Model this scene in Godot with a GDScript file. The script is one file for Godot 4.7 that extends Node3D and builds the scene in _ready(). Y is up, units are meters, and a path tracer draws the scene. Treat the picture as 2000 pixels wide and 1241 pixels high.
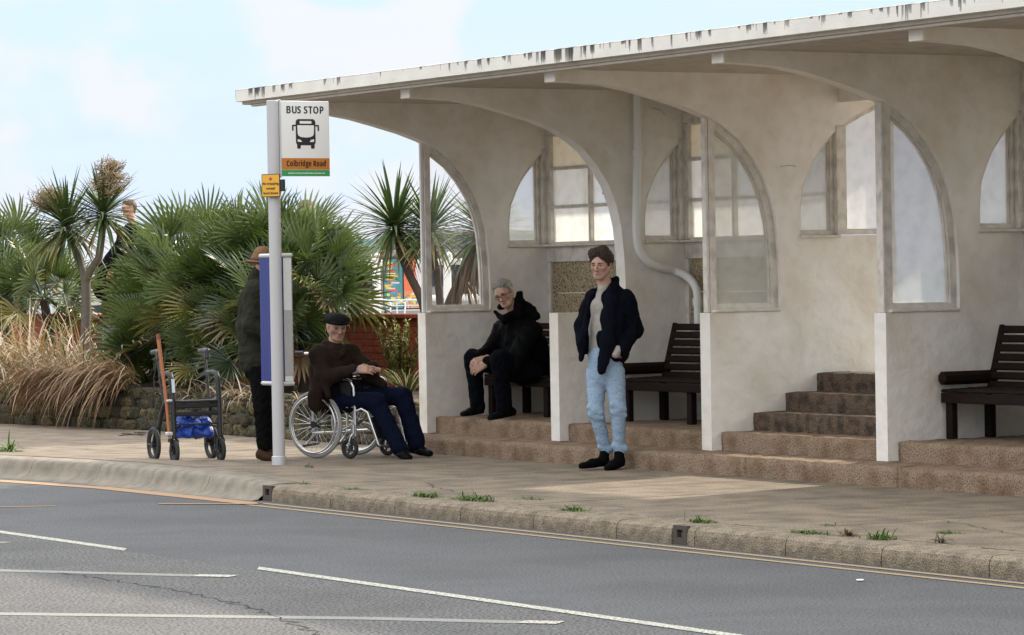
extends Node3D
# A seafront shelter with a bus stop. World: x runs along the shelter (to the right and nearer), y up, -z towards the sea. Metres.

var M := {}
var taken := {}
var rng := RandomNumberGenerator.new()
var rough_noise := FastNoiseLite.new()


class G:
	# Collects triangles; corners are given counter-clockwise as seen from outside.
	var v := PackedVector3Array()
	var n := PackedVector3Array()
	var c := PackedColorArray()
	var t := PackedVector2Array()
	var col := Color.WHITE
	var colored := false
	var uvs := false

	func paint(r: float, g: float, b: float) -> void:
		col = Color(r, g, b)
		colored = true

	func trin(a: Vector3, b: Vector3, d: Vector3, na: Vector3, nb: Vector3, nd: Vector3) -> void:
		v.push_back(a); v.push_back(d); v.push_back(b)
		n.push_back(na); n.push_back(nd); n.push_back(nb)
		c.push_back(col); c.push_back(col); c.push_back(col)

	func tri(a: Vector3, b: Vector3, d: Vector3) -> void:
		var k := (b - a).cross(d - a).normalized()
		trin(a, b, d, k, k, k)

	func quad(a: Vector3, b: Vector3, d: Vector3, e: Vector3) -> void:
		tri(a, b, d)
		tri(a, d, e)

	func quad_uv(a: Vector3, b: Vector3, d: Vector3, e: Vector3, ua: Vector2, ub: Vector2) -> void:
		# a lower left, b lower right, d upper right, e upper left; ua the texture corner at a, ub at d
		uvs = true
		quad(a, b, d, e)
		var p := [ua, Vector2(ub.x, ua.y), ub, Vector2(ua.x, ub.y)]
		for i in [0, 2, 1, 0, 3, 2]:
			t.push_back(p[i])

	func box(at: Vector3, size: Vector3, bs := Basis.IDENTITY, bevel := 0.0) -> void:
		var h := size / 2
		var w := minf(bevel, minf(h.x, minf(h.y, h.z)) * 0.9)
		var ax := [bs.x, bs.y, bs.z]
		var hh := [h.x, h.y, h.z]
		for i in 3:
			var j := (i + 1) % 3
			var k := (i + 2) % 3
			for s in [-1.0, 1.0]:
				var o: Vector3 = at + ax[i] * hh[i] * s
				var a: Vector3 = ax[j] * (hh[j] - w)
				var b: Vector3 = ax[k] * (hh[k] - w)
				if s > 0:
					quad(o - a - b, o + a - b, o + a + b, o - a + b)
				else:
					quad(o - a - b, o - a + b, o + a + b, o + a - b)
		if w > 0:
			for i in 3:
				var j := (i + 1) % 3
				var k := (i + 2) % 3
				for sj in [-1.0, 1.0]:
					for sk in [-1.0, 1.0]:
						var e: Vector3 = ax[i] * (hh[i] - w)
						var p: Vector3 = at + ax[j] * hh[j] * sj + ax[k] * (hh[k] - w) * sk
						var q: Vector3 = at + ax[j] * (hh[j] - w) * sj + ax[k] * hh[k] * sk
						_edge(p, q, e, ax[j] * sj + ax[k] * sk)
			for sx in [-1.0, 1.0]:
				for sy in [-1.0, 1.0]:
					for sz in [-1.0, 1.0]:
						var p: Vector3 = at + ax[0] * hh[0] * sx + ax[1] * (hh[1] - w) * sy + ax[2] * (hh[2] - w) * sz
						var q: Vector3 = at + ax[0] * (hh[0] - w) * sx + ax[1] * hh[1] * sy + ax[2] * (hh[2] - w) * sz
						var r: Vector3 = at + ax[0] * (hh[0] - w) * sx + ax[1] * (hh[1] - w) * sy + ax[2] * hh[2] * sz
						if (q - p).cross(r - p).dot(p + q + r - at * 3) > 0:
							tri(p, q, r)
						else:
							tri(p, r, q)

	func _edge(p: Vector3, q: Vector3, e: Vector3, out: Vector3) -> void:
		if (e * 2).cross(q - p).dot(out) > 0:
			quad(p - e, p + e, q + e, q - e)
		else:
			quad(p + e, p - e, q - e, q + e)

	func tube(path: Array, r0: float, r1 := -1.0, sides := 8, caps := true) -> void:
		var e := r0 if r1 < 0 else r1
		var rings := []
		var side := Vector3.ZERO
		for i in path.size():
			var d: Vector3 = (path[mini(i + 1, path.size() - 1)] - path[maxi(i - 1, 0)]).normalized()
			if side == Vector3.ZERO:
				side = d.cross(Vector3.UP if absf(d.y) < 0.9 else Vector3.RIGHT).normalized()
			else:
				side = (side - d * side.dot(d)).normalized()
			var up := side.cross(d)
			var r := lerpf(r0, e, float(i) / maxf(1.0, path.size() - 1))
			var ring := []
			for k in sides:
				var a := TAU * k / sides
				var o := side * cos(a) - up * sin(a)
				ring.append([path[i] + o * r, o])
			rings.append(ring)
		for i in path.size() - 1:
			for k in sides:
				var a: Array = rings[i][k]
				var b: Array = rings[i][(k + 1) % sides]
				var d: Array = rings[i + 1][(k + 1) % sides]
				var f: Array = rings[i + 1][k]
				trin(a[0], b[0], d[0], a[1], b[1], d[1])
				trin(a[0], d[0], f[0], a[1], d[1], f[1])
		if caps:
			for k in range(1, sides - 1):
				tri(rings[0][0][0], rings[0][k + 1][0], rings[0][k][0])
				var l: Array = rings[-1]
				tri(l[0][0], l[k][0], l[k + 1][0])

	func poly(p: PackedVector2Array, o: Vector3, ux: Vector3, uy: Vector3, deep: Vector3, bottom := true) -> void:
		# a polygon in the plane o, ux, uy extruded by deep (its front face is at o + deep)
		var w := ux.cross(uy).dot(deep) > 0
		var pts := p.duplicate()
		if Geometry2D.is_polygon_clockwise(pts) == w:
			pts.reverse()
		var f := Geometry2D.triangulate_polygon(pts)
		var q := PackedVector3Array()
		for a in pts:
			q.push_back(o + ux * a.x + uy * a.y)
		for i in range(0, f.size(), 3):
			var a := q[f[i]]
			var b := q[f[i + 1]]
			var d := q[f[i + 2]]
			if (b - a).cross(d - a).dot(deep) < 0:
				var s := b
				b = d
				d = s
			tri(a + deep, b + deep, d + deep)
			if bottom:
				tri(a, d, b)
		for i in q.size():
			var a := q[i]
			var b := q[(i + 1) % q.size()]
			quad(a, b, b + deep, a + deep)

	func ring(p: PackedVector2Array, width: float, o: Vector3, ux: Vector3, uy: Vector3, deep: Vector3) -> PackedVector2Array:
		# a frame of that width inside the polygon's outline; returns the inner outline
		var pts := p.duplicate()
		if Geometry2D.is_polygon_clockwise(pts) == (ux.cross(uy).dot(deep) > 0):
			pts.reverse()
		var s := 1.0 if not Geometry2D.is_polygon_clockwise(pts) else -1.0
		var inner := PackedVector2Array()
		var m := pts.size()
		for i in m:
			var a := (pts[i] - pts[(i + m - 1) % m]).normalized()
			var b := (pts[(i + 1) % m] - pts[i]).normalized()
			var na := Vector2(-a.y, a.x) * s
			var nb := Vector2(-b.y, b.x) * s
			var k := (na + nb).normalized()
			inner.push_back(pts[i] + k * width / maxf(0.35, k.dot(na)))
		for i in m:
			var j := (i + 1) % m
			var a := o + ux * pts[i].x + uy * pts[i].y
			var b := o + ux * pts[j].x + uy * pts[j].y
			var d := o + ux * inner[j].x + uy * inner[j].y
			var e := o + ux * inner[i].x + uy * inner[i].y
			quad(a + deep, b + deep, d + deep, e + deep)
			quad(a, e, d, b)
			quad(a, b, b + deep, a + deep)
			quad(d, e, e + deep, d + deep)
		return inner

	func lathe(prof: Array, at: Vector3, bs := Basis.IDENTITY, sides := 20) -> void:
		# prof: [radius, height] from the bottom up, turned round bs.y
		for i in prof.size() - 1:
			var a: Array = prof[i]
			var b: Array = prof[i + 1]
			var sl := Vector2(b[1] - a[1], a[0] - b[0]).normalized()
			for k in sides:
				var p := TAU * k / sides
				var q := TAU * (k + 1) / sides
				var dp := bs.x * cos(p) - bs.z * sin(p)
				var dq := bs.x * cos(q) - bs.z * sin(q)
				var np := dp * sl.x + bs.y * sl.y
				var nq := dq * sl.x + bs.y * sl.y
				var w: Vector3 = at + bs.y * a[1]
				var u: Vector3 = at + bs.y * b[1]
				trin(w + dp * a[0], w + dq * a[0], u + dq * b[0], np, nq, nq)
				trin(w + dp * a[0], u + dq * b[0], u + dp * b[0], np, nq, np)

	func torus(at: Vector3, bs: Basis, big: float, small: float, sides := 40, around := 8, squash := 1.0) -> void:
		for i in sides:
			for k in around:
				var q := []
				for w in [[i, k], [i + 1, k], [i + 1, k + 1], [i, k + 1]]:
					var a: float = TAU * w[0] / sides
					var b: float = TAU * w[1] / around
					var d := bs.x * cos(a) + bs.z * sin(a)
					var nn := d * cos(b) + bs.y * sin(b)
					q.append([at + d * (big + small * cos(b)) + bs.y * small * squash * sin(b), nn])
				trin(q[0][0], q[3][0], q[2][0], q[0][1], q[3][1], q[2][1])
				trin(q[0][0], q[2][0], q[1][0], q[0][1], q[2][1], q[1][1])

	func ball(at: Vector3, r: Vector3, bs := Basis.IDENTITY, sides := 14) -> void:
		var rows := sides / 2
		for i in rows:
			for k in sides:
				var q := []
				for w in [[i, k], [i, k + 1], [i + 1, k + 1], [i + 1, k]]:
					var a: float = PI * w[0] / rows
					var b: float = TAU * w[1] / sides
					var d := Vector3(sin(a) * cos(b), -cos(a), -sin(a) * sin(b))
					q.append([at + bs * (d * r), (bs * (d / r)).normalized()])
				trin(q[0][0], q[1][0], q[2][0], q[0][1], q[1][1], q[2][1])
				trin(q[0][0], q[2][0], q[3][0], q[0][1], q[2][1], q[3][1])

	func rough(at: Vector3, size: Vector3, cell: float, amp: float, nz: FastNoiseLite, roundness := 0.0, shift := Vector3.ZERO) -> void:
		# a worn block: a subdivided box pushed about by noise, its edges rounded
		var h := size / 2
		var seg := [maxi(1, ceili(size.x / cell)), maxi(1, ceili(size.y / cell)), maxi(1, ceili(size.z / cell))]
		for i in 3:
			var j := (i + 1) % 3
			var k := (i + 2) % 3
			for s in [-1.0, 1.0]:
				var grid := []
				for b in seg[k] + 1:
					for a in seg[j] + 1:
						var p := Vector3.ZERO
						p[i] = h[i] * s
						p[j] = lerpf(-h[j], h[j], float(a) / seg[j])
						p[k] = lerpf(-h[k], h[k], float(b) / seg[k])
						if roundness > 0:
							var inn := p.clamp(-(h - Vector3.ONE * roundness).max(Vector3.ZERO), (h - Vector3.ONE * roundness).max(Vector3.ZERO))
							var off := p - inn
							var least := minf(roundness, off.length())
							p = inn + off.normalized() * least
						var w := (at + p + shift) * 1.0
						p += Vector3(nz.get_noise_3dv(w), nz.get_noise_3dv(w + Vector3(17, 3, 9)), nz.get_noise_3dv(w + Vector3(5, 29, 13))) * amp
						grid.append(at + p)
				var row: int = seg[j] + 1
				for b in seg[k]:
					for a in seg[j]:
						var p: Vector3 = grid[b * row + a]
						var q: Vector3 = grid[b * row + a + 1]
						var r: Vector3 = grid[(b + 1) * row + a + 1]
						var u: Vector3 = grid[(b + 1) * row + a]
						if s > 0:
							quad(p, q, r, u)
						else:
							quad(p, u, r, q)

	func soften() -> void:
		# average the normals of corners that share a place
		var sum := {}
		for i in v.size():
			var key := (v[i] * 2000.0).round()
			sum[key] = sum.get(key, Vector3.ZERO) + n[i]
		for i in v.size():
			n[i] = (sum[(v[i] * 2000.0).round()] as Vector3).normalized()

	func mesh() -> ArrayMesh:
		var a := []
		a.resize(Mesh.ARRAY_MAX)
		a[Mesh.ARRAY_VERTEX] = v
		a[Mesh.ARRAY_NORMAL] = n
		if colored:
			a[Mesh.ARRAY_COLOR] = c
		if uvs and t.size() == v.size():
			a[Mesh.ARRAY_TEX_UV] = t
		var m := ArrayMesh.new()
		m.add_surface_from_arrays(Mesh.PRIMITIVE_TRIANGLES, a)
		return m


# ---------------------------------------------------------------- names, things, parts

func numbered(called: String) -> String:
	var k: int = taken.get(called, -1) + 1
	taken[called] = k
	return called if k == 0 else "%s_%03d" % [called, k]


func tag(o: Node, label := "", category := "", group := "", kind := "") -> void:
	if label: o.set_meta("label", label)
	if category: o.set_meta("category", category)
	if group: o.set_meta("group", group)
	if kind: o.set_meta("kind", kind)


func thing(called: String, label: String, category: String, at := Vector3.ZERO, turn := 0.0, group := "") -> Node3D:
	var o := Node3D.new()
	o.name = numbered(called)
	add_child(o)
	o.position = at
	o.rotation.y = turn
	tag(o, label, category, group)
	return o


func put(called: String, m: Mesh, mt: Material, parent: Node = self) -> MeshInstance3D:
	var o := MeshInstance3D.new()
	o.mesh = m
	o.material_override = mt
	if parent == self:
		o.name = numbered(called)
	else:
		var k := 0
		var nm := called
		while parent.has_node(nm):
			k += 1
			nm = "%s_%03d" % [called, k]
		o.name = nm
	parent.add_child(o)
	return o


func part(called: String, g: G, mt: Material, parent: Node = self) -> MeshInstance3D:
	return put(called, g.mesh(), mt, parent)


func structure(o: Node) -> Node:
	o.set_meta("kind", "structure")
	return o


# ---------------------------------------------------------------- materials

func lin(r: float, g: float, b: float) -> Color:
	return Color(r, g, b).linear_to_srgb()


func mat(called: String, c: Color, rough := 0.8, metal := 0.0) -> StandardMaterial3D:
	var m := StandardMaterial3D.new()
	m.resource_name = called
	m.albedo_color = c
	m.roughness = rough
	m.metallic = metal
	M[called] = m
	return m


func noise_tex(seed_: int, freq: float, oct: int, stops: Array, size := 512, kind := FastNoiseLite.TYPE_SIMPLEX_SMOOTH) -> NoiseTexture2D:
	# stops: [offset, grey or Color(linear)] ...
	var f := FastNoiseLite.new()
	f.seed = seed_
	f.noise_type = kind
	f.frequency = freq
	f.fractal_octaves = oct
	f.fractal_type = FastNoiseLite.FRACTAL_FBM if oct > 1 else FastNoiseLite.FRACTAL_NONE
	var t := NoiseTexture2D.new()
	t.width = size
	t.height = size
	t.seamless = true
	t.noise = f
	if stops:
		var gr := Gradient.new()
		var offs := PackedFloat32Array()
		var cols := PackedColorArray()
		for s in stops:
			offs.push_back(s[0])
			cols.push_back((s[1] as Color).linear_to_srgb() if s[1] is Color else Color(s[1], s[1], s[1]))
		gr.offsets = offs
		gr.colors = cols
		t.color_ramp = gr
	return t


func world_map(m: StandardMaterial3D, tex: Texture2D, metres: float) -> void:
	m.albedo_texture = tex
	m.uv1_triplanar = true
	m.uv1_world_triplanar = true
	m.uv1_scale = Vector3.ONE / metres


func over_map(m: StandardMaterial3D, tex: Texture2D, metres: float) -> void:
	m.detail_enabled = true
	m.detail_blend_mode = BaseMaterial3D.BLEND_MODE_MUL
	m.detail_albedo = tex
	m.detail_uv_layer = BaseMaterial3D.DETAIL_UV_2
	m.uv2_triplanar = true
	m.uv2_world_triplanar = true
	m.uv2_scale = Vector3.ONE / metres


func relief(m: StandardMaterial3D, tex: Texture2D, centimetres: float) -> void:
	m.heightmap_enabled = true
	m.heightmap_texture = tex
	m.heightmap_scale = centimetres


func cloth(called: String, c: Color, tex: Texture2D, cm := 0.25, rough := 0.9) -> StandardMaterial3D:
	var m := mat(called, c, rough)
	m.uv1_triplanar = true
	m.uv1_scale = Vector3.ONE / 0.35
	m.albedo_texture = tex
	relief(m, tex, cm)
	m.metallic_specular = 0.18
	m.rim_enabled = true
	m.rim = 0.05
	m.rim_tint = 0.8
	return m


func make_materials() -> void:
	var fine := noise_tex(1, 0.12, 3, [[0.0, 0.6], [0.4, 0.86], [0.55, 1.0], [0.75, 1.08], [1.0, 1.2]])
	var grit := noise_tex(2, 0.22, 2, [[0.0, 0.35], [0.38, 0.65], [0.52, 0.95], [0.66, 1.1], [0.8, 1.5], [1.0, 1.7]])
	var blotch := noise_tex(3, 0.012, 3, [[0.0, 0.76], [0.4, 0.9], [0.65, 1.0], [1.0, 1.04]])
	var blotch2 := noise_tex(4, 0.01, 5, [[0.0, 0.86], [0.4, 0.96], [0.6, 1.0], [1.0, 0.95]])
	var bump := noise_tex(5, 0.03, 5, [])
	var bumpf := noise_tex(6, 0.12, 3, [])
	# road: worn asphalt with pale chippings
	var m := mat("asphalt", lin(0.104, 0.104, 0.108), 0.8)
	world_map(m, noise_tex(62, 0.2, 2, [[0.0, 0.4], [0.3, 0.6], [0.5, 0.92], [0.62, 1.05], [0.74, 1.5], [0.84, 2.6], [1.0, 3.6]]), 2.0)
	over_map(m, noise_tex(8, 0.008, 4, [[0.0, 0.86], [0.45, 0.96], [0.6, 1.0], [1.0, 0.92]]), 7.0)
	relief(m, bumpf, 0.3)
	m = mat("asphalt_worn", lin(0.138, 0.133, 0.131), 0.85)
	world_map(m, noise_tex(7, 0.2, 2, [[0.0, 0.25], [0.3, 0.4], [0.44, 0.76], [0.54, 1.0], [0.64, 1.45], [0.8, 2.4], [1.0, 3.0]]), 2.4)
	over_map(m, noise_tex(8, 0.008, 4, [[0.0, 0.86], [0.45, 0.96], [0.6, 1.0], [1.0, 0.92]]), 5.0)
	relief(m, bumpf, 0.5)
	m = mat("pavement", lin(0.25, 0.197, 0.142), 0.9)
	world_map(mat("joint_dirt", lin(0.13, 0.1, 0.07), 0.95), fine, 0.5)
	m = M.pavement
	world_map(m, fine, 1.3)
	over_map(m, blotch, 3.1)
	relief(m, bumpf, 0.2)
	m = mat("pavement_pale", lin(0.45, 0.4, 0.34), 0.9)
	world_map(m, fine, 1.3)
	over_map(m, blotch, 2.3)
	relief(m, bumpf, 0.2)
	m = mat("kerb_stone", lin(0.34, 0.27, 0.19), 0.9)
	world_map(m, grit, 1.1)
	over_map(m, blotch, 0.9)
	relief(m, bumpf, 0.5)
	m = mat("kerb_concrete", lin(0.285, 0.245, 0.19), 0.85)
	world_map(m, fine, 0.5)
	over_map(m, blotch, 1.3)
	relief(m, bumpf, 0.08)
	m = mat("step_concrete", lin(0.315, 0.225, 0.15), 0.92)
	world_map(m, noise_tex(9, 0.14, 3, [[0.0, 0.3], [0.36, 0.78], [0.5, 0.95], [0.64, 1.03], [0.74, 1.22], [1.0, 1.5]]), 1.25)
	over_map(m, noise_tex(10, 0.012, 3, [[0.0, Color(0.55, 0.47, 0.4)], [0.4, Color(0.82, 0.76, 0.7)], [0.62, Color(1, 1, 1)], [1.0, Color(1.05, 1.08, 1.05)]]), 2.1)
	relief(m, bumpf, 0.5)
	m = mat("step_stained", lin(0.15, 0.1, 0.066), 0.95)
	m.albedo_texture = M.step_concrete.albedo_texture
	world_map(m, m.albedo_texture, 1.25)
	over_map(m, noise_tex(61, 0.014, 5, [[0.0, 0.5], [0.4, 0.8], [0.55, 1.0], [1.0, 1.2]]), 1.2)
	relief(m, bumpf, 0.5)
	m = mat("stucco", lin(0.84, 0.8, 0.735), 0.75)
	world_map(m, noise_tex(11, 0.02, 3, [[0.0, 0.95], [0.5, 0.985], [1.0, 1.0]]), 1.7)
	over_map(m, noise_tex(12, 0.008, 3, [[0.0, Color(0.84, 0.79, 0.71)], [0.3, Color(0.93, 0.91, 0.87)], [0.6, Color(1, 1, 1)], [1.0, Color(1, 1, 1)]]), 3.7)
	relief(m, noise_tex(60, 0.03, 5, []), 0.5)
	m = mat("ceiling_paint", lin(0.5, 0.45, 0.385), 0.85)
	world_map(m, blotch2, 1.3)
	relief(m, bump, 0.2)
	m = mat("window_frame", lin(0.7, 0.65, 0.575), 0.7)
	world_map(m, noise_tex(13, 0.015, 3, [[0.0, 0.8], [0.4, 0.93], [0.65, 1.0], [1.0, 1.0]]), 1.3)
	relief(m, bumpf, 0.06)
	m = mat("clear_pane", Color(0.9, 0.95, 0.95, 0.06), 0.03)
	m.transparency = BaseMaterial3D.TRANSPARENCY_ALPHA
	for k in 4:
		m = mat(["hazy_pane", "frosted_pane", "painted_pane", "cream_pane"][k], [lin(0.78, 0.78, 0.7), lin(0.86, 0.88, 0.86), lin(0.97, 0.98, 0.98), lin(0.85, 0.78, 0.6)][k], 0.4)
		m.albedo_color.a = [0.7, 0.84, 0.86, 0.95][k]
		m.transparency = BaseMaterial3D.TRANSPARENCY_ALPHA
		m.backlight_enabled = true
		m.backlight = Color(1, 1, 1)
		world_map(m, noise_tex(14 + k, 0.012, 3, [[0.0, 0.91], [0.5, 0.97], [1.0, 1.0]]), 1.1)
	m = mat("bench_wood", lin(0.02, 0.011, 0.009), 0.6)
	m.metallic_specular = 0.25
	m.albedo_texture = noise_tex(20, 0.03, 4, [[0.0, 0.55], [0.5, 0.85], [1.0, 1.0]])
	m.uv1_triplanar = true
	m.uv1_scale = Vector3(0.6, 6, 6)
	relief(m, bump, 0.2)
	m = mat("soil", lin(0.07, 0.05, 0.032), 0.95)
	world_map(m, fine, 0.5)
	relief(m, bumpf, 1.5)
	m = mat("earth", lin(0.2, 0.18, 0.14), 0.95)
	world_map(m, blotch, 8.0)
	m = mat("sand", lin(0.36, 0.31, 0.25), 0.95)
	world_map(m, blotch, 6.0)
	m = mat("sea", lin(0.08, 0.17, 0.2), 0.25)
	world_map(m, blotch, 30.0)
	for k in 4:
		m = mat("wall_stone%d" % k, [lin(0.13, 0.1, 0.06), lin(0.085, 0.07, 0.043), lin(0.19, 0.14, 0.075), lin(0.07, 0.062, 0.038)][k], 0.95)
		world_map(m, noise_tex(24 + k, 0.03, 5, [[0.0, 0.3], [0.4, 0.7], [0.6, 1.0], [1.0, 1.2]]), 0.5)
		over_map(m, noise_tex(30, 0.02, 4, [[0.0, Color(0.35, 0.5, 0.18)], [0.4, Color(0.6, 0.65, 0.4)], [0.52, Color(1, 1, 1)], [1.0, Color(1, 1, 1)]]), 1.1)
		relief(m, bump, 1.2)
	m = mat("red_brick", lin(0.4, 0.095, 0.042), 0.8)
	world_map(m, blotch, 0.6)
	relief(m, bumpf, 0.25)
	m = mat("red_mortar", lin(0.32, 0.08, 0.038), 0.9)
	m = mat("lane_white", lin(0.52, 0.5, 0.42), 0.7)
	world_map(m, noise_tex(31, 0.1, 4, [[0.0, 0.25], [0.36, 0.5], [0.46, 0.95], [1.0, 1.0]]), 1.3)
	m = mat("lane_worn", lin(0.4, 0.39, 0.35), 0.8)
	world_map(m, noise_tex(32, 0.16, 4, [[0.0, 0.25], [0.42, 0.45], [0.55, 1.0], [1.0, 1.0]]), 0.5)
	m = mat("lane_yellow", lin(0.4, 0.29, 0.165), 0.75)
	world_map(m, noise_tex(33, 0.1, 4, [[0.0, 0.5], [0.4, 0.8], [0.5, 1.0], [1.0, 1.0]]), 0.5)
	m = mat("lane_orange", lin(0.42, 0.25, 0.13), 0.75)
	world_map(m, noise_tex(34, 0.1, 4, [[0.0, 0.6], [0.4, 0.85], [0.5, 1.0], [1.0, 1.0]]), 0.5)
	mat("crack", lin(0.03, 0.028, 0.026), 1.0)
	mat("render_crack", lin(0.16, 0.125, 0.09), 1.0)
	mat("iron", lin(0.065, 0.053, 0.042), 0.85)
	# metals, paints and plastics
	mat("aluminium", lin(0.55, 0.55, 0.56), 0.38, 0.35)
	mat("pole_paint", lin(0.47, 0.46, 0.46), 0.4)
	mat("chrome", lin(0.72, 0.72, 0.72), 0.22, 0.9)
	mat("white_paint", lin(0.78, 0.77, 0.73), 0.5)
	mat("sign_white", lin(0.74, 0.73, 0.7), 0.45)
	mat("sign_black", lin(0.014, 0.016, 0.018), 0.5)
	mat("sign_orange", lin(0.5, 0.17, 0.025), 0.45)
	mat("sign_green", lin(0.04, 0.3, 0.09), 0.45)
	mat("sign_yellow", lin(0.72, 0.38, 0.03), 0.45)
	mat("sign_red", lin(0.45, 0.05, 0.03), 0.5)
	mat("case_blue", lin(0.009, 0.022, 0.17), 0.4)
	m = mat("poster_glass", Color(0.9, 0.92, 0.92, 0.12), 0.04)
	m.transparency = BaseMaterial3D.TRANSPARENCY_ALPHA
	mat("black_plastic", lin(0.016, 0.016, 0.017), 0.5)
	mat("black_fabric", lin(0.012, 0.012, 0.013), 0.95)
	mat("rubber", lin(0.022, 0.022, 0.023), 0.85)
	mat("tyre_grey", lin(0.3, 0.29, 0.26), 0.8)
	mat("grey_plastic", lin(0.045, 0.045, 0.05), 0.55)
	m = mat("cane_wood", lin(0.36, 0.12, 0.04), 0.35)
	m = mat("blue_bag", lin(0.008, 0.055, 0.36), 0.4)
	relief(m, bump, 0.8)
	m.uv1_triplanar = true
	m.uv1_scale = Vector3.ONE * 2.0
	# clothes
	var weave := noise_tex(40, 0.05, 4, [[0.0, 0.72], [0.5, 0.92], [1.0, 1.0]])
	var knit := noise_tex(41, 0.12, 3, [[0.0, 0.7], [0.5, 0.95], [1.0, 1.0]])
	cloth("navy_jacket", lin(0.0045, 0.0055, 0.011), weave)
	cloth("knit_pale", lin(0.42, 0.385, 0.345), knit, 0.5)
	cloth("jeans_pale", lin(0.29, 0.39, 0.51), noise_tex(42, 0.03, 5, [[0.0, 0.82], [0.4, 0.94], [0.55, 1.0], [1.0, 1.06]]), 0.2)
	cloth("black_boot", lin(0.003, 0.003, 0.003), weave, 0.1, 0.85)
	cloth("black_coat", lin(0.0032, 0.0034, 0.0038), weave, 0.6, 0.75)
	cloth("navy_trousers", lin(0.0055, 0.008, 0.024), weave)
	cloth("navy_trousers_dark", lin(0.004, 0.0045, 0.008), weave)
	cloth("brown_coat", lin(0.03, 0.02, 0.0155), weave, 0.35)
	cloth("dark_jumper", lin(0.006, 0.006, 0.01), knit)
	cloth("green_jacket", lin(0.036, 0.036, 0.026), weave, 0.35)
	cloth("black_trousers", lin(0.006, 0.0055, 0.006), weave)
	cloth("brown_trousers", lin(0.035, 0.014, 0.012), weave)
	cloth("brown_boot", lin(0.06, 0.03, 0.02), weave, 0.2, 0.6)
	cloth("black_shoe", lin(0.005, 0.005, 0.005), weave, 0.05, 0.4)
	cloth("cap_tweed", lin(0.016, 0.016, 0.0145), knit, 0.3)
	cloth("felt_hat", lin(0.24, 0.14, 0.075), weave, 0.1)
	mat("hat_band", lin(0.09, 0.04, 0.022), 0.8)
	m = mat("skin", Color.WHITE, 0.55)
	m.vertex_color_use_as_albedo = true
	m.subsurf_scatter_enabled = true
	m.subsurf_scatter_strength = 0.08
	for h in [["hair_brown", lin(0.055, 0.026, 0.015)], ["hair_grey", lin(0.42, 0.4, 0.37)], ["hair_blond", lin(0.17, 0.1, 0.055)], ["hair_dull", lin(0.2, 0.11, 0.05)]]:
		m = mat(h[0], h[1], 0.5)
		m.albedo_texture = noise_tex(45, 0.03, 4, [[0.0, 0.35], [0.5, 0.85], [1.0, 1.3]])
		m.uv1_triplanar = true
		m.uv1_scale = Vector3(22, 5, 22)
		relief(m, bump, 0.6)
	# plants
	for f in [["frond_deep", 0.022, 0.036, 0.011], ["frond_green", 0.05, 0.073, 0.019], ["frond_light", 0.145, 0.175, 0.075], ["frond_yellow", 0.21, 0.175, 0.045], ["frond_dry", 0.15, 0.095, 0.05], ["sword_green", 0.07, 0.11, 0.028], ["sword_deep", 0.032, 0.066, 0.022], ["shrub_green", 0.11, 0.16, 0.03], ["weed_green", 0.09, 0.17, 0.03]]:
		m = mat(f[0], lin(f[1], f[2], f[3]), 0.38)
		m.backlight_enabled = true
		m.backlight = Color(0.25, 0.3, 0.12)
	m = mat("blades", Color.WHITE, 0.6)
	m.vertex_color_use_as_albedo = true
	m.backlight_enabled = true
	m.backlight = Color(0.5, 0.5, 0.4)
	for b in [["bark_pale", 0.3, 0.255, 0.21], ["bark_brown", 0.1, 0.065, 0.045]]:
		m = mat(b[0], lin(b[1], b[2], b[3]), 0.95)
		m.albedo_texture = noise_tex(47, 0.05, 4, [[0.0, 0.4], [0.5, 0.85], [1.0, 1.1]])
		m.uv1_triplanar = true
		m.uv1_scale = Vector3(5, 9, 5)
		relief(m, bump, 1.5)
	mat("panicle", lin(0.3, 0.23, 0.13), 0.9)


# ---------------------------------------------------------------- the scene

func _ready() -> void:
	rng.seed = 7
	rough_noise.seed = 5
	rough_noise.frequency = 6.0
	rough_noise.fractal_octaves = 3
	make_camera_and_light()
	make_materials()
	make_ground()
	make_road_markings()
	make_pavement()
	make_shelter()
	make_benches()
	make_stone_wall()
	make_orange_wall()
	make_seafront()
	make_bus_stop()
	make_rollator()
	make_wheelchair()
	make_people()
	make_palms()
	make_cordylines()
	make_undergrowth()
	make_weeds_and_litter()


const SUN_FROM := Vector3(-0.22, 0.573, -1.0)


func make_camera_and_light() -> void:
	var cam := Camera3D.new()
	cam.name = "camera"
	add_child(cam)
	cam.transform = Transform3D(Basis(Vector3(0.519420, -0.017451, -0.854341), Vector3(-0.001124, 0.999777, -0.021105), Vector3(0.854518, 0.011922, 0.519284)), Vector3(24.520768, 1.570000, 15.298939))
	cam.fov = 10.906
	cam.near = 0.5
	cam.far = 9000.0
	cam.current = true
	var sun := DirectionalLight3D.new()
	sun.name = "sun"
	add_child(sun)
	sun.look_at_from_position(Vector3.ZERO, -SUN_FROM)
	sun.light_color = Color(1.0, 0.95, 0.87)
	sun.light_energy = 1.5
	sun.light_angular_distance = 1.3
	sun.shadow_enabled = true
	var we := WorldEnvironment.new()
	we.name = "environment"
	var e := Environment.new()
	e.background_mode = Environment.BG_SKY
	var sky := Sky.new()
	var pm := PanoramaSkyMaterial.new()
	pm.panorama = sky_picture()
	sky.sky_material = pm
	e.sky = sky
	e.tonemap_mode = Environment.TONE_MAPPER_LINEAR
	e.tonemap_exposure = 1.2
	e.sdfgi_enabled = true
	e.ssao_enabled = true
	e.ssil_enabled = true
	we.environment = e
	add_child(we)


var cloud_noise := FastNoiseLite.new()
var wisp_noise := FastNoiseLite.new()


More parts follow.
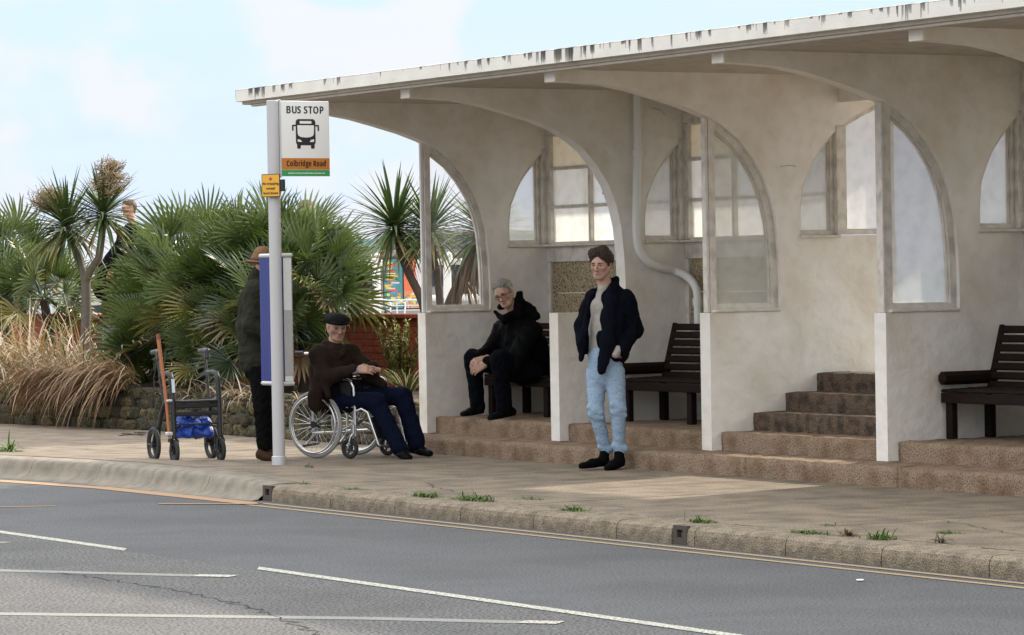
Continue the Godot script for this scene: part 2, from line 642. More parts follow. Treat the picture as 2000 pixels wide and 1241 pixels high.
func sky_color(d: Vector3) -> Color:
	var el := rad_to_deg(asin(clampf(d.y, -1.0, 1.0)))
	var sun := SUN_FROM.normalized()
	if el < -1.0:
		return Color(0.5, 0.55, 0.6)
	var e := maxf(el, 0.0)
	var c := Color(0.565, 0.7, 1.02).lerp(Color(0.56, 0.775, 1.03), smoothstep(1.0, 5.5, e))
	c = c.lerp(Color(0.45, 0.54, 0.7), smoothstep(6.0, 40.0, e))
	# thin streaks, then banks of cumulus; more of both near the sea horizon
	var flat := Vector3(d.x, d.y * 9.0, d.z)
	var streak := smoothstep(-0.15, 0.45, wisp_noise.get_noise_3dv(Vector3(d.x, d.y * 30.0 - d.x * 1.3, d.z) * 7.0))
	c = c.lerp(Color(0.8, 0.95, 1.1), streak * 0.4)
	var az := rad_to_deg(atan2(d.x, -d.z)) + 58.74
	var lean := az + 3.3 - (4.8 - e) * 1.0
	var near_bank := clampf(1.0 - absf(az) / 50.0, 0.0, 1.0)
	var bank := lerpf(0.1 + 0.5 * wisp_noise.get_noise_3dv(d * 1.6), smoothstep(0.9, -0.6, lean + 2.2 * cloud_noise.get_noise_3dv(flat * 9.0)) * 0.42 - 0.2, minf(1.0, near_bank * 2.0))
	var puff := cloud_noise.get_noise_3dv(Vector3(d.x, d.y * 1.7, d.z) * 22.0) * 0.6 + 0.3 * cloud_noise.get_noise_3dv(d * 75.0)
	var cover := smoothstep(0.03, 0.24, puff + bank * 0.85 + 0.01)
	var bright := Color(1.06, 1.075, 1.13).lerp(Color(1.0, 0.95, 0.855), smoothstep(5.5, 18.0, e))
	cover = maxf(cover, 0.62 * smoothstep(6.0, 16.0, e))  # unseen overhead cloud, warm and thick, lights the shaded walls
	c = c.lerp(bright, cover * 0.85)
	# sky above the view raised in brightness, to light the walls and ground
	c *= 0.72 + 1.13 * smoothstep(5.0, 24.0, e) + 0.7 * sin(deg_to_rad(maxf(0.0, e - 5.5)))
	var off := rad_to_deg(acos(clampf(d.dot(sun), -1.0, 1.0)))
	var halo := 1.6 * exp(-off * off / 130.0) + 0.45 * exp(-off / 24.0)
	c += Color(halo, halo * 0.97, halo * 0.9)
	return c


func sky_picture() -> ImageTexture:
	cloud_noise.seed = 11
	cloud_noise.frequency = 0.32
	cloud_noise.fractal_octaves = 5
	wisp_noise.seed = 3
	wisp_noise.frequency = 0.5
	wisp_noise.fractal_octaves = 3
	var coarse := Image.create_empty(512, 256, false, Image.FORMAT_RGBF)
	for y in 256:
		for x in 512:
			coarse.set_pixel(x, y, sky_color(toward((x + 0.5) / 512.0, (y + 0.5) / 256.0)))
	coarse.resize(4096, 2048, Image.INTERPOLATE_BILINEAR)
	# the clouds low over the sea at the panorama's full fineness
	var mid := int(fposmod(-58.74 / 360.0, 1.0) * 4096.0)
	for y in range(930, 1030):
		for x in range(mid - 170, mid + 170):
			coarse.set_pixel(x, y, sky_color(toward((x + 0.5) / 4096.0, (y + 0.5) / 2048.0)))
	return ImageTexture.create_from_image(coarse)


func toward(u: float, v: float) -> Vector3:
	return Vector3(sin(v * PI) * sin(u * TAU), cos(v * PI), -sin(v * PI) * cos(u * TAU))


# ---------------------------------------------------------------- ground, road, kerbs, pavement

func sheet(called: String, x0: float, x1: float, z0: float, z1: float, y: float, m: Material, y_far := INF) -> Node:
	var g := G.new()
	var yf := y if y_far == INF else y_far
	g.quad(Vector3(x0, y, z1), Vector3(x1, y, z1), Vector3(x1, yf, z0), Vector3(x0, yf, z0))
	return structure(part(called, g, m))


var road: Node


func make_ground() -> void:
	sheet("ground", -400, 400, -30, 400, -0.32, M.earth)
	var g := G.new()
	g.box(Vector3(-10, -0.22, 8.25), Vector3(160, 0.2, 9.5), Basis.IDENTITY)
	road = structure(part("road", g, M.asphalt))
	g = G.new()   # the older, coarser surfacing beyond the lane line
	g.quad(Vector3(-90, -0.1185, 13.0), Vector3(70, -0.1185, 13.0), Vector3(70, -0.1185, 6.47), Vector3(-90, -0.1185, 6.47))
	part("old_surfacing", g, M.asphalt_worn, road)
	g = G.new()
	g.box(Vector3(-10, -0.1, 17.5), Vector3(160, 0.2, 8.9))
	structure(part("far_pavement", g, M.pavement))
	g = G.new()
	g.box(Vector3(-34.5, 0.325, -8.0), Vector3(64.4, 0.85, 10.4))
	g.box(Vector3(9.85, 0.32, -7.3), Vector3(24.3, 0.85, 11.9))
	structure(part("promenade", g, M.pavement_pale))  # mostly hidden; its pale surface bounces sunlight into the shelter
	sheet("beach", -300, 200, -60, -13.2, 0.3, M.sand, -1.4)
	sheet("sea", -6000, 6000, -8000, -55, -1.25, M.sea)
	g = G.new()
	var steps := 40
	for i in steps:
		for k in 8:
			var p := []
			for w in [[i, k], [i + 1, k], [i + 1, k + 1], [i, k + 1]]:
				var x: float = lerpf(-26.0, -2.32, w[0] / 40.0)
				var z: float = lerpf(-2.58, wall_line(x) - 0.12, w[1] / 8.0)
				p.append(Vector3(x, 0.36 + 0.05 * rough_noise.get_noise_2d(x * 0.3, z * 0.3) + 0.05 * sin(w[1] / 8.0 * PI), z))
			g.quad(p[0], p[3], p[2], p[1])
	structure(part("planting_bed", g, M.soil))


func wall_line(x: float) -> float:
	return 0.02 + 0.016 * pow(maxf(0.0, -5.5 - x), 2.0) * smoothstep(-5.0, -8.0, x) * 0.9


func strip(path: Array, width: float, y: float, m: Material, called: String, skew := 0.0) -> void:
	# painted marking along a line of (x, z) points
	var g := G.new()
	for i in path.size() - 1:
		var a := Vector3(path[i].x, y, path[i].y)
		var b := Vector3(path[i + 1].x, y, path[i + 1].y)
		var s := (b - a).normalized().cross(Vector3.UP) * width / 2
		var la := (b - a).normalized() * skew
		g.quad(a + s + la, b + s + la, b - s, a - s)
	part(called, g, m, road)


func make_road_markings() -> void:
	var y := -0.1165
	strip([Vector2(1.75, 3.77), Vector2(14, 3.7)], 0.055, y, M.lane_yellow, "yellow_line")
	strip([Vector2(1.9, 3.93), Vector2(14, 3.86)], 0.055, y, M.lane_yellow, "yellow_line")
	strip([Vector2(-9, 5.8), Vector2(-4.6, 4.65), Vector2(-2.6, 4.12), Vector2(-0.9, 3.87), Vector2(1.85, 3.84)], 0.17, y, M.lane_orange, "orange_line")
	strip([Vector2(1.9, 3.84), Vector2(1.32, 4.4)], 0.06, y + 0.003, M.lane_orange, "orange_line")
	strip([Vector2(0.93, 5.08), Vector2(0.3, 6.0)], 0.06, y, M.lane_orange, "orange_line")
	strip([Vector2(-4.0, 6.5), Vector2(5.06, 6.43)], 0.09, y, M.lane_white, "white_line", 0.15)
	strip([Vector2(6.88, 6.41), Vector2(15.0, 6.36)], 0.09, y, M.lane_white, "white_line", 0.15)
	strip([Vector2(4.05, 6.78), Vector2(2.4, 8.1)], 0.13, y, M.lane_worn, "hatch_line")
	strip([Vector2(7.36, 6.77), Vector2(7.16, 6.92)], 0.13, y + 0.002, M.lane_white, "hatch_line")
	strip([Vector2(7.16, 6.92), Vector2(5.2, 8.2)], 0.13, y, M.lane_worn, "hatch_line")
	strip([Vector2(10.78, 6.7), Vector2(10.62, 6.83)], 0.13, y + 0.002, M.lane_white, "hatch_line")
	strip([Vector2(10.62, 6.83), Vector2(9.95, 7.33), Vector2(8.4, 8.75), Vector2(7.0, 10.0)], 0.13, y, M.lane_worn, "hatch_line")
	# a wandering crack in the tarmac
	var g := G.new()
	var last := Vector3.ZERO
	for i in 46:
		var f := i / 45.0
		var p := Vector3(lerpf(6.4, 10.6, f) + 0.05 * sin(i * 2.1), -0.1165, 7.45 + 0.5 * f - 0.25 * sin(f * 3.0) + 0.035 * sin(i * 3.7))
		if i > 0:
			var s := (p - last).normalized().cross(Vector3.UP) * (0.003 + 0.004 * absf(sin(i * 1.3)))
			g.quad(last + s, p + s, p - s, last - s)
		last = p
	part("crack", g, M.crack, road)


func kerb_shift(x: float) -> float:
	return 0.15 * pow(maxf(0.0, -1.5 - x), 1.3)


func profile_run(prof: Array, x0: float, x1: float, seg: int, amp: float, shift: Callable, smooth := false) -> G:
	# a stone of that (z, y) profile running along x; worn by noise
	var g := G.new()
	var rows := []
	for i in seg + 1:
		var x := lerpf(x0, x1, float(i) / seg)
		var row := []
		for p in prof:
			var q := Vector3(x, p.y, p.x + shift.call(x))
			var f := 1.0 if i > 0 and i < seg else 0.4
			q += Vector3(0, rough_noise.get_noise_3dv(q * 1.6), rough_noise.get_noise_3dv(q * 1.6 + Vector3(9, 9, 9))) * amp * f
			row.append(q)
		rows.append(row)
	for i in seg:
		for k in prof.size() - 1:
			g.quad(rows[i][k], rows[i + 1][k], rows[i + 1][k + 1], rows[i][k + 1])
	if smooth:
		g.soften()
	for k in range(1, prof.size() - 1):
		g.tri(rows[0][0], rows[0][k], rows[0][k + 1])
		g.tri(rows[seg][0], rows[seg][k + 1], rows[seg][k])
	return g


func make_pavement() -> void:
	var pav := Node3D.new()
	pav.name = "pavement"
	add_child(pav)
	structure(pav)
	var nothing := func(_x: float) -> float: return 0.0
	# concrete bays about a metre wide, joints open and dirty
	var g := G.new()
	g.box(Vector3(-8, -0.095, 1.6), Vector3(60, 0.16, 3.5))
	part("joint_bed", g, M.joint_dirt, pav)
	var n := 0
	for i in range(-18, 13):
		var x0 := 1.78 + i * 1.035
		for half in 2:
			var z0: float = [-0.35, 1.83][half]
			var z1: float = [1.827, 3.288][half]
			if x0 < -2.3 and half == 0:
				z0 = -0.2
			g = G.new()
			var q := []
			for w in [[x0 + 0.004, z1], [x0 + 1.031, z1], [x0 + 1.031, z0], [x0 + 0.004, z0]]:
				var s := kerb_shift(w[0])
				var lift := 0.055 * smoothstep(1.6, -0.4, w[0]) * smoothstep(2.0, 3.3, w[1])
				q.append(Vector3(w[0], lift + rng.randf_range(-0.001, 0.001), w[1] + (s if half == 1 and w[1] > 3 else 0.0)))
			g.quad(q[0], q[1], q[2], q[3])
			for k in 4:
				var a: Vector3 = q[k]
				var b: Vector3 = q[(k + 1) % 4]
				g.quad(a + Vector3.DOWN * 0.06, b + Vector3.DOWN * 0.06, b, a)
			part("paving_slab", g, M.pavement, pav)
			n += 1
	# kerbs: worn stones with a round nose to the right, tall concrete ones at the bus bay
	var kerb := Node3D.new()
	kerb.name = "kerb"
	add_child(kerb)
	structure(kerb)
	var prof := [Vector2(3.3, -0.2), Vector2(3.62, -0.2), Vector2(3.622, -0.09), Vector2(3.62, -0.05), Vector2(3.612, -0.022), Vector2(3.592, -0.005), Vector2(3.56, 0.0), Vector2(3.42, 0.001), Vector2(3.305, 0.0), Vector2(3.3, -0.02)]
	for xs in [[1.705, 2.655], [2.665, 3.63], [3.64, 4.565], [4.575, 5.53], [5.54, 6.55], [6.56, 7.185], [7.36, 7.44], [7.45, 8.395], [8.405, 9.33], [9.34, 10.29], [10.3, 11.22], [11.23, 12.2], [12.21, 13.2]]:
		var k := profile_run(prof, xs[0], xs[1], maxi(2, int((xs[1] - xs[0]) / 0.03)), 0.009, nothing)
		part("kerb_stone", k, M.kerb_stone, kerb)
	prof = [Vector2(3.24, -0.2), Vector2(3.76, -0.2), Vector2(3.76, -0.118), Vector2(3.65, -0.108), Vector2(3.59, -0.08), Vector2(3.56, -0.03), Vector2(3.545, 0.015), Vector2(3.52, 0.035), Vector2(3.47, 0.044), Vector2(3.25, 0.052), Vector2(3.24, 0.03)]
	var low := [Vector2(3.3, -0.2), Vector2(3.7, -0.2), Vector2(3.7, -0.118), Vector2(3.65, -0.11), Vector2(3.61, -0.08), Vector2(3.59, -0.04), Vector2(3.57, -0.015), Vector2(3.54, 0.0), Vector2(3.47, 0.003), Vector2(3.31, 0.004), Vector2(3.3, -0.02)]
	for i in 12:
		var x1 := 1.52 - i * 1.05
		var g2 := profile_run(low if i == 0 else prof, x1 - 1.044, x1, 10, 0.001, kerb_shift, true)
		if i == 0:   # the transition stone drops from the tall kerb to the worn one
			g2 = G.new()
			for k in prof.size() - 1:
				for s in 6:
					var fa := s / 6.0
					var fb := (s + 1) / 6.0
					var xa := lerpf(x1 - 1.042, x1, fa)
					var xb := lerpf(x1 - 1.042, x1, fb)
					var p0: Vector2 = prof[k].lerp(low[k], fa)
					var p1: Vector2 = prof[k + 1].lerp(low[k + 1], fa)
					var r0: Vector2 = prof[k].lerp(low[k], fb)
					var r1: Vector2 = prof[k + 1].lerp(low[k + 1], fb)
					g2.quad(Vector3(xa, p0.y, p0.x), Vector3(xb, r0.y, r0.x), Vector3(xb, r1.y, r1.x), Vector3(xa, p1.y, p1.x))
		if i == 0:
			g2.soften()
		part("kerb_stone", g2, M.kerb_concrete, kerb)
	# cast-iron rainwater outlets let into the kerb
	for x in [1.612, 7.272]:
		g = G.new()
		g.box(Vector3(x, -0.1, 3.6), Vector3(0.15, 0.05, 0.03))
		g.box(Vector3(x - 0.055, -0.05, 3.6), Vector3(0.04, 0.05, 0.03))
		g.box(Vector3(x + 0.055, -0.05, 3.6), Vector3(0.04, 0.05, 0.03))
		g.box(Vector3(x, -0.012, 3.6), Vector3(0.15, 0.026, 0.03))
		g.box(Vector3(x, -0.055, 3.5), Vector3(0.15, 0.1, 0.12))
		part("kerb_stone", profile_run([Vector2(3.3, -0.2), Vector2(3.58, -0.2), Vector2(3.58, -0.004), Vector2(3.57, 0.0), Vector2(3.305, 0.0), Vector2(3.3, -0.02)], x - 0.076, x + 0.076, 4, 0.002, nothing), M.kerb_stone, kerb)
		part("drain_outlet", g, M.iron, kerb)
	# hairline cracks in the concrete
	g = G.new()
	for cr in [[Vector3(2.3, 0.006, 2.6), Vector3(3.4, 0.006, 3.0)], [Vector3(5.2, 0.006, 3.1), Vector3(6.6, 0.006, 2.7)], [Vector3(8.1, 0.006, 2.2), Vector3(9.4, 0.006, 2.6)], [Vector3(0.2, 0.006, 2.9), Vector3(1.5, 0.006, 2.7)]]:
		var a: Vector3 = cr[0]
		for i in 14:
			var b: Vector3 = (cr[0] as Vector3).lerp(cr[1], (i + 1) / 14.0) + Vector3(0, 0, rng.randf_range(-0.04, 0.04))
			var s := (b - a).normalized().cross(Vector3.UP) * 0.004
			g.quad(a + s, b + s, b - s, a - s)
			a = b
	part("crack", g, M.crack, pav)


# ---------------------------------------------------------------- the shelter

const BAY := 2.3
const WALL := 0.14
var arch := PackedVector2Array([Vector2(1.477, 3.1), Vector2(1.25, 3.094), Vector2(1.0, 3.08), Vector2(0.75, 3.04), Vector2(0.5, 2.98), Vector2(0.25, 2.915), Vector2(0.04, 2.845), Vector2(-0.12, 2.76), Vector2(-0.26, 2.66), Vector2(-0.39, 2.52), Vector2(-0.5, 2.36), Vector2(-0.575, 2.18), Vector2(-0.62, 2.0), Vector2(-0.645, 1.75), Vector2(-0.655, 1.5), Vector2(-0.655, 1.26)])
var rear_arch := PackedVector2Array([Vector2(-0.86, 1.875), Vector2(-0.863, 2.1), Vector2(-0.885, 2.26), Vector2(-0.945, 2.39), Vector2(-1.0, 2.49), Vector2(-1.08, 2.59), Vector2(-1.16, 2.67), Vector2(-1.25, 2.74), Vector2(-1.4, 2.84), Vector2(-1.58, 2.925), Vector2(-1.78, 3.005), Vector2(-2.1, 3.06), Vector2(-2.5, 3.09), Vector2(-3.0, 3.1)])


func wall_x(k: int) -> float:
	return -2.25 + BAY * (k - 1)


func pebble_picture() -> ImageTexture:
	var im := Image.create_empty(512, 512, false, Image.FORMAT_RGB8)
	im.fill(lin(0.42, 0.33, 0.2))
	var r := RandomNumberGenerator.new()
	r.seed = 4
	var tones := [lin(0.42, 0.33, 0.2), lin(0.5, 0.42, 0.28), lin(0.4, 0.3, 0.17), lin(0.46, 0.37, 0.24), lin(0.34, 0.24, 0.13), lin(0.08, 0.08, 0.11), lin(0.05, 0.045, 0.04), lin(0.2, 0.1, 0.06)]
	for i in 1900:
		var cx := r.randi_range(0, 511)
		var cy := r.randi_range(0, 511)
		var w := r.randf_range(2.5, 7.5)
		var h := w * r.randf_range(0.6, 1.2)
		var c: Color = tones[mini(7, int(pow(r.randf(), 1.15) * 8.0))]
		c = c * r.randf_range(0.8, 1.15)
		for y in range(-int(h), int(h) + 1):
			for x in range(-int(w), int(w) + 1):
				if x * x / (w * w) + y * y / (h * h) < 1.0:
					im.set_pixel((cx + x) & 511, (cy + y) & 511, c)
	return ImageTexture.create_from_image(im)


func stain_picture() -> ImageTexture:
	# the fascia's paint with black run-down stains: 14.5 m long, 0.105 m high
	var w := 2048
	var h := 48
	var im := Image.create_empty(w, h, false, Image.FORMAT_RGB8)
	var r := RandomNumberGenerator.new()
	r.seed = 21
	var base := lin(0.78, 0.75, 0.68)
	var f := FastNoiseLite.new()
	f.frequency = 0.03
	f.fractal_octaves = 4
	for x in w:
		for y in h:
			var k := 0.97 + 0.05 * f.get_noise_2d(x * 0.6, y * 0.25)
			im.set_pixel(x, y, Color(base.r * k, base.g * k, base.b * k))
	var px := w / 14.5
	for i in 490:
		var at := r.randf() * 14.5
		# stains crowd together here and there
		var crowd := 0.2 + 1.5 * exp(-pow((at - 5.55) / 0.55, 2)) + 1.0 * exp(-pow((at - 0.45) / 0.5, 2)) + 1.0 * exp(-pow((at - 10.0) / 0.45, 2)) + 0.7 * exp(-pow((at - 6.9) / 0.4, 2)) + 0.5 * exp(-pow((at - 8.2) / 0.2, 2)) + 0.5 * exp(-pow((at - 1.7) / 0.4, 2)) + 0.45 * exp(-pow((at - 4.1) / 0.3, 2))
		if r.randf() > crowd * 0.5:
			continue
		var wide := r.randi_range(1, 5) if r.randf() < 0.6 else r.randi_range(4, 11)
		var long := int(h * clampf(r.randf_range(0.2, 0.85) + 0.5 * (crowd - 0.5), 0.15, 1.15))
		var dark := r.randf_range(0.6, 1.0)
		var x0 := int(at * px)
		for dx in wide:
			var l := int(long * r.randf_range(0.6, 1.1))
			for y in mini(l, h):
				var a := dark * (1.0 - 0.6 * float(y) / maxf(1.0, l)) * r.randf_range(0.75, 1.0)
				var x := clampi(x0 + dx, 0, w - 1)
				im.set_pixel(x, y, im.get_pixel(x, y).lerp(Color(0.2, 0.19, 0.165), a))
	for x in w:
		for y in 4:
			im.set_pixel(x, y, im.get_pixel(x, y).lerp(Color(0.2, 0.19, 0.17), r.randf() * 0.6 * (1.0 - y / 4.0)))
	return ImageTexture.create_from_image(im)


func flat_x(called: String, poly: PackedVector2Array, x: float, depth: float, m: Material, parent: Node) -> MeshInstance3D:
	# a (z, y) outline extruded from x by depth along x
	var g := G.new()
	g.poly(poly, Vector3(x, 0, 0), Vector3(0, 0, 1), Vector3(0, 1, 0), Vector3(depth, 0, 0))
	return part(called, g, m, parent)


func inset_window(parent: Node, outline: PackedVector2Array, x: float, frame: float, pane: Material, called := "arched_window") -> void:
	# frame and pane filling a (z, y) outline in a wall whose left face is at x
	var g := G.new()
	var inner := g.ring(outline, frame, Vector3(x + 0.035, 0, 0), Vector3(0, 0, 1), Vector3(0, 1, 0), Vector3(0.07, 0, 0))
	var w := part(called, g, M.window_frame, parent)
	var b := G.new()
	var inner2 := b.ring(inner, 0.012, Vector3(x + 0.05, 0, 0), Vector3(0, 0, 1), Vector3(0, 1, 0), Vector3(0.035, 0, 0))
	part("glazing_bead", b, M.window_frame, w)
	var p := G.new()
	var o := Vector3(x + 0.067, 0, 0)
	var f := Geometry2D.triangulate_polygon(inner2)
	for i in range(0, f.size(), 3):
		var a := [inner2[f[i]], inner2[f[i + 1]], inner2[f[i + 2]]]
		var q := []
		for k in a:
			q.append(o + Vector3(0, k.y, k.x))
		if ((q[1] - q[0]) as Vector3).cross(q[2] - q[0]).x < 0:
			q.reverse()
		p.tri(q[0], q[1], q[2])
	part("pane", p, pane, w)


func make_shelter() -> void:
	var s := thing("seafront_shelter", "white concrete seafront shelter with arched bays, flat stained roof and steps", "shelter")
	# walls between the bays; the sixth, out of view, helps shade the pavement
	for k in range(1, 7):
		var x := wall_x(k)
		var p := PackedVector2Array([Vector2(1.477, 3.2)])
		p.append_array(arch)
		p.append_array(PackedVector2Array([Vector2(0.05, 1.26), Vector2(0.05, 0.152), Vector2(-0.035, 0.152), Vector2(-0.3, 0.0), Vector2(-1.85, 0.0), Vector2(-1.85, 1.875)]))
		p.append_array(rear_arch)
		p.append(Vector2(-3.0, 3.2))
		var w := flat_x("bay_wall", p, x, WALL, M.stucco, s)
		var g := G.new()
		g.box(Vector3(x + WALL / 2, 2.43, -1.83), Vector3(0.1, 1.13, 0.06), Basis.IDENTITY, 0.006)
		part("rear_post", g, M.window_frame, w)
		g = G.new()   # a thin lip along the arch's edge catches light
		g.box(Vector3(x + WALL / 2, 3.146, 1.479), Vector3(WALL + 0.012, 0.1, 0.02), Basis.IDENTITY, 0.004)
		part("bracket_end", g, M.stucco, w)
	# cracks in the painted render, a few millimetres wide
	for c in [[3, [Vector3(2.494, 2.441, -0.828), Vector3(2.494, 2.449, -0.75), Vector3(2.494, 2.436, -0.668)]], [2, [Vector3(0.194, 3.045, -0.952), Vector3(0.194, 3.019, -1.06), Vector3(0.194, 2.979, -1.102)]]]:
		var g := G.new()
		g.tube(c[1], 0.0016, 0.0012, 4, false)
		part("crack", g, M.render_crack, s)
	# windows in the front arches
	var front := PackedVector2Array([Vector2(0.012, 1.262)])
	for q in range(arch.size() - 1, 6, -1):
		front.push_back(arch[q] + Vector2(0.002, -0.001))
	front.push_back(Vector2(0.012, 2.836))
	for k in [1, 3, 4]:
		inset_window(s, front, wall_x(k), 0.058, {1: M.clear_pane, 3: M.hazy_pane, 4: M.painted_pane}[k])
		var g := G.new()   # the upright that stops the window towards the street
		g.box(Vector3(wall_x(k) + WALL / 2, 2.048, 0.028), Vector3({1: 0.03, 3: 0.06, 4: 0.08}[k], 1.572, 0.03), Basis.IDENTITY, 0.005)
		part("window_post", g, M.white_paint if k == 1 else M.window_frame, s)
		g = G.new()
		g.box(Vector3(wall_x(k) + WALL / 2 + 0.01, 1.272, -0.32), Vector3(0.15, 0.022, 0.65), Basis.IDENTITY, 0.005)
		part("window_sill", g, M.window_frame, s)
	# windows in the rear arches
	var rear := PackedVector2Array([Vector2(-1.235, 1.88), Vector2(-0.862, 1.88)])
	for q in range(1, 8):
		rear.push_back(rear_arch[q] + Vector2(-0.002, -0.001))
	rear[rear.size() - 1] = Vector2(-1.235, 2.724)
	var rear2 := PackedVector2Array([Vector2(-1.795, 1.88), Vector2(-1.335, 1.88), Vector2(-1.335, 2.797), Vector2(-1.4, 2.838), Vector2(-1.58, 2.923), Vector2(-1.795, 3.004)])
	for k in range(1, 6):
		var hazy: Material = [M.hazy_pane, M.frosted_pane, M.frosted_pane, M.painted_pane, M.painted_pane][k - 1]
		inset_window(s, rear, wall_x(k), 0.03, hazy, "half_arch_window")
		inset_window(s, rear2, wall_x(k), 0.035, M.painted_pane, "half_arch_window")
		var g := G.new()
		g.box(Vector3(wall_x(k) + WALL / 2 + 0.005, 2.33, -1.285), Vector3(0.15, 0.9, 0.096), Basis.IDENTITY, 0.006)
		part("window_post", g, M.window_frame, s)
		g = G.new()
		g.box(Vector3(wall_x(k) + WALL / 2 + 0.012, 1.866, -1.06), Vector3(0.165, 0.024, 0.41), Basis.IDENTITY, 0.005)
		part("window_sill", g, M.window_frame, s)
	# back walls of the sitting bays; the last two, unseen, shade the pavement
	var pebbles := mat("pebble_panel", Color.WHITE, 0.8)
	world_map(pebbles, pebble_picture(), 0.62)
	relief(pebbles, noise_tex(50, 0.1, 3, []), 0.8)
	for k in [1, 2, 4, 5, 6]:
		back_wall(s, wall_x(k) + WALL, wall_x(k + 1), k, pebbles)
	# a beam over the stair passage
	var g := G.new()
	g.box(Vector3(wall_x(3) + WALL + 1.08, 3.08, -1.52), Vector3(2.158, 0.225, 0.5))
	part("passage_beam", g, M.stucco, s)
	# roof, carried out of view at the right to shade the pavement
	g = G.new()
	g.box(Vector3(4.55, 3.256, -0.78), Vector3(14.5, 0.13, 4.76), Basis.IDENTITY, 0.004)
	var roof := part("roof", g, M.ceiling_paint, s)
	var fm := mat("fascia_paint", Color.WHITE, 0.75)
	fm.albedo_texture = stain_picture()
	relief(fm, noise_tex(51, 0.05, 4, []), 0.1)
	g = G.new()
	var zf := 1.652
	g.quad_uv(Vector3(-2.72, 3.22, zf), Vector3(11.8, 3.22, zf), Vector3(11.8, 3.326, zf), Vector3(-2.72, 3.326, zf), Vector2(0, 1), Vector2(1, 0))
	g.quad_uv(Vector3(-2.72, 3.326, zf), Vector3(11.8, 3.326, zf), Vector3(11.8, 3.336, 1.6), Vector3(-2.72, 3.336, 1.6), Vector2(0, 0.06), Vector2(1, 0.0))
	g.quad_uv(Vector3(-2.72, 3.22, 1.603), Vector3(11.8, 3.22, 1.603), Vector3(11.8, 3.22, zf), Vector3(-2.72, 3.22, zf), Vector2(0, 0.95), Vector2(1, 1.0))
	var arc := [Vector3(-2.72, 0, zf), Vector3(-2.748, 0, 1.642), Vector3(-2.768, 0, 1.618), Vector3(-2.775, 0, 1.58), Vector3(-2.775, 0, -3.16)]
	for i in 4:
		var a: Vector3 = arc[i + 1] + Vector3(0, 3.22, 0)
		var b: Vector3 = arc[i] + Vector3(0, 3.22, 0)
		var up := Vector3(0, 0.106, 0)
		g.quad_uv(a, b, b + up, a + up, Vector2(0.03 - 0.006 * (i + 1) if i < 3 else 0.3, 1), Vector2(0.03 - 0.006 * i if i < 3 else 0.012, 0))
	part("fascia", g, fm, roof)
	g = G.new()   # roof covering
	g.box(Vector3(4.55, 3.327, -0.8), Vector3(14.54, 0.012, 4.75))
	part("roof_felt", g, M.pavement_pale, roof)
	# a hanging drip rail under the fascia
	g = G.new()
	g.box(Vector3(4.6, 3.179, 1.56), Vector3(14.3, 0.022, 0.05), Basis.IDENTITY, 0.004)
	part("drip_rail", g, M.ceiling_paint, roof)
	# steps and raised floors of worn pebbly concrete
	var at_noise := rough_noise
	g = G.new()
	var x0 := -2.24
	while x0 < 11.0:
		g = G.new()
		g.rough(Vector3(x0 + 0.95, 0.03, 0.09), Vector3(1.894, 0.24, 0.64), 0.045, 0.012, at_noise, 0.014)
		g.soften()
		part("bottom_step", g, M.step_concrete, s)
		x0 += 1.9
	for k in [1, 2, 4, 5, 6]:
		g = G.new()
		g.rough(Vector3(wall_x(k) + WALL + 1.08, 0.17, -0.66), Vector3(2.152, 0.26, 1.25), 0.045, 0.012, at_noise, 0.014)
		g.soften()
		part("raised_floor", g, M.step_concrete, s)
	for i in 4:
		g = G.new()
		g.rough(Vector3(wall_x(3) + WALL + 1.08, 0.15 + 0.15 * i, -0.6925 - 0.16 * i), Vector3(2.152, 0.3, 1.315 - 0.32 * i), 0.05, 0.011, at_noise, 0.014)
		g.soften()
		part("stair_step", g, M.step_concrete if i == 0 else M.step_stained, s)
	# rainwater pipe that jogs down the second wall
	g = G.new()
	var path := []
	path = [Vector3(0.245, 3.19, -0.775), Vector3(0.245, 2.973, -0.771), Vector3(0.245, 2.637, -0.765), Vector3(0.245, 2.19, -0.745), Vector3(0.245, 1.944, -0.74), Vector3(0.245, 1.855, -0.749), Vector3(0.245, 1.765, -0.784), Vector3(0.245, 1.683, -0.869), Vector3(0.245, 1.637, -0.986), Vector3(0.212, 1.604, -1.16), Vector3(0.327, 1.566, -1.19), Vector3(0.422, 1.511, -1.2), Vector3(0.491, 1.43, -1.2), Vector3(0.503, 1.331, -1.2), Vector3(0.505, 1.107, -1.2), Vector3(0.519, 0.526, -1.2)]
	var bend := Curve3D.new()
	for i in path.size():
		var t: Vector3 = (path[mini(i + 1, path.size() - 1)] - path[maxi(i - 1, 0)]).normalized() * 0.25 * minf((path[mini(i + 1, path.size() - 1)] - path[i]).length(), (path[i] - path[maxi(i - 1, 0)]).length())
		bend.add_point(path[i], -t, t)
	var smooth := []
	for i in 91:
		smooth.append(bend.sample_baked(bend.get_baked_length() * i / 90.0, true))
	g.tube(smooth, 0.036, -1, 14)
	var pipe := part("rainwater_pipe", g, M.white_paint, s)
	for q in [path[2], path[13]]:
		g = G.new()
		g.lathe([[0.0, -0.03], [0.045, -0.03], [0.045, 0.03], [0.0, 0.03]], q, Basis.IDENTITY, 12)
		part("pipe_collar", g, M.white_paint, pipe)


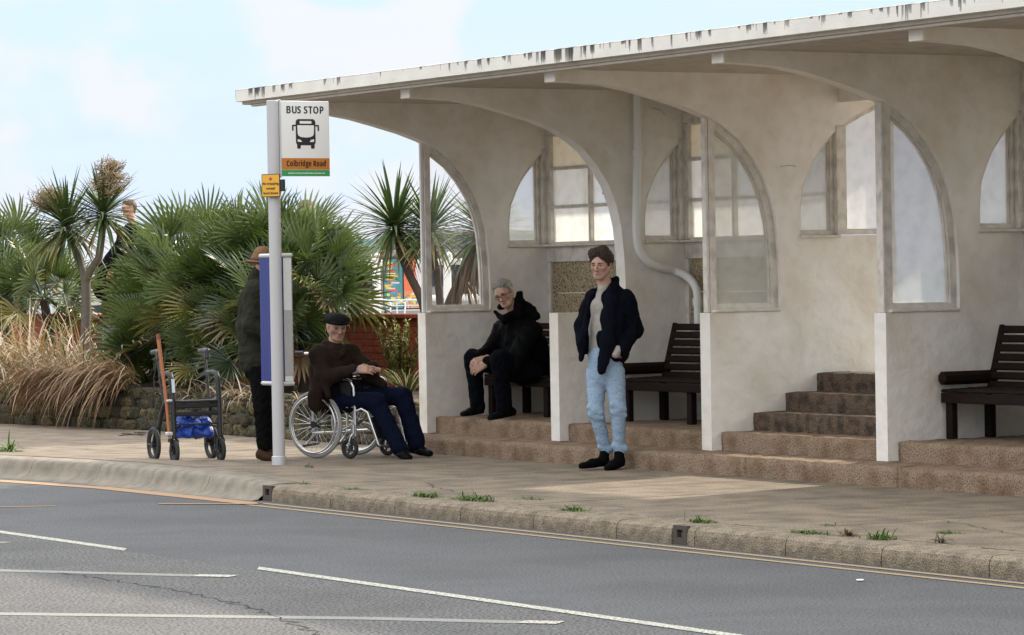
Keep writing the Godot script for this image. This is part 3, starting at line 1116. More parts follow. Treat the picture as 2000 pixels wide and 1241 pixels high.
func back_wall(s: Node, x0: float, x1: float, k: int, pebbles: Material) -> void:
	var z := -1.28
	var w := x1 - x0
	var mid := (x0 + x1) / 2
	var g := G.new()
	g.box(Vector3(mid, 0.68, z - 0.06), Vector3(w - 0.004, 0.86, 0.1))
	g.box(Vector3(mid, 1.785, z - 0.06), Vector3(w - 0.004, 0.145, 0.12), Basis.IDENTITY, 0.004)
	g.box(Vector3(mid, 3.05, z - 0.06), Vector3(w - 0.004, 0.28, 0.12), Basis.IDENTITY, 0.004)
	g.box(Vector3(x0 + 0.03, 1.4, z - 0.06), Vector3(0.056, 0.62, 0.115))
	g.box(Vector3(x1 - 0.03, 1.4, z - 0.06), Vector3(0.056, 0.62, 0.115))
	part("back_wall", g, M.window_frame, s)
	for i in 2:
		g = G.new()
		g.box(Vector3(mid, 1.27 + 0.3 * i, z - 0.05), Vector3(w - 0.12, 0.296, 0.06), Basis.IDENTITY, 0.003)
		part("pebble_panel", g, pebbles, s)
	g = G.new()
	g.box(Vector3(mid, 1.868, z + 0.02), Vector3(w - 0.004, 0.022, 0.09), Basis.IDENTITY, 0.004)
	part("window_sill", g, M.window_frame, s)
	var frame := Node3D.new()
	frame.name = "back_window" if not s.has_node("back_window") else "back_window_%03d" % k
	s.add_child(frame)
	var cols := [x0 + 0.045, x0 + 0.745, x0 + 1.42, x1 - 0.045]
	var rows := [1.885, 2.228, 2.588, 2.905]
	for i in 4:
		g = G.new()
		g.box(Vector3([x0 + 0.035, cols[1], cols[2], x1 - 0.035][i], 2.395, z - 0.04), Vector3(0.07 if i in [0, 3] else 0.034, 1.03, 0.075), Basis.IDENTITY, 0.008)
		part("glazing_bar", g, M.window_frame, frame)
		g = G.new()
		g.box(Vector3(mid, rows[i], z - 0.04), Vector3(w - 0.14, 0.03, 0.068), Basis.IDENTITY, 0.008)
		part("glazing_bar", g, M.window_frame, frame)
	for i in 3:
		for j in 3:
			g = G.new()
			var a: float = [x0 + 0.07, cols[1] + 0.017, cols[2] + 0.017][i]
			var b: float = [cols[1] - 0.017, cols[2] - 0.017, x1 - 0.07][i]
			var lo: float = rows[j] + 0.015
			var hi: float = rows[j + 1] - 0.015
			var zz := z - 0.045
			g.quad(Vector3(a, lo, zz), Vector3(b, lo, zz), Vector3(b, hi, zz), Vector3(a, hi, zz))
			part("pane", g, M.cream_pane if j == 2 else (M.painted_pane if (i + j + k) % 3 == 0 else M.frosted_pane), frame)
	if k == 1:
		g = G.new()
		g.box(Vector3(x0 + 1.1, 2.42, z + 0.005), Vector3(0.2, 0.2, 0.012))
		part("notice", g, M.sign_black, s)


func make_benches() -> void:
	for i in 3:
		var k: int = [1, 2, 4][i]
		var label: String = ["dark brown slatted bench under the seated man in black", "dark brown slatted bench by the rainwater pipe, behind the young man", "dark brown slatted bench right of the stairs, its arm rest showing"][i]
		var b := thing("slatted_bench", label, "bench", Vector3(wall_x(k) + WALL + 0.04, 0.3, -0.93 + (0.12 if k == 4 else 0.0)), 0.0, "benches in the shelter's bays")
		var w := 2.06
		for j in 7:
			var f := j / 6.0
			var g := G.new()
			var lean := Basis(Vector3.RIGHT, -0.27)
			g.box(Vector3(w / 2 + 0.04, lerpf(0.4, 0.815, f), lerpf(-0.02, -0.145, f)), Vector3(w - 0.08 - 0.06 * f, 0.058, 0.024), lean, 0.008)
			part("back_slat", g, M.bench_wood, b)
		for j in 5:
			var g := G.new()
			g.box(Vector3(w / 2, 0.365 + 0.002 * j, 0.35 - 0.085 * j), Vector3(w, 0.026, 0.078), Basis.IDENTITY, 0.009)
			part("seat_slat", g, M.bench_wood, b)
		var g := G.new()
		g.box(Vector3(w / 2, 0.312, 0.372), Vector3(w, 0.075, 0.03), Basis.IDENTITY, 0.006)
		part("front_rail", g, M.bench_wood, b)
		for x in [0.045, w - 0.045]:
			g = G.new()
			g.box(Vector3(x, 0.46, 0.15), Vector3(0.09, 0.1, 0.56), Basis.IDENTITY, 0.03)
			part("arm_rest", g, M.bench_wood, b)
		for x in [0.06, w / 2, w - 0.06]:
			g = G.new()
			g.box(Vector3(x, 0.14, 0.33), Vector3(0.075, 0.276, 0.06), Basis.IDENTITY, 0.006)
			part("leg", g, M.bench_wood, b)
			g = G.new()
			g.box(Vector3(x, 0.14, -0.04), Vector3(0.075, 0.276, 0.06), Basis.IDENTITY, 0.006)
			g.box(Vector3(x, 0.58, -0.1), Vector3(0.05, 0.56, 0.03), Basis(Vector3.RIGHT, -0.27), 0.006)
			part("leg", g, M.bench_wood, b)


# ---------------------------------------------------------------- walls of the planting bed, things beyond

func make_stone_wall() -> void:
	var w := thing("stone_wall", "low rough dry stone wall edging the planting bed, grass growing over it", "stone wall")
	var shapes := []
	for i in 7:
		var g := G.new()
		g.rough(Vector3.ZERO, Vector3(1, 1, 1), 0.26, 0.17, rough_noise, 0.2, Vector3(i * 3.1, 0, 0))
		g.soften()
		shapes.append(g.mesh())
	var r := RandomNumberGenerator.new()
	r.seed = 12
	var y := -0.02
	for course in 4:
		var high: float = [0.13, 0.12, 0.125, 0.1][course]
		var x := -12.6 + r.randf() * 0.2
		while x < -2.45:
			var wide := r.randf_range(0.12, 0.3)
			if course == 3 and r.randf() < 0.3:
				x += wide
				continue
			if course == 3:
				wide *= 1.15
			var m: Material = M["wall_stone%d" % r.randi_range(0, 3)]
			var o := put("stone", shapes[r.randi_range(0, 6)], m, w)
			var hh := high * r.randf_range(0.9, 1.25)
			o.transform = Transform3D(Basis(Vector3.BACK, r.randf_range(-0.1, 0.1)).scaled_local(Vector3(wide, hh, 0.24)), Vector3(x + wide / 2, y + hh / 2, wall_line(x) - 0.1 + r.randf_range(-0.03, 0.03) - 0.03 * course))
			x += wide * 0.95
		y += high * 0.93
	var g := G.new()   # earth packed behind and between the stones
	var xs := -12.8
	while xs < -2.4:
		g.box(Vector3(xs + 0.2, 0.17, wall_line(xs) - 0.17), Vector3(0.404, 0.42, 0.2))
		xs += 0.4
	part("packed_earth", g, M.soil, w)


func make_orange_wall() -> void:
	var w := thing("painted_brick_wall", "orange-red painted brick wall behind the palms and shrub", "brick wall")
	var g := G.new()
	g.box(Vector3(-10.3, 0.6, -2.68), Vector3(15.9, 1.1, 0.18))
	part("wall_core", g, M.red_mortar, w)
	g = G.new()
	g.box(Vector3(-10.3, 1.172, -2.66), Vector3(15.9, 0.05, 0.25), Basis.IDENTITY, 0.008)
	part("coping", g, M.red_brick, w)
	var shape := G.new()
	shape.box(Vector3.ZERO, Vector3(0.219, 0.0695, 0.03), Basis.IDENTITY, 0.004)
	var bm := shape.mesh()
	var row := 0
	var y := 0.42
	while y < 1.14:
		var x := -10.3 + (0.112 if row % 2 else 0.0)
		while x < -5.6:
			var b := put("brick", bm, M.red_brick, w)
			b.position = Vector3(x, y, -2.598 + rng.randf_range(-0.003, 0.002))
			x += 0.225
		y += 0.075
		row += 1


func view_thing(called: String, label: String, category: String, at: Vector3, group := "") -> Node3D:
	return thing(called, label, category, at, 1.0249, group)


func poster_picture(seed_: int, ground: Color, warm: bool) -> ImageTexture:
	var im := Image.create_empty(96, 128, false, Image.FORMAT_RGB8)
	im.fill(ground)
	var r := RandomNumberGenerator.new()
	r.seed = seed_
	var tones := [lin(0.7, 0.45, 0.05), lin(0.62, 0.2, 0.06), lin(0.5, 0.6, 0.1), lin(0.1, 0.3, 0.5), lin(0.6, 0.1, 0.1), lin(0.65, 0.6, 0.5), lin(0.08, 0.25, 0.28)]
	if warm:
		im.fill_rect(Rect2i(0, 0, 62, 84), lin(0.68, 0.16, 0.07))
		im.fill_rect(Rect2i(62, 0, 34, 84), lin(0.66, 0.6, 0.62))
		for i in 60:
			im.fill_rect(Rect2i(r.randi_range(0, 90), r.randi_range(84, 124), r.randi_range(4, 16), r.randi_range(3, 9)), tones[r.randi_range(0, 6)])
	else:
		for i in 26:
			im.fill_rect(Rect2i(r.randi_range(4, 40), 6 + i * 3, r.randi_range(20, 52), r.randi_range(3, 6)), tones[r.randi_range(0, 6)])
		for i in 40:
			im.fill_rect(Rect2i(r.randi_range(4, 80), r.randi_range(84, 122), r.randi_range(6, 22), r.randi_range(3, 8)), tones[r.randi_range(0, 6)])
	return ImageTexture.create_from_image(im)


func make_seafront() -> void:
	# a notice board with two posters stands on the promenade
	var o := view_thing("notice_board", "black framed notice board with a teal and an orange poster, seen between the palm trunks", "notice board", Vector3(-23.411, 0.75, -11.733))
	var g := G.new()
	g.box(Vector3(0, 0.755, -0.02), Vector3(0.67, 0.87, 0.04), Basis.IDENTITY, 0.006)
	part("frame", g, M.black_plastic, o)
	for i in 2:
		g = G.new()
		var x := -0.315 + 0.33 * i
		g.quad_uv(Vector3(x, 0.35, 0.003), Vector3(x + 0.305, 0.35, 0.003), Vector3(x + 0.305, 1.165, 0.003), Vector3(x, 1.165, 0.003), Vector2(0, 1), Vector2(1, 0))
		var pm := mat("poster_print%d" % i, Color.WHITE, 0.5)
		pm.albedo_texture = poster_picture(5 + i, lin(0.06, 0.22, 0.25) if i == 0 else lin(0.6, 0.25, 0.12), i == 1)
		part("poster", g, pm, o)
	for x in [-0.3, 0.3]:
		g = G.new()
		g.tube([Vector3(x, 0.0, -0.03), Vector3(x, 0.4, -0.03)], 0.02, -1, 8)
		part("leg", g, M.black_plastic, o)
	# white railing with ball-topped posts before a low dark-windowed pavilion
	var rail := view_thing("promenade_railing", "white railing with ball-topped posts across the promenade", "railing", Vector3(-28.018, 0.75, -13.78))
	for i in 6:
		g = G.new()
		var x := -1.28 + 1.28 * i
		g.tube([Vector3(x, 0, 0), Vector3(x, 1.17, 0)], 0.075, -1, 10)
		g.ball(Vector3(x, 1.22, 0), Vector3.ONE * 0.1)
		part("post", g, M.white_paint, rail)
	for y in [1.13, 0.48]:
		g = G.new()
		g.tube([Vector3(-1.6, y, 0), Vector3(5.4, y, 0)], 0.055, -1, 8)
		part("rail", g, M.white_paint, rail)
	var pav := view_thing("seafront_pavilion", "low grey pavilion with a flat roof and dark glass and a turquoise band beyond the railing", "pavilion", Vector3(-39.023, 0.4, -20.704))
	g = G.new()
	g.box(Vector3(1.4, 0.84, -2.0), Vector3(5.4, 1.68, 3.6))
	part("wall", g, mat("pavilion_wall", lin(0.3, 0.29, 0.29), 0.8), pav)
	for i in 5:
		g = G.new()
		g.box(Vector3(-0.93 + 0.62 * i, 1.28, -0.18), Vector3(0.47, 0.52, 0.06), Basis.IDENTITY, 0.01)
		part("window", g, mat("dark_glass", lin(0.02, 0.03, 0.05), 0.15), pav)
	g = G.new()
	g.box(Vector3(1.3, 1.75, -1.9), Vector3(5.8, 0.14, 4.2), Basis.IDENTITY, 0.02)
	part("terrace_edge", g, mat("terrace_grey", lin(0.27, 0.24, 0.22), 0.8), pav)
	g = G.new()
	g.box(Vector3(1.9, 1.96, -1.4), Vector3(4.6, 0.28, 2.4))
	part("upper_glazing", g, mat("upper_glass", lin(0.2, 0.27, 0.3), 0.3), pav)
	g = G.new()
	g.box(Vector3(-0.96, 1.955, -0.8), Vector3(1.1, 0.27, 0.06))
	part("turquoise_band", g, mat("turquoise_tone", lin(0.26, 0.5, 0.54), 0.3), pav)  # plain turquoise band left of the upper glazing
	g = G.new()
	g.box(Vector3(1.9, 2.155, -1.4), Vector3(4.9, 0.11, 2.9), Basis.IDENTITY, 0.02)
	part("roof", g, M.terrace_grey, pav)
	# cream kiosk at the left
	var k := view_thing("seafront_kiosk", "cream kiosk with pale green bands and a dark window strip, behind the cordyline trunk", "kiosk", Vector3(-27.079, 0.75, -7.624))
	g = G.new()
	g.box(Vector3(0, 0.46, -0.7), Vector3(1.1, 0.92, 1.2), Basis.IDENTITY, 0.03)
	part("wall", g, mat("kiosk_cream", lin(0.5, 0.48, 0.41), 0.6), k)
	for y in [0.58, 0.7, 0.82]:
		g = G.new()
		g.box(Vector3(0, y, -0.098), Vector3(1.06, 0.05, 0.01))
		part("green_band", g, mat("kiosk_green", lin(0.33, 0.4, 0.3), 0.6), k)
	g = G.new()
	g.box(Vector3(0, 0.42, -0.098), Vector3(0.95, 0.12, 0.012))
	part("window", g, M.dark_glass, k)
	g = G.new()
	g.box(Vector3(0, 0.95, -0.7), Vector3(1.2, 0.06, 1.34), Basis.IDENTITY, 0.015)
	part("roof", g, M.white_paint, k)
	# café chairs behind the wall
	for i in 4:
		var c := view_thing("cafe_chair", ["low silver café chair beside the railing, left of the notice board", "low silver café chair just left of the notice board's teal poster", "low silver café chair below the teal poster", "low silver café chair below the orange poster"][i], "chair", [Vector3(-21.125, 0.75, -9.718), Vector3(-20.141, 0.75, -9.412), Vector3(-19.154, 0.75, -9.111), Vector3(-19.002, 0.75, -9.361)][i], "café chairs behind the orange wall")
		g = G.new()
		g.box(Vector3(0, 0.27, 0), Vector3(0.42, 0.03, 0.42), Basis.IDENTITY, 0.01)
		part("seat", g, M.aluminium, c)
		g = G.new()
		g.tube([Vector3(-0.2, 0.27, -0.2), Vector3(-0.21, 0.46, -0.26), Vector3(-0.12, 0.51, -0.28), Vector3(0.12, 0.51, -0.28), Vector3(0.21, 0.46, -0.26), Vector3(0.2, 0.27, -0.2)], 0.015, -1, 6)
		for y in [0.36, 0.43]:
			g.tube([Vector3(-0.2, y, -0.23), Vector3(0.2, y, -0.23)], 0.01, -1, 6)
		part("backrest", g, M.aluminium, c)
		for x in [-0.19, 0.19]:
			for z in [-0.19, 0.19]:
				g = G.new()
				g.tube([Vector3(x, 0, z), Vector3(x, 0.27, z)], 0.013, -1, 6)
				part("leg", g, M.aluminium, c)


# ---------------------------------------------------------------- the bus stop

func words(t: String, size: float, m: Material, parent: Node, at: Vector3, bs: Basis, bold := true, squeeze := 1.0) -> void:
	var f := SystemFont.new()
	f.font_names = PackedStringArray(["Droid Sans"])
	f.font_weight = 700 if bold else 400
	var tm := TextMesh.new()
	tm.text = t
	tm.font = f
	tm.font_size = 32
	tm.pixel_size = size / 23.0
	tm.depth = 0.002
	tm.curve_step = 1.0
	var o := put("lettering", tm, m, parent)
	o.transform = Transform3D(bs.scaled_local(Vector3(squeeze, 1, 1)), at)


func round_rect(w: float, h: float, r: float, cx := 0.0, cy := 0.0) -> PackedVector2Array:
	var p := PackedVector2Array()
	for c in [[1, 1, 0.0], [-1, 1, PI / 2], [-1, -1, PI], [1, -1, PI * 1.5]]:
		for i in 5:
			var a: float = c[2] + PI / 2 * i / 4.0
			p.push_back(Vector2(cx + c[0] * (w / 2 - r) + cos(a) * r, cy + c[1] * (h / 2 - r) + sin(a) * r))
	return p


func make_bus_stop() -> void:
	var at := Vector3(-0.593, 0, 2.372)
	var b := thing("bus_stop", "bus stop pole with white flag reading BUS STOP and blue timetable case", "bus stop", at)
	var g := G.new()
	var oval := []
	g.lathe([[0.0, 0.0], [0.052, 0.0], [0.052, 3.1], [0.047, 3.108], [0.0, 3.108]], Vector3.ZERO, Basis.IDENTITY, 24)
	part("pole", g, M.pole_paint, b)
	g = G.new()
	g.lathe([[0.0, 0.0], [0.062, 0.0], [0.062, 0.09], [0.053, 0.096], [0.0, 0.096]], Vector3.ZERO, Basis.IDENTITY, 24)
	part("base_collar", g, M.aluminium, b)
	# flag: its face looks along +x, it reaches back from the pole over the pavement
	var bs := Basis(Vector3(0, 0, -1), Vector3(0, 1, 0), Vector3(1, 0, 0))
	var c := Vector3(0.03, 2.784, -0.285)
	g = G.new()
	g.box(c, Vector3(0.466, 0.64, 0.022), bs, 0.004)
	var flag := part("flag", g, M.sign_white, b)
	g = G.new()
	g.box(c + Vector3(0, 0.0, 0.238), Vector3(0.014, 0.66, 0.034), bs, 0.003)
	part("flag_clamp", g, M.aluminium, flag)
	var f := c + Vector3(0.0112, 0, 0)
	g = G.new()
	g.box(f + Vector3(0, -0.215, 0), Vector3(0.456, 0.098, 0.002), bs)
	part("orange_band", g, M.sign_orange, flag)
	g = G.new()
	g.box(f + Vector3(0, -0.292, 0), Vector3(0.456, 0.05, 0.002), bs)
	part("green_band", g, M.sign_green, flag)
	words("BUS STOP", 0.062, M.sign_black, flag, f + Vector3(0.001, 0.243, 0.0), bs, true, 0.93)
	words("Colbridge Road", 0.047, M.sign_black, flag, f + Vector3(0.0025, -0.212, -0.004), bs, true, 0.8)
	g = G.new()   # the web address along the foot is too small to read
	var x := -0.165
	var r := RandomNumberGenerator.new()
	r.seed = 3
	while x < 0.185:
		var w := r.randf_range(0.003, 0.007)
		g.box(f + Vector3(0.0012, -0.294, -x), Vector3(w, r.randf_range(0.007, 0.012), 0.001), bs)
		x += w + 0.003
	part("fine_print", g, M.sign_white, flag)
	# the bus seen from the front
	g = G.new()
	var o := f + Vector3(0.0, 0.055, -0.004)
	var ux := bs.x
	var uy := bs.y
	var d := Vector3(0.0018, 0, 0)
	g.poly(round_rect(0.188, 0.222, 0.028), o, ux, uy, d)
	for s in [-1.0, 1.0]:
		g.poly(round_rect(0.034, 0.05, 0.008, s * 0.066, -0.115), o, ux, uy, d * 0.95)
		g.poly(round_rect(0.014, 0.05, 0.006, s * 0.122, 0.035), o, ux, uy, d * 0.9)
		g.poly(round_rect(0.036, 0.013, 0.005, s * 0.108, 0.056), o, ux, uy, d * 0.85)
	part("bus_symbol", g, M.sign_black, flag)
	g = G.new()
	d = Vector3(0.0026, 0, 0)
	g.poly(round_rect(0.114, 0.022, 0.008, 0, 0.083), o, ux, uy, d)
	g.poly(PackedVector2Array([Vector2(-0.08, 0.058), Vector2(0.08, 0.058), Vector2(0.078, -0.01), Vector2(0.07, -0.03), Vector2(0.045, -0.042), Vector2(0, -0.046), Vector2(-0.045, -0.042), Vector2(-0.07, -0.03), Vector2(-0.078, -0.01)]), o, ux, uy, d)
	for s in [-1.0, 1.0]:
		g.poly(PackedVector2Array([Vector2(s * 0.078, -0.06), Vector2(s * 0.078, -0.082), Vector2(s * 0.036, -0.084), Vector2(s * 0.05, -0.066)]), o, ux, uy, d)
	part("bus_windows", g, M.sign_white, flag)
	# small yellow plate, turned a little towards the road
	var yb := Basis(Vector3.UP, 0.75)
	var pc := Vector3(0.05, 2.385, 0.055)
	g = G.new()
	g.box(pc, Vector3(0.165, 0.195, 0.012), yb, 0.003)
	var plate := part("yellow_plate", g, M.sign_black, b)
	g = G.new()
	g.box(pc + yb.z * 0.006, Vector3(0.152, 0.182, 0.004), yb)
	part("plate_face", g, M.sign_yellow, plate)
	g = G.new()
	g.box(pc + yb.x * 0.098 - yb.z * 0.02, Vector3(0.03, 0.1, 0.05), yb, 0.004)
	part("clip", g, M.black_plastic, plate)
	g = G.new()
	g.lathe([[0.0, 0.0], [0.013, 0.0], [0.013, 0.002], [0.0, 0.002]], pc + yb.z * 0.0085 + Vector3(0, 0.056, 0), yb * Basis(Vector3.RIGHT, PI / 2), 16)
	part("symbol", g, M.sign_red, plate)
	for l in [["No stopping", 0.016], ["except", -0.024], ["local buses", -0.064]]:
		words(l[0], 0.019, M.sign_black, plate, pc + yb.z * 0.0095 + Vector3(0, l[1], 0), yb, true, 0.95)
	# timetable case: blue back and sides, glazed front, grey end caps
	var cc := Vector3(-0.195, 1.25, -0.1)
	var cb := Basis(Vector3.UP, 0.0)
	g = G.new()
	g.box(cc, Vector3(0.40, 1.06, 0.09), cb, 0.006)
	var case_ := part("timetable_case", g, M.case_blue, b)
	for i in 7:
		g = G.new()
		g.box(cc + Vector3(-0.18 + 0.06 * i, 0, 0.046), Vector3(0.0585, 1.05, 0.005), cb, 0.001)
		part("rib", g, M.case_blue, case_)
	g = G.new()
	g.box(cc + Vector3(0.203, 0.0, -0.005), Vector3(0.004, 1.05, 0.075), cb)
	part("notice_paper", g, M.sign_white, case_)
	g = G.new()
	g.box(cc + Vector3(0.206, -0.2, -0.005), Vector3(0.004, 0.56, 0.07), cb)
	part("timetable", g, mat("timetable_grey", lin(0.28, 0.26, 0.25), 0.5), case_)
	g = G.new()
	g.box(cc + Vector3(0.2125, 0, -0.005), Vector3(0.005, 1.055, 0.082), cb)
	part("glass_front", g, M.poster_glass, case_)
	for s in [-1.0, 1.0]:
		g = G.new()
		g.box(cc + Vector3(0.005, s * 0.545, 0), Vector3(0.435, 0.036, 0.115), cb, 0.012)
		part("end_cap", g, M.aluminium, case_)


# ---------------------------------------------------------------- rollator and wheelchair

func make_rollator() -> void:
	var turn := atan2(0.997, 0.09)
	var at := Vector3(-1.98, 0, 2.54)
	var o := thing("rollator", "black four-wheeled rollator walking frame parked on the pavement", "rollator", at, turn)
	var g: G
	for s in [-1.0, 1.0]:
		var rear: Vector3 = Vector3(s * 0.27, 0.155, -0.17)
		var front: Vector3 = Vector3(s * 0.215, 0.105, 0.2)
		for w in [[rear, 0.155, 0.026], [front, 0.105, 0.024]]:
			g = G.new()
			var ax := Basis(Vector3.BACK, PI / 2)
			var rad: float = w[1]
			g.torus(w[0], ax, rad - 0.022, 0.022, 32, 8, 0.85)
			var tyre := part("wheel", g, M.rubber, o)
			g = G.new()
			g.lathe([[0.0, -0.025], [0.028, -0.025], [0.028, 0.025], [0.0, 0.025]], w[0], ax, 14)
			for k in 3:
				var a := TAU * k / 3.0 + 0.5
				var dir := Vector3(0, cos(a), sin(a))
				g.box((w[0] as Vector3) + dir * rad * 0.45, Vector3(0.02, 0.04, rad * 0.85), Basis.looking_at(dir, Vector3.RIGHT), 0.005)
			g.torus(w[0], ax, rad - 0.045, 0.012, 28, 6)
			part("hub", g, M.black_plastic, tyre)
		g = G.new()   # front fork and post
		g.tube([front + Vector3(s * 0.03, 0, 0), front + Vector3(s * 0.03, 0.09, 0.0), front + Vector3(0, 0.14, 0)], 0.013, -1, 8)
		g.tube([front + Vector3(-s * 0.03, 0, 0), front + Vector3(-s * 0.03, 0.09, 0.0), front + Vector3(0, 0.14, 0)], 0.013, -1, 8)
		g.tube([front + Vector3(0, 0.12, 0), Vector3(s * 0.215, 0.5, 0.185), Vector3(s * 0.215, 0.73, 0.16), Vector3(s * 0.215, 0.775, 0.13), Vector3(s * 0.215, 0.785, 0.02)], 0.024, -1, 10)
		part("front_post", g, M.black_plastic, o)
		g = G.new()
		g.tube([rear + Vector3(-s * 0.04, 0, 0), rear + Vector3(-s * 0.04, 0.1, 0.01), Vector3(s * 0.225, 0.46, -0.06), Vector3(s * 0.215, 0.53, 0.0), Vector3(s * 0.215, 0.54, 0.16)], 0.021, -1, 10)
		part("rear_leg", g, M.black_plastic, o)
		g = G.new()
		g.tube([Vector3(s * 0.215, 0.5, -0.05), Vector3(s * 0.22, 0.75, -0.12), Vector3(s * 0.225, 0.9, -0.16), Vector3(s * 0.225, 0.95, -0.19)], 0.013, -1, 8)
		part("handle_post", g, M.black_plastic, o)
		g = G.new()
		g.tube([Vector3(s * 0.225, 0.965, -0.3), Vector3(s * 0.225, 0.975, -0.17), Vector3(s * 0.225, 0.96, -0.1)], 0.02, 0.026, 10)
		g.box(Vector3(s * 0.225, 0.945, -0.12), Vector3(0.05, 0.1, 0.06), Basis.IDENTITY, 0.018)
		part("grip", g, M.grey_plastic, o)
		g = G.new()   # brake lever, its housing and the cable loop
		g.tube([Vector3(s * 0.225, 0.93, -0.16), Vector3(s * 0.225, 0.9, -0.26)], 0.008, -1, 6)
		g.box(Vector3(s * 0.215, 0.775, -0.03), Vector3(0.05, 0.055, 0.13), Basis.IDENTITY, 0.014)
		g.tube([Vector3(s * 0.225, 0.9, -0.15), Vector3(s * 0.25, 0.75, -0.2), Vector3(s * 0.26, 0.55, -0.16), Vector3(s * 0.25, 0.3, -0.16)], 0.005, -1, 5)
		part("brake", g, M.black_plastic, o)
	g = G.new()
	g.box(Vector3(0, 0.535, 0.1), Vector3(0.43, 0.022, 0.2), Basis.IDENTITY, 0.008)
	part("seat", g, M.black_fabric, o)
	for y in [0.5, 0.43]:
		g = G.new()
		g.box(Vector3(0, y, 0.185), Vector3(0.42, 0.04, 0.02), Basis.IDENTITY, 0.008)
		part("cross_bar", g, M.black_plastic, o)
	g = G.new()
	g.tube([Vector3(-0.215, 0.3, 0.19), Vector3(0.215, 0.45, -0.05)], 0.01, -1, 6)
	g.tube([Vector3(0.215, 0.3, 0.19), Vector3(-0.215, 0.45, -0.05)], 0.01, -1, 6)
	g.tube([Vector3(-0.21, 0.34, 0.19), Vector3(0.21, 0.34, 0.19)], 0.008, -1, 6)
	part("cross_brace", g, M.black_plastic, o)
	g = G.new()
	g.box(Vector3(-0.2135, 0.68, 0.195), Vector3(0.028, 0.12, 0.003), Basis(Vector3.RIGHT, -0.12))
	part("sticker", g, mat("sticker_pale", lin(0.6, 0.66, 0.72), 0.5), o)
	g = G.new()
	g.box(Vector3(-0.262, 0.262, 0.2), Vector3(0.06, 0.035, 0.05), Basis.IDENTITY, 0.008)
	g.box(Vector3(-0.2515, 0.55, 0.18), Vector3(0.055, 0.022, 0.05), Basis.IDENTITY, 0.006)
	part("cane_clip", g, M.aluminium, o)
	# the blue bag hangs between the front posts
	var bag := thing("blue_bag", "crumpled blue plastic bag hanging under the rollator's seat", "bag", at, turn)
	g = G.new()
	var f := FastNoiseLite.new()
	f.frequency = 7.0
	f.seed = 9
	f.fractal_octaves = 3
	g.rough(Vector3(0.02, 0.3, 0.06), Vector3(0.34, 0.15, 0.2), 0.02, 0.05, f, 0.06)
	g.rough(Vector3(-0.07, 0.36, 0.07), Vector3(0.16, 0.1, 0.14), 0.02, 0.04, f, 0.04)
	g.soften()
	part("bag_body", g, M.blue_bag, bag)
	g = G.new()
	for x in [-0.08, 0.0]:
		g.tube([Vector3(x, 0.37, 0.1), Vector3(x + 0.02, 0.43, 0.15), Vector3(x + 0.03, 0.455, 0.185)], 0.008, -1, 5)
	part("bag_handle", g, M.blue_bag, bag)
	# the stick
	var inv := Transform3D(Basis(Vector3.UP, turn), at).affine_inverse()
	var cane := thing("walking_stick", "varnished wooden walking stick strapped upright to the rollator", "walking stick", at, turn)
	g = G.new()
	g.tube([Vector3(-0.262, 0.21, 0.21), Vector3(-0.275, 0.6, 0.17), Vector3(-0.29, 0.84, 0.13), Vector3(-0.305, 1.09, 0.09)], 0.0125, 0.017, 10)
	part("shaft", g, M.cane_wood, cane)
	g = G.new()
	g.tube([Vector3(-0.305, 1.085, 0.09), Vector3(-0.307, 1.12, 0.085), Vector3(-0.308, 1.135, 0.083)], 0.019, 0.013, 10)
	part("handle", g, mat("cane_dark", lin(0.2, 0.06, 0.025), 0.35), cane)
	g = G.new()
	g.lathe([[0.0, 0.0], [0.017, 0.0], [0.015, 0.03], [0.0, 0.03]], Vector3(-0.262, 0.19, 0.212), Basis.IDENTITY, 10)
	part("ferrule", g, M.rubber, cane)


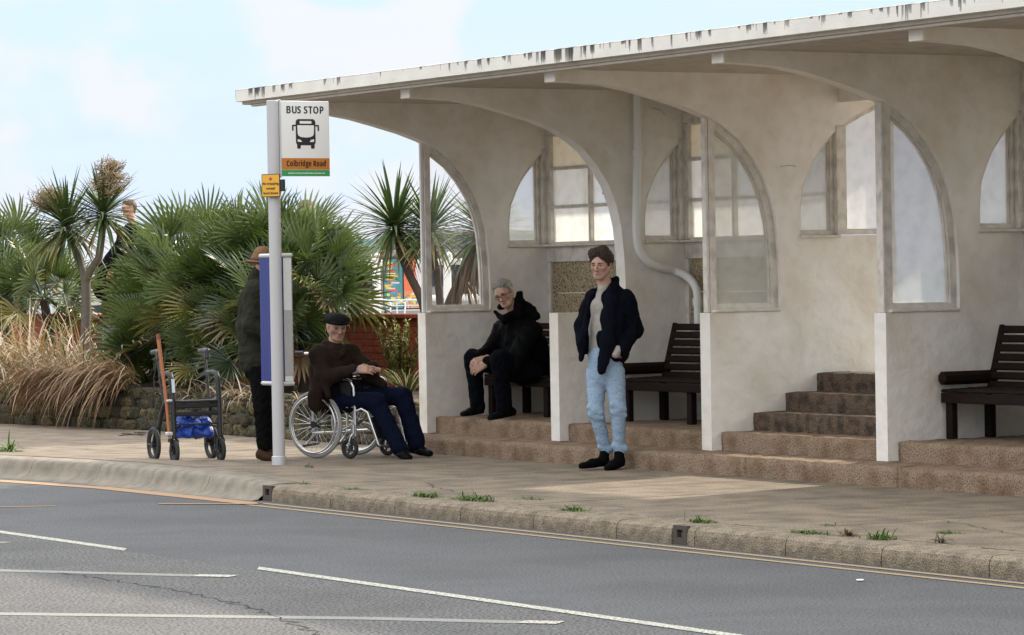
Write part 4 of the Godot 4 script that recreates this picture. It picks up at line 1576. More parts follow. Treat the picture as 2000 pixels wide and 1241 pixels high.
func make_wheelchair() -> void:
	var turn := atan2(0.916, -0.39)
	var o := thing("wheelchair", "silver framed wheelchair with large grey-tyred spoked wheels under the man in the cap", "wheelchair", Vector3(-1.53, 0, 1.14), turn)
	var g: G
	var ax := Basis(Vector3.BACK, PI / 2)
	for s in [-1.0, 1.0]:
		var hub: Vector3 = Vector3(s * 0.3, 0.3, -0.19)
		g = G.new()
		g.torus(hub, ax, 0.283, 0.017, 56, 8)
		var wheel := part("wheel", g, M.tyre_grey, o)
		g = G.new()
		g.torus(hub, ax, 0.262, 0.011, 56, 8)
		part("rim", g, M.chrome, wheel)
		g = G.new()
		g.torus(hub + Vector3(s * 0.035, 0, 0), ax, 0.25, 0.009, 56, 8)
		part("hand_rim", g, M.chrome, wheel)
		for k in 28:
			g = G.new()
			var a := TAU * k / 28.0
			var b := a + (0.35 if k % 2 else -0.35)
			var off: float = s * (0.022 if k % 4 < 2 else -0.022)
			g.tube([hub + Vector3(off, cos(b) * 0.03, sin(b) * 0.03), hub + Vector3(0, cos(a) * 0.262, sin(a) * 0.262)], 0.0022, -1, 4, false)
			part("spoke", g, M.chrome, wheel)
		g = G.new()
		g.lathe([[0.0, -0.035], [0.032, -0.035], [0.022, -0.02], [0.022, 0.02], [0.032, 0.035], [0.0, 0.035]], hub, ax, 14)
		part("hub", g, M.black_plastic, wheel)
		# caster
		var cw: Vector3 = Vector3(s * 0.27, 0.092, 0.17)
		g = G.new()
		g.torus(cw, ax, 0.072, 0.02, 28, 8)
		var cast := part("caster", g, M.rubber, o)
		g = G.new()
		g.lathe([[0.0, -0.018], [0.025, -0.018], [0.025, 0.018], [0.0, 0.018]], cw, ax, 12)
		for k in 4:
			var dir := Vector3(0, cos(k * PI / 2 + 0.4), sin(k * PI / 2 + 0.4))
			g.box(cw + dir * 0.038, Vector3(0.016, 0.016, 0.06), Basis.looking_at(dir, Vector3.RIGHT), 0.003)
		part("hub", g, M.grey_plastic, cast)
		g = G.new()
		for k in [-1.0, 1.0]:
			g.tube([cw + Vector3(k * 0.028, 0, 0), cw + Vector3(k * 0.028, 0.1, 0.03), cw + Vector3(0, 0.14, 0.045)], 0.009, -1, 7)
		g.tube([cw + Vector3(0, 0.13, 0.045), cw + Vector3(0, 0.21, 0.045)], 0.016, -1, 9)
		part("fork", g, M.chrome, cast)
		# side frame
		g = G.new()
		var x: float = s * 0.245
		g.tube([Vector3(x, 0.2, 0.215), Vector3(x, 0.46, 0.215), Vector3(x, 0.63, 0.2), Vector3(x, 0.685, 0.17), Vector3(x, 0.7, 0.12), Vector3(x, 0.7, -0.2)], 0.013, -1, 9)
		g.tube([Vector3(x, 0.46, 0.22), Vector3(x, 0.46, -0.25)], 0.013, -1, 9)
		g.tube([Vector3(x, 0.24, 0.2), Vector3(x, 0.22, -0.27)], 0.012, -1, 9)
		g.tube([Vector3(x, 0.12, -0.34), Vector3(x, 0.2, -0.26), Vector3(x, 0.9, -0.27), Vector3(x, 0.93, -0.3), Vector3(x, 0.93, -0.36)], 0.012, -1, 9)
		g.tube([Vector3(x, 0.42, 0.21), Vector3(x, 0.3, 0.19), Vector3(x, 0.22, -0.02)], 0.01, -1, 8)
		part("side_frame", g, M.chrome, o)
		g = G.new()
		g.tube([Vector3(x, 0.935, -0.35), Vector3(x, 0.935, -0.45)], 0.018, -1, 10)
		part("push_grip", g, M.black_plastic, o)
		g = G.new()
		g.box(Vector3(x * 1.05, 0.57, 0.0), Vector3(0.012, 0.22, 0.36), Basis.IDENTITY, 0.004)
		part("side_panel", g, M.black_fabric, o)
		g = G.new()
		g.box(Vector3(x, 0.71, -0.02), Vector3(0.045, 0.024, 0.26), Basis.IDENTITY, 0.01)
		part("arm_pad", g, M.black_plastic, o)
		g = G.new()   # tipping lever
		g.tube([Vector3(x, 0.13, -0.2), Vector3(x, 0.1, -0.4)], 0.011, -1, 7)
		g.tube([Vector3(x, 0.1, -0.38), Vector3(x, 0.1, -0.44)], 0.018, -1, 8)
		part("tipping_lever", g, M.black_plastic, o)
		# leg rest
		g = G.new()
		g.tube([Vector3(x, 0.42, 0.22), Vector3(x * 0.96, 0.44, 0.28), Vector3(x * 0.9, 0.41, 0.335), Vector3(x * 0.8, 0.13, 0.43), Vector3(x * 0.72, 0.11, 0.44)], 0.012, -1, 9)
		part("leg_rest", g, M.chrome, o)
		g = G.new()
		g.box(Vector3(s * 0.115, 0.11, 0.47), Vector3(0.15, 0.016, 0.13), Basis.IDENTITY, 0.006)
		part("foot_plate", g, M.black_plastic, o)
	g = G.new()
	g.box(Vector3(0, 0.27, 0.36), Vector3(0.34, 0.2, 0.02), Basis(Vector3.RIGHT, -0.25), 0.008)
	part("calf_pad", g, M.black_fabric, o)
	g = G.new()
	g.box(Vector3(0, 0.465, -0.02), Vector3(0.47, 0.03, 0.45), Basis.IDENTITY, 0.012)
	part("seat", g, M.black_fabric, o)
	g = G.new()
	g.box(Vector3(0, 0.69, -0.265), Vector3(0.47, 0.42, 0.022), Basis.IDENTITY, 0.01)
	part("backrest", g, M.black_fabric, o)
	g = G.new()
	g.tube([Vector3(-0.245, 0.2, 0.1), Vector3(0.245, 0.44, 0.1)], 0.011, -1, 8)
	g.tube([Vector3(0.245, 0.2, 0.06), Vector3(-0.245, 0.44, 0.06)], 0.011, -1, 8)
	part("cross_brace", g, M.chrome, o)


# ---------------------------------------------------------------- people: smooth bodies meshed from joined tapered limbs

# a limb: [a, b, radius at a, radius at b, blend, flattening axis, flattening, sign]
func limb(a: Vector3, b: Vector3, ra: float, rb := -1.0, blend := 0.03, axis := Vector3.ZERO, flat := 1.0, sign_ := 1.0) -> Array:
	return [a, b, ra, ra if rb < 0 else rb, blend, axis, flat, sign_]


func blob(a: Vector3, r: float, axis := Vector3.ZERO, flat := 1.0, blend := 0.02, sign_ := 1.0) -> Array:
	return [a, a + Vector3(0, 0.0005, 0), r, r, blend, axis, flat, sign_]


func body(g: G, limbs: Array, cell: float, xf := Transform3D(), wrinkle := 0.0, wave := 25.0, tint = null, stretch := Vector3.ONE, seed_ := 1) -> void:
	var lo := Vector3.INF
	var hi := -Vector3.INF
	for l in limbs:
		if l[7] < 0:
			continue
		var r: float = maxf(l[2], l[3]) * maxf(1.0, l[6])
		lo = lo.min((l[0] as Vector3).min(l[1]) - Vector3.ONE * r)
		hi = hi.max((l[0] as Vector3).max(l[1]) + Vector3.ONE * r)
	var pad := cell * 3.0 + wrinkle
	lo -= Vector3.ONE * pad
	hi += Vector3.ONE * pad
	var nx := int((hi.x - lo.x) / cell) + 2
	var ny := int((hi.y - lo.y) / cell) + 2
	var nz := int((hi.z - lo.z) / cell) + 2
	var f := PackedFloat32Array()
	f.resize(nx * ny * nz)
	f.fill(1.0)
	for l in limbs:
		var a: Vector3 = l[0]
		var b: Vector3 = l[1]
		var ra: float = l[2]
		var dr: float = l[3] - ra
		var k: float = l[4]
		var axis: Vector3 = l[5]
		var sc: float = 1.0 / l[6] - 1.0
		var sg: float = l[7]
		var r: float = maxf(l[2], l[3]) * maxf(1.0, l[6]) + k + cell * 2.0
		var p0 := ((a.min(b) - Vector3.ONE * r - lo) / cell).floor().clamp(Vector3.ZERO, Vector3(nx - 1, ny - 1, nz - 1))
		var p1 := ((a.max(b) + Vector3.ONE * r - lo) / cell).ceil().clamp(Vector3.ZERO, Vector3(nx - 1, ny - 1, nz - 1))
		var ab := b - a
		ab += axis * (ab.dot(axis) * sc)
		var inv := 1.0 / maxf(1e-9, ab.length_squared())
		var flatten := axis != Vector3.ZERO
		for z in range(int(p0.z), int(p1.z) + 1):
			for y in range(int(p0.y), int(p1.y) + 1):
				var at := (z * ny + y) * nx
				var q := Vector3(lo.x + int(p0.x) * cell, lo.y + y * cell, lo.z + z * cell) - a
				for x in range(int(p0.x), int(p1.x) + 1):
					var w := q
					if flatten:
						w += axis * (w.dot(axis) * sc)
					var t := clampf(w.dot(ab) * inv, 0.0, 1.0)
					var d := (w - ab * t).length() - ra - dr * t
					q.x += cell
					var o := f[at + x]
					if sg > 0:
						var h := k - absf(d - o)
						f[at + x] = minf(d, o) - (h * h / (4.0 * k) if h > 0 else 0.0)
					else:
						d = -d
						var h := k - absf(d - o)
						f[at + x] = maxf(d, o) + (h * h / (4.0 * k) if h > 0 else 0.0)
	if wrinkle > 0:
		var fn := FastNoiseLite.new()
		fn.seed = seed_
		fn.frequency = 1.0
		fn.fractal_octaves = 2
		var band := cell * 8.0 + wrinkle
		var i := 0
		for z in nz:
			for y in ny:
				for x in nx:
					if absf(f[i]) < band:
						f[i] += wrinkle * fn.get_noise_3d((lo.x + x * cell) * wave * stretch.x, (lo.y + y * cell) * wave * stretch.y, (lo.z + z * cell) * wave * stretch.z)
					i += 1
	var sx := 1
	var sy := nx
	var sz := nx * ny
	var at_cell := {}
	var pts := PackedVector3Array()
	var nrm := PackedVector3Array()
	var where := PackedInt32Array()
	var near := cell * 10.0
	for z in nz - 1:
		for y in ny - 1:
			var i := (z * ny + y) * nx
			for x in nx - 1:
				var f0 := f[i]
				if absf(f0) < near:
					var f1 := f[i + sx]
					var f2 := f[i + sy]
					var f3 := f[i + sx + sy]
					var f4 := f[i + sz]
					var f5 := f[i + sx + sz]
					var f6 := f[i + sy + sz]
					var f7 := f[i + sx + sy + sz]
					var c := int(f0 < 0) + int(f1 < 0) + int(f2 < 0) + int(f3 < 0) + int(f4 < 0) + int(f5 < 0) + int(f6 < 0) + int(f7 < 0)
					if c > 0 and c < 8:
						var s := Vector3.ZERO
						var n := 0
						if (f0 < 0) != (f1 < 0): s += Vector3(f0 / (f0 - f1), 0, 0); n += 1
						if (f2 < 0) != (f3 < 0): s += Vector3(f2 / (f2 - f3), 1, 0); n += 1
						if (f4 < 0) != (f5 < 0): s += Vector3(f4 / (f4 - f5), 0, 1); n += 1
						if (f6 < 0) != (f7 < 0): s += Vector3(f6 / (f6 - f7), 1, 1); n += 1
						if (f0 < 0) != (f2 < 0): s += Vector3(0, f0 / (f0 - f2), 0); n += 1
						if (f1 < 0) != (f3 < 0): s += Vector3(1, f1 / (f1 - f3), 0); n += 1
						if (f4 < 0) != (f6 < 0): s += Vector3(0, f4 / (f4 - f6), 1); n += 1
						if (f5 < 0) != (f7 < 0): s += Vector3(1, f5 / (f5 - f7), 1); n += 1
						if (f0 < 0) != (f4 < 0): s += Vector3(0, 0, f0 / (f0 - f4)); n += 1
						if (f1 < 0) != (f5 < 0): s += Vector3(1, 0, f1 / (f1 - f5)); n += 1
						if (f2 < 0) != (f6 < 0): s += Vector3(0, 1, f2 / (f2 - f6)); n += 1
						if (f3 < 0) != (f7 < 0): s += Vector3(1, 1, f3 / (f3 - f7)); n += 1
						at_cell[i] = pts.size()
						where.push_back(i)
						pts.push_back(lo + (Vector3(x, y, z) + s / n) * cell)
						nrm.push_back(Vector3(f1 + f3 + f5 + f7 - f0 - f2 - f4 - f6, f2 + f3 + f6 + f7 - f0 - f1 - f4 - f5, f4 + f5 + f6 + f7 - f0 - f1 - f2 - f3).normalized())
				i += 1
	var cols := PackedColorArray()
	for i in pts.size():
		cols.push_back(tint.call(pts[i]) if tint != null else g.col)
		pts[i] = xf * pts[i]
		nrm[i] = (xf.basis * nrm[i]).normalized()
	for w in where:
		var f0 := f[w]
		for e in [[sx, sy, sz], [sy, sz, sx], [sz, sx, sy]]:
			var f1 := f[w + e[0]]
			if (f0 < 0) == (f1 < 0):
				continue
			var q := [at_cell.get(w, -1), at_cell.get(w - e[1], -1), at_cell.get(w - e[1] - e[2], -1), at_cell.get(w - e[2], -1)]
			if q.min() < 0:
				continue
			if f0 >= 0:
				q.reverse()
			for t in [[0, 1, 2], [0, 2, 3]]:
				for j in [0, 2, 1]:
					var id: int = q[t[j]]
					g.v.push_back(pts[id])
					g.n.push_back(nrm[id])
					g.c.push_back(cols[id])
	if tint != null:
		g.colored = true


func facing(yaw: float, pitch := 0.0, roll := 0.0) -> Basis:
	return Basis(Vector3.UP, yaw) * Basis(Vector3.RIGHT, pitch) * Basis(Vector3.BACK, roll)


func add_head(g: G, xf: Transform3D, skin: Color, rosy: Color, brow: Color, stubble := 0.0, wide := 1.0) -> void:
	# z looks forward, the origin lies between the ears at the height of the eyes
	var l := [
		limb(Vector3(0, 0.034, -0.024), Vector3(0, 0.036, 0.014), 0.079 * wide, 0.073 * wide, 0.03),
		limb(Vector3(0, 0.0, 0.026), Vector3(0, -0.078, 0.04), 0.061 * wide, 0.038 * wide, 0.035),
		limb(Vector3(0, -0.06, -0.015), Vector3(0, -0.17, -0.04), 0.052, 0.057, 0.025),
		limb(Vector3(-0.012, -0.1, 0.061), Vector3(0.012, -0.1, 0.061), 0.016, 0.016, 0.025),
		limb(Vector3(-0.038, 0.022, 0.073), Vector3(0.038, 0.022, 0.073), 0.012, 0.012, 0.02),
		limb(Vector3(0, 0.012, 0.082), Vector3(0, -0.03, 0.103), 0.0075, 0.0095, 0.012),
		blob(Vector3(0, -0.034, 0.1), 0.0115, Vector3.ZERO, 1.0, 0.01),
		blob(Vector3(-0.011, -0.038, 0.092), 0.0085, Vector3.ZERO, 1.0, 0.01),
		blob(Vector3(0.011, -0.038, 0.092), 0.0085, Vector3.ZERO, 1.0, 0.01),
		limb(Vector3(-0.016, -0.0645, 0.076), Vector3(0.016, -0.0645, 0.076), 0.0062, 0.0062, 0.012),
		limb(Vector3(-0.012, -0.0755, 0.0745), Vector3(0.012, -0.0755, 0.0745), 0.0072, 0.0072, 0.012),
	]
	for s in [-1.0, 1.0]:
		l.append(blob(Vector3(s * 0.046 * wide, -0.016, 0.055), 0.017, Vector3.ZERO, 1.0, 0.035))
		l.append(limb(Vector3(s * 0.057 * wide, -0.04, 0.01), Vector3(s * 0.034 * wide, -0.088, 0.042), 0.02, 0.017, 0.03))
		l.append(limb(Vector3(s * 0.08 * wide, 0.012, -0.012), Vector3(s * 0.077 * wide, -0.028, -0.004), 0.024, 0.016, 0.012, Vector3.RIGHT, 0.4))
		l.append(blob(Vector3(s * 0.032, 0.004, 0.092), 0.0145, Vector3.ZERO, 1.0, 0.014, -1.0))
		l.append(blob(Vector3(s * 0.032, 0.003, 0.0755), 0.0115, Vector3.ZERO, 1.0, 0.004))
	var tone := func(p: Vector3) -> Color:
		var c := skin
		var ex := absf(p.x) - 0.032
		if p.z > 0.035:
			c = c.lerp(rosy, 0.3 * exp(-(pow((absf(p.x) - 0.044) / 0.02, 2) + pow((p.y + 0.024) / 0.018, 2))))
			c = c.lerp(rosy, 0.4 * exp(-(pow(p.x / 0.014, 2) + pow((p.y + 0.036) / 0.012, 2))))
			if stubble > 0 and p.y < -0.035:
				c = c.lerp(brow, stubble * smoothstep(-0.035, -0.06, p.y))
			var lip := 1.0 - smoothstep(0.6, 1.15, pow(p.x / 0.021, 2) + pow((p.y + 0.069 + 9.0 * p.x * p.x) / 0.011, 2))
			c = c.lerp(rosy * 0.75, 0.6 * lip)
			c = c.lerp(rosy * 0.22, 0.85 * (1.0 - smoothstep(0.3, 1.2, pow(p.x / 0.02, 2) + pow((p.y + 0.0685 + 11.0 * p.x * p.x) / 0.0032, 2))))
			c = c.lerp(rosy * 0.3, 0.6 * exp(-(ex * ex / 0.00026 + pow(p.y - 0.007, 2) / 0.00011)))  # socket shade round the eyes painted into the skin
			c = c.lerp(brow, 0.95 * (1.0 - smoothstep(0.7, 1.3, pow(ex / 0.019, 2) + pow((p.y - 0.021 + absf(ex + 0.006) * 0.2) / 0.0048, 2))))
			c = c.lerp(Color(0.045, 0.036, 0.032), 0.92 * (1.0 - smoothstep(0.6, 1.3, pow(ex / 0.0125, 2) + pow((p.y - 0.003) / 0.0052, 2))))
		return c
	body(g, l, 0.0042, xf, 0.0, 1.0, tone)


func add_hand(g: G, wrist: Vector3, dir: Vector3, back: Vector3, side: float, curl: float, spread := 0.012) -> void:
	# dir runs from the wrist to the knuckles, back is the normal of the hand's back, side +1 puts the thumb at dir x back
	dir = dir.normalized()
	back = (back - dir * back.dot(dir)).normalized()
	var across := dir.cross(back) * side
	var l := [limb(wrist - dir * 0.03, wrist + dir * 0.02, 0.027, 0.027, 0.02, back, 0.8)]
	for i in 4:
		var o := (1.5 - i) * 0.0195
		l.append(limb(wrist + across * o * 0.6 + dir * 0.015, wrist + across * o + dir * 0.088, 0.015, 0.012, 0.012))
		var p := wrist + across * o + dir * (0.088 if i in [1, 2] else 0.082)
		var d := (dir + across * (1.5 - i) * spread * 3.0).normalized()
		var a := curl * 0.55
		for k in 3:
			var len_: float = [0.042, 0.027, 0.021][k] * [0.93, 1.05, 1.0, 0.8][i]
			d = d.rotated(across * side * -side, 0.0)
			var dd := (d * cos(a) - back * sin(a)).normalized()
			var q := p + dd * len_
			l.append(limb(p, q, 0.0095 - 0.0007 * k, 0.0088 - 0.0009 * k, 0.004))
			p = q
			a += curl * (0.75 if k == 0 else 0.55)
	var t0 := wrist + across * 0.03 + dir * 0.025 - back * 0.006
	var t1 := t0 + (across * 0.75 + dir * 0.7 - back * 0.35).normalized() * 0.042
	var t2 := t1 + (dir * 0.95 - back * 0.45 - across * 0.15).normalized() * 0.03
	var t3 := t2 + (dir * 0.8 - back * 0.5 - across * 0.45).normalized() * 0.024
	l.append(limb(wrist + dir * 0.02 + across * 0.015, t0, 0.017, 0.016, 0.015))
	l.append(limb(t0, t1, 0.0145, 0.011, 0.008))
	l.append(limb(t1, t2, 0.0105, 0.0098, 0.004))
	l.append(limb(t2, t3, 0.0098, 0.008, 0.004))
	body(g, l, 0.0045)


func under_body(g: G, j: Dictionary, thick := 1.0) -> void:
	# the body beneath the clothes, one continuous skin
	var l := [
		limb(j.pelvis, j.chest, 0.075 * thick, 0.1 * thick, 0.05),
		limb(j.chest, j.neck, 0.085 * thick, 0.05, 0.05),
		limb(j.neck, j.head, 0.056, 0.052, 0.03),
	]
	for s in ["r", "l"]:
		var sh: Vector3 = (j["shoulder_" + s] as Vector3).lerp(j.chest, 0.12) + Vector3(0, -0.025, 0)
		l.append(limb(j.chest, sh, 0.06 * thick, 0.038 * thick, 0.03))
		l.append(limb(sh, j["elbow_" + s], 0.036 * thick, 0.034, 0.02))
		l.append(limb(j["elbow_" + s], j["wrist_" + s], 0.037, 0.026, 0.02))
		l.append(limb(j.pelvis, j["hip_" + s], 0.06, 0.06, 0.04))
		l.append(limb(j["hip_" + s], j["knee_" + s], 0.06, 0.045, 0.03))
		l.append(limb(j["knee_" + s], j["ankle_" + s], 0.046, 0.028, 0.02))
	body(g, l, 0.02)


func garment(called: String, limbs: Array, m: Material, parent: Node, cell := 0.012, wrinkle := 0.006, wave := 12.0, stretch := Vector3.ONE, seed_ := 1) -> MeshInstance3D:
	var g := G.new()
	body(g, limbs, cell, Transform3D(), wrinkle, wave, null, stretch, seed_)
	return part(called, g, m, parent)


func shoe(heel: Vector3, toe: Vector3, shaft: Vector3, m: Material, parent: Node, called := "shoe", w := 0.043) -> void:
	var up := Vector3.UP
	var d := (toe - heel).normalized()
	var l := [
		limb(heel + up * 0.035, heel.lerp(toe, 0.5) + up * 0.035, w * 0.92, w, 0.02, up, 0.85),
		limb(heel.lerp(toe, 0.45) + up * 0.028, toe - d * 0.035 + up * 0.026, w * 1.05, w * 0.88, 0.02, up, 0.68),
		limb(heel + up * 0.04 + d * 0.015, shaft, w * 0.9, w * 0.92, 0.03),
		limb(heel + up * 0.008, heel + d * 0.06 + up * 0.008, w * 0.88, w * 0.9, 0.006, up, 0.3),
		limb(heel + up * 0.007 + d * 0.05, toe - d * 0.035 + up * 0.007, w * 0.95, w * 0.9, 0.006, up, 0.2),
	]
	var g := G.new()
	body(g, l, 0.008)
	part(called, g, m, parent)


func make_people() -> void:
	var skin := Color(0.45, 0.265, 0.195)
	var rosy := Color(0.4, 0.165, 0.125)
	young_man(skin, rosy)
	seated_man(skin, rosy)
	man_in_wheelchair(skin, rosy)
	man_behind_the_case(skin, rosy)
	strollers(skin, rosy)


func seeded(n: int) -> RandomNumberGenerator:
	var r := RandomNumberGenerator.new()
	r.seed = n
	return r


const TURN := 1.0249    # local x then runs to the right of the view, local z towards the street


func young_man(skin: Color, rosy: Color) -> void:
	var o := thing("person", "young man standing in open navy jacket, pale jumper, light blue jeans and black boots", "person", Vector3(1.817, 0, 0.602), TURN)
	var j := {"pelvis": Vector3(-0.019, 0.812, 0), "chest": Vector3(0.013, 1.269, 0), "neck": Vector3(0, 1.478, 0), "head": Vector3(-0.027, 1.595, 0.02), "shoulder_r": Vector3(-0.128, 1.388, -0.1), "shoulder_l": Vector3(0.146, 1.384, 0.06), "elbow_r": Vector3(-0.194, 1.154, -0.14), "elbow_l": Vector3(0.22, 1.128, -0.02), "wrist_r": Vector3(-0.118, 0.872, -0.02), "wrist_l": Vector3(0.074, 0.947, 0.15), "hip_r": Vector3(-0.085, 0.812, -0.05), "hip_l": Vector3(0.05, 0.812, 0.03), "knee_r": Vector3(-0.101, 0.478, 0.03), "knee_l": Vector3(0.077, 0.497, 0.08), "ankle_r": Vector3(-0.025, 0.135, -0.06), "ankle_l": Vector3(0.085, 0.137, 0.02), "toe_r": Vector3(-0.21, 0.03, 0.1), "toe_l": Vector3(0.004, 0.022, 0.17)}
	var g := G.new()
	g.paint(skin.r, skin.g, skin.b)
	under_body(g, j, 0.9)
	var head := Transform3D(facing(-0.5, 0.06, -0.02).scaled(Vector3.ONE * 1.0), Vector3(-0.035, 1.661, 0.03))
	add_head(g, head, skin, rosy, Color(0.022, 0.013, 0.009), 0.22, 0.95)
	add_hand(g, Vector3(0.06, 0.912, 0.06), Vector3(-0.35, -0.9, 0.2), Vector3(0.4, 0.1, 0.9), 1.0, 0.3)
	add_hand(g, Vector3(-0.106, 0.838, -0.02), Vector3(0.25, -0.95, 0.1), Vector3(-0.5, 0.1, 0.8), -1.0, 0.3)
	part("body", g, M.skin, o)
	# hair swept up and over to one side
	var h := G.new()
	body(h, [
		limb(Vector3(0, 0.05, -0.03), Vector3(0, 0.055, 0.0), 0.089, 0.084, 0.02),
		limb(Vector3(-0.055, 0.108, 0.054), Vector3(0.045, 0.125, 0.044), 0.03, 0.038, 0.02),
		limb(Vector3(-0.066, 0.085, 0.04), Vector3(-0.073, 0.055, 0.02), 0.026, 0.02, 0.02),
		limb(Vector3(0.066, 0.085, 0.03), Vector3(0.076, 0.04, 0.0), 0.03, 0.02, 0.02),
		limb(Vector3(0.02, 0.118, 0.0), Vector3(0.05, 0.09, 0.05), 0.045, 0.026, 0.02),
		limb(Vector3(-0.055, 0.1, 0.06), Vector3(-0.03, 0.084, 0.078), 0.018, 0.014, 0.015),
		limb(Vector3(-0.058, 0.07, 0.045), Vector3(-0.066, 0.035, 0.045), 0.022, 0.012, 0.015),
		limb(Vector3(0.062, 0.06, 0.035), Vector3(0.071, 0.0, 0.012), 0.026, 0.011, 0.015),
		limb(Vector3(-0.062, 0.04, 0.0), Vector3(-0.071, 0.0, 0.008), 0.024, 0.012, 0.015),
		limb(Vector3(0, 0.0, -0.065), Vector3(0, -0.06, -0.062), 0.045, 0.03, 0.03),
		limb(Vector3(0.0, 0.045, 0.115), Vector3(0, -0.02, 0.12), 0.046, 0.05, 0.01, Vector3.RIGHT, 1.2, -1.0),
	], 0.004, head, 0.009, 75.0, null, Vector3(1, 0.3, 0.7), 3)
	part("hair", h, M.hair_brown, o)
	var ax0 := Vector3(-0.45, 0, 0.89)
	garment("jumper", [
		limb(Vector3(-0.033, 0.954, -0.01), Vector3(-0.009, 1.153, -0.01), 0.125, 0.128, 0.05, ax0, 0.84),
		limb(Vector3(-0.009, 1.153, -0.01), Vector3(0.002, 1.303, -0.02), 0.128, 0.12, 0.05, ax0, 0.82),
		limb(Vector3(-0.002, 1.336, -0.02), Vector3(-0.017, 1.465, 0.01), 0.1, 0.057, 0.04),
		limb(Vector3(-0.01, 1.311, -0.03), Vector3(-0.083, 1.32, -0.09), 0.09, 0.062, 0.05),
		limb(j.wrist_l + Vector3(0.012, 0.03, -0.01), j.wrist_l + Vector3(-0.01, -0.01, 0.0), 0.034, 0.033, 0.01),
	], M.knit_pale, o, 0.011, 0.006, 20.0)
	var ax := Vector3(-0.45, 0, 0.89)
	garment("jacket", [
		limb(Vector3(0.001, 0.97, -0.02), Vector3(0.014, 1.257, -0.02), 0.158, 0.16, 0.05, ax, 0.84),
		limb(Vector3(0.014, 1.269, -0.02), Vector3(0.013, 1.452, -0.03), 0.155, 0.092, 0.06, ax, 0.8),
		limb(Vector3(0.008, 1.402, -0.02), Vector3(-0.107, 1.404, -0.1), 0.085, 0.062, 0.06),
		limb(Vector3(0.025, 1.415, -0.02), Vector3(0.159, 1.375, 0.04), 0.088, 0.072, 0.06),
		limb(Vector3(-0.107, 1.396, -0.1), j.elbow_r, 0.07, 0.066, 0.02),
		limb(j.elbow_r, Vector3(-0.191, 0.981, -0.03), 0.066, 0.05, 0.04),
		limb(Vector3(0.159, 1.375, 0.04), j.elbow_l, 0.078, 0.074, 0.02),
		limb(j.elbow_l, Vector3(0.113, 0.983, 0.12), 0.07, 0.052, 0.02),
		# the front panels hang forward of the hem
		limb(Vector3(-0.128, 1.33, 0.04), Vector3(-0.196, 1.025, 0.07), 0.042, 0.05, 0.03, Vector3(0.8, 0, 0.6), 0.8),
		limb(Vector3(-0.196, 1.025, 0.07), Vector3(-0.219, 0.905, 0.08), 0.056, 0.024, 0.03, Vector3(0.8, 0, 0.6), 0.8),
		limb(Vector3(0.033, 1.382, 0.1), Vector3(-0.003, 1.023, 0.15), 0.05, 0.06, 0.03, Vector3(-0.2, 0, 0.98), 0.6),
		limb(Vector3(-0.012, 1.023, 0.15), Vector3(-0.049, 0.809, 0.17), 0.062, 0.036, 0.03, Vector3(-0.2, 0, 0.98), 0.6),
		limb(Vector3(0.154, 1.108, -0.05), Vector3(0.117, 0.925, -0.05), 0.08, 0.055, 0.03),
		limb(Vector3(0.003, 0.985, -0.08), Vector3(0.081, 0.933, -0.08), 0.1, 0.08, 0.03),
		# collar
		limb(Vector3(-0.089, 1.454, 0.07), Vector3(-0.052, 1.508, -0.03), 0.022, 0.022, 0.025),
		limb(Vector3(0.039, 1.461, 0.1), Vector3(0.081, 1.534, -0.02), 0.022, 0.026, 0.025),
		limb(Vector3(-0.052, 1.512, -0.05), Vector3(0.082, 1.539, -0.06), 0.03, 0.026, 0.02),
		# the open front
		limb(Vector3(-0.033, 1.537, 0.2), Vector3(-0.066, 1.323, 0.22), 0.05, 0.056, 0.012, Vector3(0.2, 0, 0.98), 5.0, -1.0),
		limb(Vector3(-0.066, 1.323, 0.22), Vector3(-0.13, 0.767, 0.24), 0.056, 0.052, 0.012, Vector3(0.2, 0, 0.98), 5.0, -1.0),
	], M.navy_jacket, o, 0.0095, 0.014, 12.0, Vector3(1, 0.6, 1), 5)
	garment("jeans", [
		limb(Vector3(-0.022, 0.904, 0), Vector3(-0.02, 0.779, 0), 0.14, 0.138, 0.05, Vector3(0.3, 0, 0.95), 0.82),
		limb(Vector3(-0.09, 0.788, -0.02), j.knee_r, 0.086, 0.062, 0.02),
		limb(j.knee_r, Vector3(-0.025, 0.147, -0.06), 0.062, 0.046, 0.02),
		limb(Vector3(0.054, 0.787, 0.03), j.knee_l, 0.088, 0.064, 0.02),
		limb(j.knee_l, Vector3(0.085, 0.149, 0.02), 0.064, 0.047, 0.02),
		# folds bunched at the knees and ankles
		limb(Vector3(-0.151, 0.509, 0.06), Vector3(-0.061, 0.466, 0.07), 0.026, 0.024, 0.02),
		limb(Vector3(-0.143, 0.442, 0.05), Vector3(-0.053, 0.42, 0.06), 0.022, 0.02, 0.02),
		limb(Vector3(0.035, 0.533, 0.12), Vector3(0.121, 0.485, 0.1), 0.026, 0.024, 0.02),
		limb(Vector3(0.038, 0.466, 0.11), Vector3(0.129, 0.439, 0.1), 0.022, 0.02, 0.02),
		limb(Vector3(-0.062, 0.186, -0.04), Vector3(0.017, 0.168, -0.04), 0.028, 0.028, 0.02),
		limb(Vector3(0.044, 0.189, 0.04), Vector3(0.131, 0.171, 0.04), 0.028, 0.028, 0.02),
	], M.jeans_pale, o, 0.0085, 0.005, 13.0, Vector3(0.8, 1.2, 0.8), 2)
	shoe(Vector3(-0.036, 0.027, -0.05), Vector3(-0.24, 0.012, 0.13), Vector3(-0.025, 0.177, -0.055), M.black_boot, o, "boot", 0.044)
	shoe(Vector3(0.087, 0.025, 0.03), Vector3(-0.027, -0.009, 0.2), Vector3(0.086, 0.179, 0.02), M.black_boot, o, "boot", 0.046)
